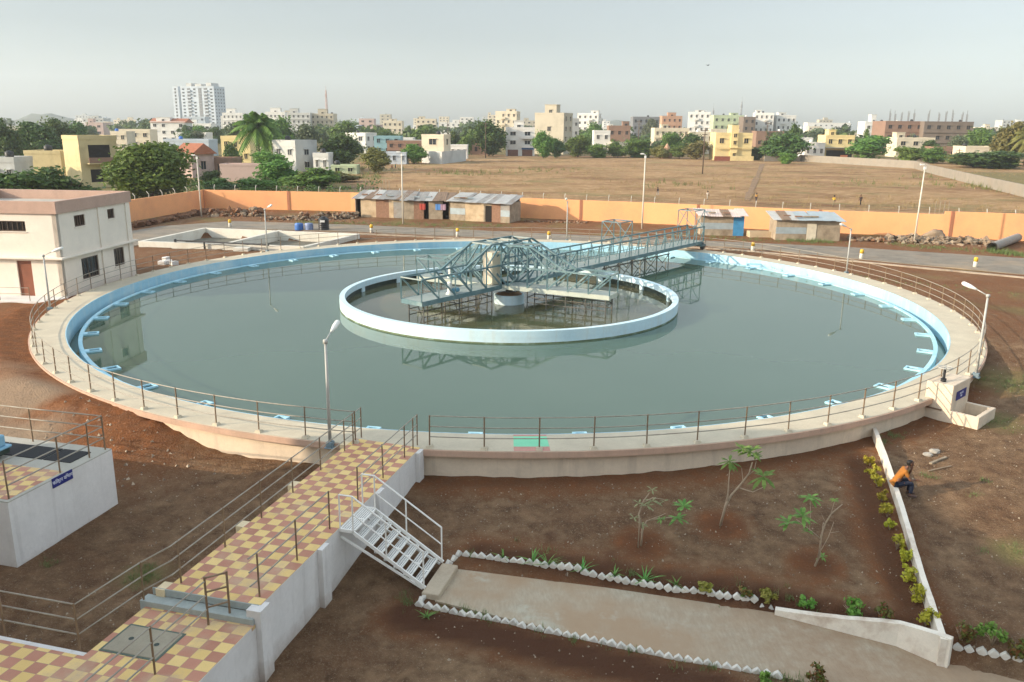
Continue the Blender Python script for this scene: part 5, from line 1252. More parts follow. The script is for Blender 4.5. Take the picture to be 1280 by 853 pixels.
# ------------------------------------------------------------------ leaves
def leaf_quads(mb, rr, c, n, rx, rz, ls, shell=.55, up=.3, aspect=1.6, fold=True):
    for _ in range(n):
        d = Vector((rr.gauss(0, 1), rr.gauss(0, 1), rr.gauss(0, 1)))
        if d.length < 1e-3: continue
        d.normalize(); k = shell+(1-shell)*rr.random()**.6
        p = Vector((c[0]+d.x*rx*k, c[1]+d.y*rx*k, c[2]+d.z*rz*k))
        nn = (d+Vector((rr.gauss(0, .6), rr.gauss(0, .6), rr.gauss(0, .6)+up))).normalized()
        a = nn.cross(Vector((rr.gauss(0, 1), rr.gauss(0, 1), rr.gauss(0, 1)))).normalized(); b_ = nn.cross(a); s = ls*rr.uniform(.6, 1.25)
        mb.quad(p-a*s*aspect*.5, p-b_*s*.5, p+a*s*aspect*.5, p+b_*s*.5)
YELL = M_leaf('golden_leaf', (.30, .29, .025), (.52, .47, .05), .2); GRN = M_leaf('garden_leaf', (.10, .21, .03), (.19, .33, .06), .2); OLIVE = M_leaf('olive_leaf', (.22, .23, .04), (.34, .30, .07), .2)
REDL = M_leaf('reddish_leaf', (.08, .17, .03), (.26, .12, .04), .2); STEMM = M('grey_brown_stem', (.38, .29, .20), .9, .2, 12, .2); ROSET = M_leaf('rosette_leaf', (.095, .215, .04), (.21, .37, .09), .25)
PALEL = M_leaf('pale_wilted_leaf', (.25, .32, .15), (.36, .40, .2), .25); SPIKE = M_leaf('spike_leaf', (.09, .24, .05), (.2, .38, .1), .2)
def shrub(name, P, rad, hgt, mat, label, group=None, n=260, seed=0, ls=.06):
    rr = random.Random(seed); t = thing(name, label, 'shrub', P, 0, group); mb = MB()
    for k in range(7): a = rr.random()*6.28; r = rad*rr.uniform(.2, .65); mb.tube([(0, 0, -.03), (r*.4*math.cos(a), r*.4*math.sin(a), hgt*.35), (r*math.cos(a), r*math.sin(a), hgt*rr.uniform(.5, .85))], [.012, .008, .004], 5)
    mb.build('stem', STEMM, t, True, False); mb = MB()
    for k in range(8):
        a = rr.random()*6.28; r = rad*rr.uniform(.1, .8); leaf_quads(mb, rr, (r*math.cos(a), r*math.sin(a), hgt*rr.uniform(.25, .95)), n//8, rad*rr.uniform(.25, .5), hgt*rr.uniform(.16, .34), ls, .05)
    mb.build('foliage', mat, t, True, False); return t
for i, (u, v, r) in enumerate(((1087, 582, .30), (1090, 596, .26), (1096, 609, .30), (1102, 626, .24), (1109, 646, .30), (1112, 662, .2), (1121, 686, .30), (1129, 702, .27), (1133, 727, .33), (1144, 752, .33), (1157, 782, .30))):
    shrub('golden_shrub', ag(u, v), r*.85, r*1.35, YELL, 'yellow-green shrub by the white kerb, %s counted from the tank' % ORD[i], 'yellow-green shrubs along the white kerb', 300, i+20)
for i, (u, v, r, m_, lab) in enumerate(((880, 742, .22, OLIVE, 'small olive shrub behind the brick edging, left of two others'), (929, 748, .2, REDL, 'thin reddish shrub behind the brick edging'), (961, 753, .22, OLIVE, 'olive shrub at the right end of the garden brick edging'),
        (1005, 762, .24, GRN, 'green shrub with a taller yellow shoot behind the thin end of the curved wall'), (1062, 768, .28, GRN, 'round bright green shrub behind the curved white wall'), (1102, 778, .33, REDL, 'larger green shrub with red tips behind the curved white wall'),
        (1201, 802, .34, REDL, 'dark green shrub just right of the kerb end'), (1240, 806, .36, GRN, 'green shrub above the short brick edging'), (1272, 822, .3, REDL, 'reddish shrub at the right edge by the short brick edging'),
        (957, 856, .2, GRN, 'small green plant at the end of the lower brick edging'), (1016, 856, .3, REDL, 'reddish shrub beside the path right of the lower edging'), (425, 0, 0, 0, 0))):
    if r: shrub('garden_shrub', atf(u, v, gz), r, r*1.35, m_, lab, None, 330, i+50)
for i, (u, v, s) in enumerate(((629, 698, .34), (666, 703, .50), (684, 707, .5), (728, 714, .42), (768, 720, .42), (806, 727, .5), (845, 732, .36), (534, 772, .3))):
    P = ag(u, v); rr = random.Random(i); lab = 'spiky lily plant by the brick edging, %s from the stairs' % ORD[i] if i < 7 else 'spiky tuft at the corner of the lower edging below the stairs'
    t = thing('lily_plant', lab, 'plant', P, 0, 'spiky plants behind the garden edging' if i < 7 else None); mb = MB()
    for k in range(15):
        a = rr.random()*6.28; ln = s*rr.uniform(.6, 1.1); el = rr.uniform(.5, 1.35); d = Vector((math.cos(a), math.sin(a), 0)); pv = None; sd_ = Vector((-d.y, d.x, 0))
        for j in range(5):
            f = j/4; p = d*(ln*f*math.cos(el)*(1+.4*f))+Vector((0, 0, ln*f*math.sin(el)*(1-.38*f))); w_ = .026*(1-f)+.002
            row = (p-sd_*w_, p+sd_*w_)
            if pv: mb.quad(pv[0], pv[1], row[1], row[0])
            pv = row
    mb.build('blades', SPIKE, t, True, False)
# thin grass and weeds
GRASSM = M_leaf('thin_grass', (.11, .17, .05), (.22, .24, .09), .2, 0); STRAWM = M_leaf('straw_grass', (.26, .18, .08), (.42, .30, .15), .2, 0)
def tuft(mb, rr, P, s, n):
    for _ in range(n):
        a = rr.random()*6.28; b_ = P+Vector((rr.gauss(0, s*.3), rr.gauss(0, s*.3), -.02)); d = Vector((math.cos(a)*.5, math.sin(a)*.5, 1))*s*rr.uniform(.5, 1.1); w_ = Vector((-math.sin(a), math.cos(a), 0))*s*.045
        mb.tri(b_-w_, b_+w_, b_+d)
mb = MB(); rr = random.Random(5)
for L, n, sp_ in ((PL, 60, .10), (BED1, 25, .3)):
    for _ in range(n):
        k = rr.randrange(len(L)-2); p = L[k]+(L[k+1]-L[k])*rr.random(); x, y = p.x+rr.gauss(0, sp_), p.y+rr.gauss(-.12 if L is PL else 0, sp_); tuft(mb, rr, Vector((x, y, gz(x, y))), rr.uniform(.10, .24), 14)
for u, v, s, n in ((182, 718, .5, 70), (512, 755, .3, 14), (507, 748, .25, 10), (60, 705, .3, 16), (1160, 596, .3, 14), (1233, 602, .2, 8), (1218, 620, .2, 8), (1228, 690, .25, 8), (1262, 480, 1.2, 70), (1248, 530, 1., 40), (1270, 690, .5, 12), (1130, 590, .2, 8), (1118, 545, .35, 30), (1102, 552, .3, 22)):
    c = ag(u, v)
    for _ in range(n): x, y = c.x+rr.gauss(0, s*.45), c.y+rr.gauss(0, s*.45); tuft(mb, rr, Vector((x, y, gz(x, y))), rr.uniform(.07, .17), 9)
for u0, v0, u1, v1, n, sz in ((370, 279, 640, 283, 520, .28), (880, 298, 1060, 304, 160, .3), (985, 302, 1040, 303, 120, .4), (1110, 306, 1280, 318, 240, .3), (1236, 315, 1280, 320, 80, .5), (960, 335, 1280, 370, 160, .2)):
    a, q = at(u0, v0, -.3), at(u1, v1, -.3)
    for _ in range(n): p = a+(q-a)*rr.random(); x, y = p.x, p.y+rr.gauss(0, .8); tuft(mb, rr, Vector((x, y, gz(x, y))), sz*rr.uniform(.4, 1.1), 8)
struct('grass', mb, GRASSM, kind='stuff')
mb = MB()
for _ in range(5200):
    d = 105+170*rr.random()**1.3; u = rr.uniform(430, 1300); p = put(u, d)
    z_ = mnoise.noise(Vector((p.x*.05, p.y*.05, 2)))
    if z_ < -.05 or p.y < line_y([Vector(q) for q in WALL], p.x)+1.5: continue
    tuft(mb, rr, Vector((p.x, p.y, -.3)), rr.uniform(.25, .6), 7)
struct('dry_grass', mb, STRAWM, kind='stuff')
mb = MB()
for u, v, n in ((585, 217, 40), (668, 213, 30), (430, 222, 60), (1090, 232, 14), (1250, 234, 60), (1180, 224, 20), (855, 232, 18), (1200, 233, 16), (475, 212, 30)):
    c = at(u, v, -.3)
    for _ in range(n): x, y = c.x+rr.gauss(0, 4), c.y+rr.gauss(0, 5); tuft(mb, rr, Vector((x, y, -.3)), rr.uniform(.5, 1.2), 10)
struct('field_weeds', mb, M_leaf('weed_green', (.13, .15, .04), (.22, .22, .08), .2, 0), kind='stuff')

# ------------------------------------------------------------------ the three young frangipani trees
def rosette(mb, rr, P, s, n=13):
    for k in range(n):
        a = k*2.4+rr.random()*.4; el = rr.uniform(-.35, .75); d = Vector((math.cos(a)*math.cos(el), math.sin(a)*math.cos(el), math.sin(el))); sd_ = Vector((-math.sin(a), math.cos(a), 0)); ln = s*rr.uniform(.75, 1.1); pv = None
        for f, w_ in ((0, .012), (.35, .11), (.7, .13), (1, .01)):
            p = P+d*ln*f-Vector((0, 0, .25*ln*f*f)); row = (p-sd_*w_*s, p+sd_*w_*s)
            if pv: mb.quad(pv[0], pv[1], row[1], row[0])
            pv = row
def frangipani(base, label, branches, ros, pale, seed):
    rr = random.Random(seed); P = ag(*base); t = thing('frangipani_tree', label, 'tree', P); px = 1051/((P-CAM).dot(FW))
    def q(u, v, dy=0): # offset in the plane facing the camera through the trunk, with depth dy
        return Vector(((u-base[0])/px+.0, dy, (base[1]-v)/px*1.08))
    mb = MB()
    for pts, r0 in branches: mb.tube([q(*p) for p in pts], [r0*(1-.55*i/(len(pts)-1)) for i in range(len(pts))], 7)
    mb.build('trunk', STEMM, t, True, False); mb = MB()
    for u, v, dy, s in ros: rosette(mb, rr, q(u, v, dy), s)
    mb.build('crown', ROSET, t, True, False)
    if pale:
        mb = MB()
        for u, v, dy, s in pale: rosette(mb, rr, q(u, v, dy), s, 6)
        mb.build('wilted_leaves', PALEL, t, True, False)
frangipani((801, 682), 'young frangipani tree with pale wilting leaves, left of the three in the garden', [(((801, 684), (802, 661), (808, 653, .1), (822, 650, .1), (838, 646, 0)), .035), (((802, 662), (797, 645, .1), (803, 630, .2), (809, 618, .1)), .028), (((797, 684, -.1), (797, 655, -.1), (796, 640, -.1)), .02), (((803, 632, .2), (815, 628, .3), (830, 630, .3)), .018), (((803, 632, .2), (796, 630, 0)), .015), (((808, 653, .1), (822, 640, -.2), (828, 637, -.2)), .016)],
           [(844, 647, 0, .32), (852, 634, .1, .36), (823, 644, -.2, .16)], [(812, 614, .1, .2), (808, 636, .2, .25), (815, 632, .3, .28), (790, 645, -.1, .2), (801, 655, .0, .18), (796, 629, 0, .2), (830, 632, .3, .15)], 1)
frangipani((901, 657), 'taller frangipani tree with leaf rosettes, middle of the three in the garden', [(((900, 659), (905, 632, 0), (912, 621, .1), (923, 609, .15), (932, 594, .1), (935, 580, .1)), .04), (((907, 626), (909, 606, .2), (909, 588, .2)), .024), (((923, 613, .15), (936, 613, -.1), (947, 605, -.2)), .022), (((930, 597, .1), (938, 590, .1), (941, 580, .2)), .018), (((926, 604, .15), (925, 591, .3)), .014), (((898, 659, -.15), (902, 634, -.1), (906, 610, -.1)), .012)],
           [(932, 567, .1, .42), (922, 564, .1, .32), (946, 592, -.2, .46), (908, 581, .2, .36), (940, 573, .2, .25)], [], 2)
frangipani((1019, 708), 'half bare frangipani tree leaning left, nearest the curved white wall', [(((1018, 710), (1023, 694, 0), (1024, 672, .1), (1028, 655, .1), (1034, 643, .1), (1048, 634, .2)), .03), (((1021, 698, 0), (1021, 672, -.1), (1021, 650, -.1)), .018), (((1022, 674, 0), (1014, 666, -.1), (1005, 659, -.1), (988, 647, -.1)), .018), (((1026, 690, .1), (1035, 676, .2), (1040, 656, .2)), .014), (((1033, 645, .1), (1036, 628, .1)), .012), (((1028, 655, .1), (1020, 643, 0)), .01), (((1037, 670, .2), (1048, 668, .2)), .01), (((1005, 659, -.1), (1006, 640, 0), (1006, 628, .1)), .012)],
           [(978, 651, -.1, .36), (997, 645, 0, .38), (1006, 624, .1, .32), (1036, 626, .1, .14), (1029, 698, .1, .18), (1003, 662, -.1, .2)], [], 3)
# odds and ends on the bare ground at the right
o = MB(); P = ag(1166, 575); o.hull8([(x, y, z) for z in (P.z, P.z+.05) for x, y in ((P.x-.3, P.y-.35), (P.x-.22, P.y-.4), (P.x+.55, P.y+.15), (P.x+.5, P.y+.22))]); tag(o.build('plank', PLANK), 'short grey plank lying on bare ground near the outlet chamber', 'plank')
for i, (u, v, s) in enumerate(((1168, 566, .16), (1160, 570, .14))):
    o = MB(); P = ag(u, v); o.blob((P.x, P.y, P.z+.04), s, i+3, .4, 2, (1.2, .9, .6)); tag(o.build('stone', M('pale_stone', (.36, .33, .28), .9, .2, 4, .2)), 'pale %s stone beside the plank' % ('larger' if i == 0 else 'smaller flat'), 'stone')
o = MB(); P = ag(1160, 590); o.tube([(P.x, P.y, P.z+.03), (P.x+.5, P.y+.2, P.z+.05), (P.x+.95, P.y+.42, P.z+.04)], .018, 5); tag(o.build('stick', STEMM), 'thin dry stick on the bare ground below the plank', 'stick')
# the bird
P = CAM+(FW*FPX+RT*(885-640)-UP*(82-426.5))*(95/FPX); t = thing('bird', 'small dark bird flying alone in the sky', 'bird', P, R_(25)); t.scale = (.62,)*3; mb = MB()
mb.tube([(-.24, 0, 0), (-.12, 0, .0), (.05, 0, .01), (.18, 0, .03), (.26, 0, .02)], [.02, .05, .065, .045, .01], 8); mb.build('body', HAIRM, t, True, False)
for s in (-1, 1):
    mb = MB(); mb.hull8([(-.08, s*.03, .0), (.1, s*.03, .0), (.08, s*.3, .14), (-.06, s*.3, .14), (-.08, s*.03, .02), (.1, s*.03, .02), (.08, s*.3, .155), (-.06, s*.3, .155)]); mb.hull8([(-.06, s*.3, .14), (.08, s*.3, .14), (-.02, s*.56, .10), (-.08, s*.56, .10), (-.06, s*.3, .155), (.08, s*.3, .155), (-.02, s*.56, .11), (-.08, s*.56, .11)]); mb.build('wing', HAIRM, t, True, False)
mb = MB(); mb.hull8([(-.24, -.02, -.005), (-.24, .02, -.005), (-.42, .07, -.005), (-.42, -.07, -.005), (-.24, -.02, .01), (-.24, .02, .01), (-.42, .07, .005), (-.42, -.07, .005)]); mb.build('tail', HAIRM, t, True, False)
# ------------------------------------------------------------------ trees beyond the wall
LEAFK = {'dark': M_leaf('dark_leaf', (.042, .088, .022), (.095, .160, .038), .2), 'mid': M_leaf('mid_leaf', (.070, .145, .026), (.15, .25, .05), .25),
         'bright': M_leaf('bright_leaf', (.09, .17, .03), (.18, .28, .055), .25), 'yellow': M_leaf('yellowish_leaf', (.14, .15, .04), (.25, .24, .07), .25), 'grey': M_leaf('greyish_leaf', (.08, .11, .055), (.14, .17, .085), .2)}
BARK = M('bark', (.12, .085, .06), .95, .25, 2, .3)
def crown_mesh(seed, n, nb, ls, flat=1., low=.22, pointy=0, mat=None):
    rr = random.Random(seed); mb = MB()
    for k in range(nb):
        while True:
            d = Vector((rr.uniform(-1, 1), rr.uniform(-1, 1), rr.uniform(-1, 1)))
            if d.length < 1: break
        d = d*.9 if k > 3 else d*.4
        zc = low+(1-low)*(.50+.42*d.z); tap = 1 if not pointy else max(.12, 1-pointy*(zc-low)/(1-low))
        rb = rr.uniform(.13, .22)*(1 if not pointy else .75)
        c = (d.x*.38*tap*math.sqrt(max(.1, 1-(.9*d.z)**2)), d.y*.38*tap*math.sqrt(max(.1, 1-(.9*d.z)**2)), zc)
        leaf_quads(mb, rr, c, n//nb, rb*rr.uniform(.8, 1.15), rb*.8*flat, ls, .35, .35)
        for _ in range(n//nb//7):        # stray sprays that break the outline
            a = rr.random()*6.28; k2 = rr.uniform(1, 1.35); p = (c[0]+math.cos(a)*rb*k2, c[1]+math.sin(a)*rb*k2, c[2]+rr.uniform(-.6, .9)*rb); leaf_quads(mb, rr, p, 1, .01, .01, ls*.9, 0)
    return mb.mesh('crown', mat or LEAFK['mid'])
def trunk_mesh(seed, low=.3):
    rr = random.Random(seed); mb = MB(); mb.tube([(0, 0, -.05), (.01, 0, low*.6), (-.01, .01, low+.12)], [.032, .024, .018], 7)
    for k in range(6):
        a = k*1.05+rr.random(); r = rr.uniform(.15, .32); mb.tube([(0, 0, low*.7+.02*k), (r*.5*math.cos(a), r*.5*math.sin(a), low+.12), (r*math.cos(a), r*math.sin(a), low+.28+rr.random()*.15)], [.014, .01, .004], 5)
    return mb.mesh('trunk', BARK)
CR = {}
def crown(kind, leaf):
    key = (kind, leaf)
    if key not in CR:
        p = dict(big=(11, 15000, 60, .036, 1., -.06), round=(12, 5600, 30, .05, 1., -.04), round2=(17, 5200, 26, .05, 1., -.02), loose=(13, 3000, 24, .055, 1., .12), bush=(14, 4600, 26, .05, 1., -.1), bush2=(19, 4200, 22, .055, 1., -.1), point=(15, 2600, 22, .06, 1., .05, .8))[kind]
        CR[key] = crown_mesh(*p, mat=LEAFK[leaf]) if len(p) == 7 else crown_mesh(*p[:6], mat=LEAFK[leaf])
    return CR[key]
TR = [trunk_mesh(s, .25) for s in (1, 2, 3)]
def tree(label, u, vt, wpx, dist, kind='round', leaf='mid', name=None, group=None, i=[0]):
    i[0] += 1; P = put(u, dist); h = topz(P, vt)+.3; wd = wpx/FPX*dist*(1.16 if kind.startswith('bush') else 1.06)
    nm = name or ('bush' if kind.startswith('bush') else 'conifer_tree' if kind == 'point' else 'broadleaf_tree')
    t = thing(nm, label, 'bush' if kind.startswith('bush') else 'tree', P, rnd.uniform(0, 6.28), group)
    c = child('crown', crown(kind, leaf), t); c.scale = (wd, wd, h*1.02); c.color = (1, 1, 1, 1)
    k = child('trunk', TR[i[0] % 3], t); k.scale = (wd*.8, wd*.8, h)
def palm(label, u, vt, wpx, dist, seed=1):
    rr = random.Random(seed); P = put(u, dist); h = topz(P, vt)+.3; R0 = wpx/FPX*dist/2; t = thing('palm_tree', label, 'palm tree', P)
    hc = h-R0*.75; mb = MB(); mb.tube([(0, 0, -.1), (.1, .05, hc*.5), (.05, .1, hc)], [.28, .2, .16], 8); mb.build('trunk', BARK, t, True, False); mb = MB()
    for k in range(34):
        a = k*2.399; el = 1.35-1.9*(k/34); ln = R0*rr.uniform(1.0, 1.25); d = Vector((math.cos(a), math.sin(a), 0)); sd_ = Vector((-d.y, d.x, 0)); pts = []
        for j in range(9): f = j/8; pts.append(Vector((.05, .1, hc))+d*(ln*f*math.cos(el)*(1-.15*f)+.0)+Vector((0, 0, ln*f*math.sin(el)-ln*.55*f*f)))
        for j in range(1, 9):
            p = pts[j]; tdir = (pts[j]-pts[j-1]).normalized(); w_ = R0*.26*math.sin(math.pi*(.12+.8*j/8))
            for m_ in range(2):
                o_ = tdir*(pts[j]-pts[j-1]).length*.5*m_
                for s in (-1, 1): q = p-o_; mb.tri(q+tdir*.05*R0, q-tdir*.05*R0, q+sd_*s*w_*.8+tdir*w_*.5-Vector((0, 0, w_*.75)))
    mb.build('crown', LEAFK['mid' if seed == 1 else 'yellow'], t, True, False)
for a in ((('dark leafy tree at the far left edge behind the pump house'), 8, 147, 46, 185, 'round', 'dark'), ('broad dark tree left of the stained yellow building', 46, 150, 62, 200, 'round2', 'dark'), ('tall dark tree rising behind the low yellow wing', 76, 147, 46, 228, 'round', 'dark'), ('thin tree beside the distant grey flats on the left', 100, 153, 30, 250, 'loose', 'dark'),
          ('dark thicket behind the left end of the pump house roof', 18, 207, 92, 92, 'bush', 'dark'), ('dark brownish thicket behind the right end of the pump house roof', 82, 203, 88, 97, 'bush2', 'dark'),
          ('huge rounded bright tree hanging over the bend of the orange wall', 191, 167, 120, 112, 'big', 'mid'), ('small dark bush in front of the pink house', 264, 211, 28, 140, 'bush', 'dark'),
          ('hazy green tree crowning behind the palm', 352, 146, 46, 265, 'round', 'mid'), ('grey-green tree left of the palm top', 300, 151, 44, 300, 'round2', 'grey'), ('yellow-green bush under the palm', 334, 185, 46, 168, 'bush', 'bright'), ('small dark tree beside the yellow block', 292, 178, 24, 178, 'round', 'dark'),
          ('rounded green bush in front of the grey-white house', 352, 196, 56, 142, 'bush', 'mid'), ('wide green bush right behind the orange wall', 388, 207, 70, 136, 'bush2', 'mid'), ('pale tree behind the grey-white house', 382, 155, 36, 265, 'loose', 'grey'), ('dark round tree at the field edge right of the grey-white house', 427, 167, 56, 192, 'round', 'dark'),
          ('olive tree at the field edge beside the dark round tree', 470, 183, 38, 182, 'round2', 'yellow'), ('broad distant tree above the white house with grey side', 432, 150, 40, 340, 'round', 'mid'), ('yellow-green tree left of the cream cube house', 518, 179, 34, 226, 'round2', 'bright'),
          ('distant tree above the turquoise house', 485, 161, 32, 340, 'round', 'mid'), ('distant tree left above the cream cube house', 530, 156, 42, 345, 'round2', 'mid'), ('dark tree right behind the cream cube house', 569, 164, 24, 300, 'round', 'dark'), ('straggling bush at the left end of the field', 428, 213, 44, 152, 'bush2', 'yellow'), ('low bush among ruins behind the orange wall', 275, 221, 50, 120, 'bush2', 'dark'), ('low bush behind the middle of the left orange wall', 318, 220, 56, 118, 'bush', 'mid'),
          ('tall loose tree left of the white shop house', 611, 149, 46, 288, 'round', 'dark'), ('smaller tree next to the compound wall', 584, 166, 28, 282, 'round2', 'mid'), ('rounded tree between the white shop house and beige block', 679, 163, 28, 272, 'round', 'mid'), ('dark tree against the foot of the beige block', 695, 172, 24, 276, 'round2', 'dark'),
          ('green bush row tree right of the beige block', 722, 168, 38, 284, 'round2', 'mid'), ('low bush with pale leaves at the field edge', 747, 178, 34, 282, 'bush', 'bright'), ('upright bush beside the white bungalow', 772, 175, 26, 284, 'bush2', 'mid'), ('broad bush left of the cream balcony house', 800, 171, 48, 288, 'bush', 'mid'), ('low olive bush in front of the cream balcony house', 826, 180, 26, 280, 'bush2', 'yellow'),
          ('hazy tree behind the white bungalow', 741, 153, 30, 430, 'round', 'mid'), ('grey hazy tree before the dark grey block', 812, 147, 26, 465, 'round2', 'grey'), ('flat topped tree left of the yellow house', 871, 175, 40, 275, 'round2', 'yellow'), ('small tree beside the orange shrine', 849, 182, 26, 278, 'loose', 'mid'), ('dark bush against the right side of the yellow house', 945, 182, 20, 276, 'bush', 'dark'),
          ('wide dark green tree right of the yellow house', 980, 167, 60, 268, 'round', 'dark'), ('pointed tree rising behind the wide dark green tree', 990, 151, 20, 292, 'point', 'dark'), ('light green round bush standing alone at the field edge', 983, 189, 25, 248, 'bush', 'bright'), ('hazy tree clump left of the yellow house with porch', 1022, 160, 44, 430, 'round2', 'grey'),
          ('wide green tree left of the unfinished building', 1085, 168, 64, 282, 'round2', 'mid'), ('narrow pointed tree behind the wide green tree', 1080, 158, 15, 292, 'point', 'mid'), ('bright bush in front of the cream villa', 1136, 181, 42, 266, 'bush', 'bright'), ('green tree at the right corner of the cream villa', 1166, 184, 42, 262, 'round', 'mid'), ('yellowish bush by the end of the grey field wall', 1195, 192, 27, 256, 'bush2', 'yellow'),
          ('tree behind the low pale building on the right', 1224, 160, 48, 335, 'round', 'mid'), ('mixed yellowish tree at the right edge', 1262, 150, 50, 250, 'round2', 'yellow'), ('low dark spreading tree behind the grey field wall', 1242, 186, 90, 232, 'bush', 'dark'), ('low green tree left of the spreading tree', 1216, 193, 40, 240, 'bush2', 'mid')):
    tree(*a)
palm('tall coconut palm standing among the houses on the left', 325, 130, 72, 188, 1); palm('yellowing palm at the right edge', 1279, 154, 44, 244, 2)
for k, (u, d, h, w_) in enumerate([(rr_.uniform(225, 1290), rr_.uniform(300, 470), rr_.uniform(4.5, 9.5), rr_.uniform(5, 11)) for rr_ in [random.Random(9)] for _ in range(46)]):
    P = put(u, d); tree('green tree among the distant houses beyond the field', u, pr((P.x, P.y, h))[1], w_/d*FPX, d, ['round', 'round2', 'bush', 'loose'][k % 4], ['mid', 'dark', 'mid', 'grey', 'dark'][k % 5], 'broadleaf_tree', 'green trees among the distant houses')
# far wooded band that reads as one mass
rr = random.Random(77); mb = MB()
for k in range(170):
    u = rr.uniform(-60, 1340); d = rr.uniform(380, 1050); P = put(u, d); h = rr.uniform(5, 10.5)*(1 if d < 600 else 1.25); w_ = rr.uniform(5, 14)
    for j in range(5): leaf_quads(mb, rr, (P.x+rr.uniform(-w_, w_)*.7, P.y+rr.uniform(-4, 4), h*rr.uniform(.35, .75)), 34, w_*.5, h*.33, 1.5+d*.0012, .3)
struct('far_trees', mb, LEAFK['dark'], kind='stuff')
mb = MB()
for k in range(60):
    u = rr.uniform(240, 470); d = rr.uniform(106, 150); P = put(u, d)
    leaf_quads(mb, rr, (P.x, P.y, .2), 40, rr.uniform(.8, 2), rr.uniform(.4, 1.), .28, .2)
struct('undergrowth', mb, LEAFK['dark'], kind='stuff')

# ------------------------------------------------------------------ the town
def paint(nm, c, st=None): return M('facade_'+nm, c, .85, .06, .35, .03, stain=st or tuple(x*.62 for x in c), stain_amt=.6, stain_scale=.22)
FAC = dict(white=paint('white', (.70, .68, .63)), cream=paint('cream', (.64, .56, .42)), yellow=paint('yellow', (.72, .58, .29)), oldyellow=paint('oldyellow', (.56, .46, .25), (.20, .16, .10)), beige=paint('beige', (.47, .42, .32)), grey=paint('grey', (.36, .36, .35)), dark=paint('dark', (.20, .205, .21)), orange=paint('orange', (.48, .28, .18)),
           green=paint('green', (.46, .52, .34)), brick=paint('brick', (.27, .165, .115)), raw=paint('raw', (.20, .155, .12)), pink=paint('pink', (.50, .37, .32)), turq=paint('turq', (.24, .39, .42)), bluewhite=paint('bluewhite', (.47, .52, .56)), greywhite=paint('greywhite', (.50, .50, .47)))
WGL = M('far_window_glass', (.03, .034, .04), .25, .3, 1, 0); TERRA = M('terracotta_roof', (.34, .13, .07), .85, .2, 2, .2); TANKB = M('roof_tank_blue', (.04, .14, .42), .5, .1); TANKK = M('roof_tank_black', (.03, .03, .03), .5)
def win_mesh(wd, ht, frame, cache={}):
    key = (round(wd, 1), round(ht, 1), frame.name)
    if key not in cache:
        wd, ht = key[0], key[1]; mb = MB(); mb.box(-wd/2, wd/2, -.03, .02, 0, ht); mb.cur = 1
        mb.box(-wd/2-.12, wd/2+.12, -.5, .02, ht+.05, ht+.16); mb.box(-wd/2-.1, wd/2+.1, -.12, .02, -.14, -.002); mb.box(-.04, .04, -.055, -.03, 0, ht)
        for s in (-1, 1): mb.box(s*wd/2-.05, s*wd/2+.05, -.06, .02, 0, ht)
        cache[key] = mb.mesh('window', [WGL, frame])
    return cache[key]
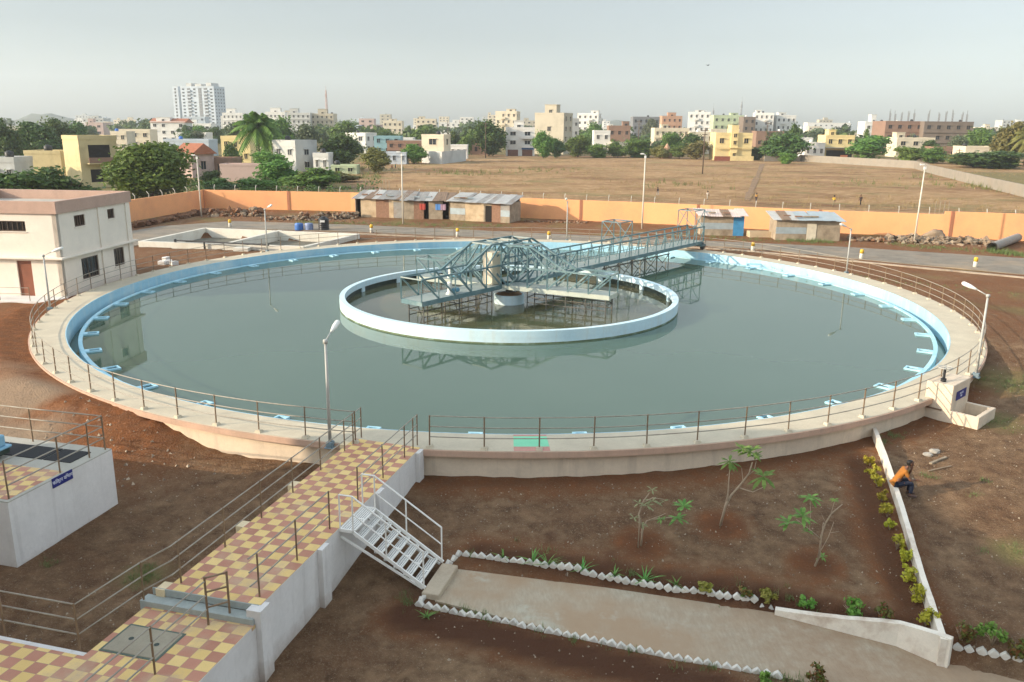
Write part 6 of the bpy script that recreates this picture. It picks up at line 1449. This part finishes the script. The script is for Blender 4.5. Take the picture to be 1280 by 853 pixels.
def building(label, uL, uR, vt, dist, floors, cols, fac, yaw=0., depth=9., name='house', side=0, balc=0, head=None, tank=None, para=.7, blank=0, group=None, roof=None, cat=None, ground_open=0, winw=.42, bands=0, gap=None):
    if winw == .42: winw = .38
    m_ = FAC[fac]; P0, P1 = put(uL, dist), put(uR, dist); T = (P1-P0).length; cy, sy = math.cos(yaw), abs(math.sin(yaw)); W = max(2., (T-depth*sy)/cy) if yaw else T
    C_ = (P0+P1)/2; H = topz(C_, vt)+.3
    # the front's centre: shift for the side that shows
    if yaw: 
        fx = -math.sin(yaw)*depth; C_ = C_+Vector((-fx/2 if True else 0, 0, 0))
    t = thing(name, label, cat or ('house' if name == 'house' else 'building'), (C_.x, C_.y, -.35), yaw, group)
    mb = MB(); mb.box(-W/2, W/2, 0, depth, -1.2, H-para); mb.build('walls', m_, t, False, False)
    if para > .1:
        mb = MB()
        for q in ((-W/2-.05, W/2+.05, -.06, .16), (-W/2-.05, W/2+.05, depth-.16, depth+.06), (-W/2-.05, -W/2+.17, .16, depth-.16), (W/2-.17, W/2+.05, .16, depth-.16)): mb.box(*q, H-para-.12, H)
        mb.build('parapet', m_, t, False, False)
    fh_ = (H-para)/floors; cw = W/cols; ww, wh = min(2.2, cw*winw), min(1.5, fh_*.42)
    rr = random.Random(int(uL*7+vt)); wm_ = win_mesh(ww, wh, m_)
    if not blank:
        for f in range(floors):
            for c in range(cols):
                if gap and (f, c) in gap: continue
                if rr.random() < .08 and cols > 3: continue
                child('window', wm_, t, (-W/2+cw*(c+.5), -.001, f*fh_+fh_*.34))
    if (side or yaw) and not blank:
        s_ = side or (1 if yaw < 0 else -1); nd = max(1, int(depth/4)); wms = win_mesh(min(1.4, depth/nd*.4), wh, m_)
        for f in range(floors):
            for c in range(nd): child('window', wms, t, (s_*(W/2+.001), depth*(c+.5)/nd, f*fh_+fh_*.34), R_(90*s_))
    for c in ([balc] if isinstance(balc, int) and balc else (balc or [])):
        for f in range(1, floors):
            mb = MB(); x = -W/2+cw*(c-.5); z = f*fh_; mb.box(x-cw*.42, x+cw*.42, -1.2, -.002, z-.12, z+.02); mb.box(x-cw*.42, x+cw*.42, -1.2, -1.08, z+.02, z+.85); mb.box(x-cw*.42, x-cw*.42+.1, -1.08, -.002, z+.02, z+.84); mb.box(x+cw*.42-.1, x+cw*.42, -1.08, -.002, z+.02, z+.84); mb.build('balcony', m_, t, False, False)
    if bands:
        for f in range(1, floors): mb = MB(); mb.box(-W/2-.25, W/2+.25, -.35, -.003, f*fh_-.1, f*fh_+.06); mb.build('ledge', m_, t, False, False)
    if head:   # stair head room: (position 0..1, width fraction, picture row of its top)
        hx, hw, hv = head; x = -W/2+W*hx; zt = topz(C_, hv)+.3; mb = MB(); mb.box(x-W*hw/2, x+W*hw/2, 1.2 if depth > 5 else .3, min(depth-.5, 5), H-para-.05, zt); mb.box(x-W*hw/2-.2, x+W*hw/2+.2, 1.0 if depth > 5 else .2, min(depth-.4, 5.2), zt, zt+.15); mb.build('stair_head', m_, t, False, False)
        child('window', win_mesh(min(1.2, W*hw*.4), 1., m_), t, (x, 1.199 if depth > 5 else .299, H-para+.5))
    if not tank and rr.random() < .5: tank = (rr.uniform(.1, .9), rr.choice([TANKK, TANKK, FAC['white']]))
    if tank:
        x = -W/2+W*tank[0]; mb = MB(); mb.lathe([(.6, H-para), (.62, H+.6), (.3, H+.85), (0, H+.88)], 12, x, depth*.4); mb.build('roof_tank', tank[1], t, True, False)
    if roof == 'pitched':
        mb = MB(); e = .5; zr = H-para-.05
        mb.v += [(-W/2-e, -e, zr), (W/2+e, -e, zr), (W/2+e, depth+e, zr), (-W/2-e, depth+e, zr), (-W/2-e, depth/2, zr+2.), (W/2+e, depth/2, zr+2.)]
        for f in ((0, 1, 5, 4), (2, 3, 4, 5), (0, 4, 3), (1, 2, 5), (3, 2, 1, 0)): mb.f.append(f); mb.mi.append(0)
        mb.build('roof', TERRA, t, False, False)
    if ground_open:
        for c in range(ground_open):
            x = -W/2+W*(c+.5)/ground_open; mb = MB(); mb.box(x-W*.36/ground_open, x+W*.36/ground_open, -.04, .0, -.2, fh_*.72); mb.build('shutter', M('brown_shutter', (.20, .09, .06), .7, .2, 2), t, False, False)
    return t, W, H, depth, fh_
AP = 'apartment_building'
# nearest the wall, left
t, W, H, D, fh_ = building('small whitewashed house with a dark window at the left edge', -8, 22, 196, 128, 1, 2, 'greywhite', 0, 5)
t, W, H, D, fh_ = building('stained yellow two-storey building with red-banded balconies left of the huge tree', 78, 140, 169, 134, 2, 1, 'oldyellow', R_(-38), 6.0, blank=1, para=.5)
for z, c in ((0, 'oldyellow'), (fh_, 'oldyellow')):
    mb = MB(); mb.box(W/2, W/2+1.2, .8, D-.2, z-.08, z+.05); mb.build('balcony', FAC['oldyellow'], t, False, False); mb = MB(); mb.box(W/2+1.08, W/2+1.2, .8, D-.2, z+.05, z+.9); mb.build('balcony_front', FAC['brick' if z else 'oldyellow'], t, False, False)
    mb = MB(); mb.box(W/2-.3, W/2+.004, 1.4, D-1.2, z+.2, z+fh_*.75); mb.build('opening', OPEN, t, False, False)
building('low stained yellow wing with bare wall', 35, 80, 188, 138, 1, 2, 'oldyellow', 0, 5, blank=1, para=.4)
building('pink house with terracotta tiled roof beyond the orange wall', 219, 258, 190.5, 160, 1, 3, 'pink', R_(-22), 6, roof='pitched', para=.3)
building('low terrace house of raw brick beside the pink house', 259, 291, 197, 165, 1, 3, 'brick', 0, 6, para=.4)
building('low ruined pale wall house in front of the palm', 276, 338, 205, 150, 1, 2, 'pink', 0, 4, para=.2, blank=1)
building('flat yellow block with raised corner behind the palm', 278, 314, 170, 222, 2, 3, 'yellow', 0, 8, head=(.82, .3, 163))
building('grey-white house with flat roof among bushes behind the left orange wall', 340, 392, 175, 184, 2, 2, 'greywhite', R_(-30), 6.5, para=1.3, tank=(.3, TANKK))
building('low white annex right of the grey-white house', 392, 411, 191, 182, 1, 2, 'white', 0, 5)
building('pale green hut at the left edge of the field', 414, 446, 206, 176, 1, 2, 'green', 0, 4, para=.2)
building('cream cube house with grey side facing the field', 527, 562, 168, 238, 2, 1, 'cream', R_(-16), 5.5, para=.4, side=1)
t, W, H, D, fh_ = building('white house with grey side left of the turquoise house', 432, 468, 166, 300, 2, 2, 'white', R_(-20), 8, para=.5)
building('turquoise house with flat tin roof', 468, 501, 170, 286, 2, 3, 'turq', 0, 7, para=.2)
building('brick house with veranda beside the turquoise house', 484, 527, 176, 262, 2, 4, 'brick', 0, 7, para=.3, bands=1)
building('small blue-grey hut at the olive tree', 478, 508, 190, 222, 1, 3, 'bluewhite', 0, 5, para=.2)
building('low white row behind the cream cube house', 562, 584, 181, 262, 1, 3, 'white', 0, 6, para=.3)
building('low white building with a blue roof tank left of the tower', 206, 262, 174, 262, 1, 5, 'bluewhite', 0, 8, tank=(.3, TANKB), para=.6)
building('white house with red roof band below the tower', 190, 233, 152, 430, 3, 4, 'white', 0, 10, head=(.35, .4, 147), roof='pitched', para=.4)
# the tower
t, W, H, D, fh_ = building('tall white apartment tower with fourteen floors above the left trees', 228, 279, 108, 740, 14, 6, 'bluewhite', R_(-14), 16, AP, balc=[2, 5], para=1.2, winw=.5)
for x, w_, dh in ((-W/2-6.5, 5.5, 0), (-W/2+7, 5, 2.6), (0, 6, 2.), (W/2-6, 5, 2.8)):
    mb = MB(); mb.box(x-w_/2, x+w_/2, 2, D-3, -1 if dh == 0 else H-1.5, H+dh); mb.build('tower_wing' if dh == 0 else 'stair_head', FAC['greywhite' if dh else 'bluewhite'], t, False, False)
for c in (1, 3, 4): mb = MB(); x = -W/2+W/6*(c+.5); mb.box(x-W*.05, x+W*.05, -.09, -.06, fh_, H-1.4); mb.build('recess_shade', FAC['dark'], t, False, False)  # dark strips painted in for the shade of recessed balcony columns
for f in range(1, 14):
    child('window', win_mesh(1.4, 1.4, FAC['grey']), t, (-W/2-6.5, 1.999, f*fh_+1.))
building('long white flats with roof rooms left of the palm', 280, 305, 141, 560, 4, 5, 'white', 0, 12, AP, head=(.4, .45, 136), bands=1)
building('long white flats showing just right of the palm', 333, 358, 140, 565, 4, 5, 'white', 0, 12, AP, head=(.5, .5, 135), bands=1)
building('gridded pale flats with roof rooms near the radio mast, left half', 360, 389, 141, 520, 5, 5, 'greywhite', 0, 11, AP, head=(.3, .35, 136), bands=1)
building('gridded pale flats beside the foot of the radio mast', 390, 418, 142, 525, 5, 5, 'beige', 0, 11, AP, head=(.5, .4, 136.5), bands=1)
building('stepped grey flats far left between the trees', 105, 131, 148, 690, 5, 5, 'greywhite', 0, 12, AP, head=(.6, .3, 145))
building('pale orange house beside the stained yellow building', 140, 160, 164, 300, 2, 2, 'cream', 0, 7, tank=(.2, TANKB))
# field edge, middle
t, W, H, D, fh_ = building('white shop house with brown shutters and a blue board at the field edge', 632, 668, 159, 292, 3, 2, 'white', 0, 9, head=(.45, .35, 151), balc=2, ground_open=2, para=.8, gap={(0, 0), (0, 1)})
mb = MB(); mb.box(.5, W/2-.3, -.3, -.12, fh_*.75, fh_*1.0); mb.build('shop_board', TANKB, t, False, False)
building('tall bare beige block with stepped top at the field edge', 668, 716, 141, 312, 4, 3, 'beige', R_(-24), 9, AP, head=(.5, .4, 131), para=.5, gap={(0, 0), (0, 1), (0, 2), (1, 0), (1, 2), (2, 0), (2, 2), (3, 0), (3, 1), (3, 2)})
building('cream flats with balconies above the loose tree', 619, 650, 139, 480, 5, 4, 'cream', R_(-12), 10, AP, balc=[2], head=(.7, .4, 136.5))
building('white four-storey flats right of the beige block', 721, 752, 141.5, 520, 5, 4, 'white', R_(-15), 10, AP, balc=[3], head=(.8, .35, 138.5))
building('grey house squeezed right behind the beige block', 702, 723, 148, 440, 3, 3, 'grey', 0, 9)
building('white bungalow behind the bushes', 742, 762, 163, 335, 2, 2, 'white', 0, 8)
building('brick house with a red water stand and white top', 760, 787, 157, 390, 2, 3, 'brick', 0, 8, head=(.8, .3, 152))
building('dark grey block of flats in the middle distance', 790, 823, 146, 480, 4, 5, 'dark', 0, 10, AP)
building('orange house with pointed roof room in the middle distance', 826, 851, 145, 520, 4, 4, 'orange', 0, 10, AP, head=(.5, .4, 141))
building('cream balcony house with long front terraces', 817, 860, 160, 338, 3, 6, 'cream', 0, 9, balc=[2, 5], bands=1, head=(.3, .2, 156))
building('cream bungalow left behind the yellow house', 861, 892, 165, 334, 2, 3, 'cream', 0, 8)
building('white five-storey flats left of the thin mast', 859, 889, 140, 482, 5, 4, 'white', R_(-10), 10, AP, balc=[2], head=(.5, .4, 138))
building('pale green flats under the lattice mast', 890, 927, 144, 500, 4, 5, 'green', 0, 10, AP, balc=[4], head=(.7, .25, 141.5))
building('bare brick flats between the green and white flats', 927, 942, 146, 470, 4, 2, 'raw', 0, 10, AP)
building('white flats with stepped roof right of the bare brick flats', 941, 968, 141, 480, 5, 4, 'white', R_(-10), 11, AP, balc=[3], head=(.2, .3, 138))
building('white flats with a red roof room', 968, 992, 144, 484, 4, 4, 'white', 0, 11, AP, balc=[2], head=(.3, .4, 141))
building('long low red brick shed behind the yellow house', 944, 978, 164, 395, 1, 4, 'brick', 0, 8, para=.3)
t, W, H, D, fh_ = building('pale yellow two-storey house with central stair tower facing the field', 893, 938.5, 166, 270, 2, 3, 'yellow', 0, 8, para=.6, gap={(0, 2), (0, 0)})
mb = MB(); mb.box(-W*.09, W*.10, -.5, 5, -1, topz(t.location, 156.5)+.35); mb.build('stair_tower', FAC['yellow'], t, False, False); mb = MB(); mb.box(-W/2-.3, W/2+.3, -.9, -.51, fh_-.1, fh_+.1); mb.build('porch_slab', FAC['yellow'], t, False, False)
for z in (fh_*.3, fh_*1.25, fh_*1.8): child('window', win_mesh(1.0, 1.1, FAC['yellow']), t, (.2, -.503, z))
mb = MB(); mb.box(-W/2-.8, -W/2+W*.36, -3., -2.8, -.5, 1.4); mb.build('gate_wall', M('red_brown_gate', (.25, .08, .05), .8, .2), t, False, False); mb = MB(); mb.box(-W/2+W*.36, W/2, -3., -2.8, -.5, 1.5); mb.build('front_wall', FAC['yellow'], t, False, False)
t, W, H, D, fh_ = building('yellow house with roof rooms and a long dark porch on the right', 1030, 1066, 169, 300, 2, 3, 'yellow', 0, 8, head=(.25, .25, 162.5), para=.5, gap={(0, 0), (0, 1), (0, 2)})
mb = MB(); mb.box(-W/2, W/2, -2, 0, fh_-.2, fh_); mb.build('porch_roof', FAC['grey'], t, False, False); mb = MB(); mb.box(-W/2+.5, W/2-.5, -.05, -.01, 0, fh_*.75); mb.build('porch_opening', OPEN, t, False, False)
building('white lean-to house left of the yellow house with porch', 1005, 1030, 178, 296, 1, 3, 'white', 0, 7, para=.2)
t = thing('shrine', 'small orange shrine with a stepped spire at the field edge', 'shrine', put(833, 284)); mb = MB(); mb.box(-1.5, 1.5, -1.5, 1.5, -.4, 2.2); mb.build('base', FAC['orange'], t, False, False); mb = MB(); mb.lathe([(1.4, 2.2), (1.2, 2.6), (1.1, 3.2), (.8, 3.6), (.5, 4.2), (.15, 4.6), (0, 5)], 8); mb.build('spire', FAC['orange'], t, False, False)
# right
building('white house with a raised water tower left of the unfinished building', 1078, 1106, 152, 425, 3, 3, 'white', 0, 9, head=(.4, .22, 143.5), balc=2)
for (uL, uR, fac, lab, cols) in ((1103, 1151, 'brick', 'unfinished red brick building with rusty steel bars rising from its columns', 4), (1151, 1212, 'raw', 'unfinished grey concrete frame building with steel bars on its roof', 5)):
    t, W, H, D, fh_ = building(lab, uL, uR, 151.5 if fac == 'brick' else 152, 380 if fac == 'brick' else 376, 3, cols, fac, 0, 14, AP, para=.3, bands=1)
    for k in range(6 if fac == 'raw' else 5):
        x = -W/2+W*(k+.7+rnd.uniform(-.3, .3))/6.5; mb = MB()
        for dx in (-.25, 0, .25): mb.tube([(x+dx, .4, H-.4), (x+dx*1.3, .4, H+rnd.uniform(3, 5.2))], .07, 4)
        mb.build('rebar', M('rusty_rebar', (.10, .07, .055), .9, .2), t, False, False)
    if fac == 'raw':
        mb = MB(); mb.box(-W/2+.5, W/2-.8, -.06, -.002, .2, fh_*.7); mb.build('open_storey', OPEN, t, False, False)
building('cream villa with a round emblem wall in front of the unfinished buildings', 1119, 1166, 172, 318, 2, 3, 'cream', 0, 9, head=(.12, .22, 166), bands=1)
building('low pale building behind the grey field wall at the right', 1205, 1245, 183, 272, 1, 3, 'cream', 0, 8, para=.4)
building('long hazy white flats above the yellow house with porch', 1008, 1062, 153.5, 1100, 3, 8, 'white', 0, 15, AP)
building('pale high flats at the right horizon', 1250, 1266, 150.5, 1000, 6, 3, 'greywhite', 0, 15, AP)
building('yellowish flats above the cream cube house', 520, 545, 148.5, 640, 4, 4, 'cream', 0, 11, AP, head=(.3, .3, 146))
building('hazy cream flats above the turquoise house', 479, 503, 151, 600, 3, 4, 'cream', 0, 11, AP, head=(.5, .4, 149))
building('narrow white flats in the haze left of the loose tree', 575, 592, 146.5, 800, 6, 3, 'white', 0, 12, AP)
# the hazy skyline
rr = random.Random(21); fs = ['white', 'white', 'cream', 'greywhite', 'bluewhite', 'beige', 'pink']
for k in range(96):
    d = rr.uniform(560, 1500); u = rr.uniform(90, 1330) if k % 3 else rr.uniform(100, 620); P = put(u, d); h = rr.choice([6, 7, 9, 9, 12, 14]) if d < 900 else rr.choice([9, 12, 15, 18, 21]); w_ = rr.uniform(9, 22)
    vt = pr((P.x, P.y, h))[1]; wp = w_/d*FPX
    building('pale block of flats fading into the haze on the skyline', u-wp/2, u+wp/2, vt, d, max(2, int(h/3.2)), max(2, int(w_/4.5)), rr.choice(fs), 0, rr.uniform(9, 14), AP, group='hazy far blocks on the skyline', head=(rr.uniform(.2, .8), .3, pr((P.x, P.y, h+2.4))[1]) if rr.random() < .6 else None)
# nearer small houses between the trees
for k, (u, d, h, w_, f) in enumerate(((455, 330, 6, 9, 'pink'), (500, 320, 5, 10, 'white'), (545, 300, 5, 8, 'brick'), (510, 300, 4.5, 9, 'greywhite'), (595, 300, 4, 8, 'brick'), (655, 420, 7, 12, 'cream'), (780, 330, 4, 10, 'cream'), (170, 330, 7, 12, 'cream'), (240, 330, 6, 12, 'white'), (310, 340, 7, 12, 'cream'), (905, 420, 9, 14, 'cream'), (1000, 360, 6, 10, 'white'), (1180, 300, 4, 8, 'brick'), (845, 420, 9, 12, 'white'))):
    P = put(u, d); wp = w_/d*FPX; building('small %s house half hidden among trees, %s from the left' % (dict(pink='pink', white='white', brick='brick', greywhite='grey-white', cream='cream')[f], ORD[sorted([455, 500, 545, 510, 595, 655, 780, 170, 240, 310, 905, 1000, 1180, 845]).index(u)]), u-wp/2, u+wp/2, pr((P.x, P.y, h))[1], d, 2 if h > 5 else 1, 3, f, 0, 7, group='small houses among the trees')
# masts and poles
def mast(label, u, vt, dist, wb, c):
    P = put(u, dist); h = topz(P, vt)+.3; t = thing('radio_mast', label, 'mast', P); mb = MB(); n = 12
    for k in range(n):
        z0, z1 = h*k/n, h*(k+1)/n; r0, r1 = wb*(1-.85*k/n), wb*(1-.85*(k+1)/n); q = lambda r, z: [(r*math.cos(a), r*math.sin(a), z) for a in (.5, 2.6, 4.7)]
        a, b_ = q(r0, z0), q(r1, z1)
        for i in range(3): mb.bar(a[i], b_[i], .22); mb.bar(a[i], b_[(i+1) % 3], .14); mb.bar(b_[i], b_[(i+1) % 3], .12)
    mb.build('lattice', c, t, False, False); mb = MB(); mb.tube([(0, 0, h), (0, 0, h+2.5)], .08, 4); mb.box(-.5, .5, -.5, .5, h*.86, h*.93); mb.build('antenna', c, t, False, False)
MR = M('mast_red_white', (.42, .30, .27), .8, .2, .15); MG = M('mast_grey', (.30, .31, .32), .8, .1)
mast('red and white radio mast above the gridded flats', 410, 113, 540, 1.6, MR); mast('grey lattice mast on the pale green flats', 923.5, 127, 505, 1.2, MG); mast('thin grey mast left of the pale green flats', 889, 135, 520, .8, MG)
for u, vt, d, lab in ((878, 160, 190, 'dark electric pole standing in the dry field'), (607, 152, 270, 'dark electric pole by the loose tree left of the shop house'), (956, 152, 275, 'dark electric pole by the wide dark green tree'), (797, 150, 300, 'dark electric pole among bushes in the middle'), (560, 152, 330, 'dark electric pole behind the cream cube house'), (1197, 186, 256, 'short electric pole by the yellowish bush')):
    P = put(u, d); h = topz(P, vt)+.3; t = thing('electric_pole', lab, 'pole', P); mb = MB(); mb.tube([(0, 0, -.2), (0, 0, h)], [.16, .10], 6); mb.build('pole', BARK, t, True, False); mb = MB(); mb.box(-.9, .9, -.06, .06, h-.7, h-.55); mb.box(-.6, .6, -.06, .06, h-1.5, h-1.36); mb.build('cross_arm', BARK, t, False, False)
# walls round the field
FWM = M('grey_field_wall', (.27, .24, .195), .95, .15, .6, .1, stain=(.26, .2, .14), stain_amt=.6, stain_scale=.3)
t = thing('field_wall', 'long low grey wall along the right side of the dry field', 'wall', at(1150, 216, -.3))
pts = [at(u, v, -.3) for u, v in ((1000, 202), (1065, 206), (1143, 211), (1160, 216), (1210, 229), (1282, 247), (1420, 285))]
for a, q in zip(pts, pts[1:]): wallbar(a, q, .3, -.8, 1.55 if a.y < 160 else 1.7, 'panel', FWM, t)
pa_, pb_ = at(955, 202, -.3), at(1000, 202.2, -.3); t = thing('field_wall', 'short pale wall behind the light green round bush', 'wall', pa_); wallbar(pa_, pb_, .3, -.8, 1.3, 'panel', FWM, t)
pa_, pb_, pc_ = put(528, 232), put(553, 226), put(582, 246); t = thing('compound_wall', 'whitish compound wall in front of the cream cube house', 'wall', pa_)
for a, q in ((pa_, pb_), (pb_, pc_)): wallbar(a, q, .3, -.8, 2.9, 'panel', FAC['greywhite'], t)
t = thing('sign_board', 'small red-brown board on legs at the far edge of the field', 'sign', put(1054, 262)); mb = MB(); mb.box(-1.1, 1.1, -.05, .05, .8, 2.2); mb.build('board', TERRA, t, False, False); mb = MB()
for x in (-.9, .9): mb.box(x-.06, x+.06, .051, .15, -.3, 1.2)
mb.build('leg', BARK, t, False, False)
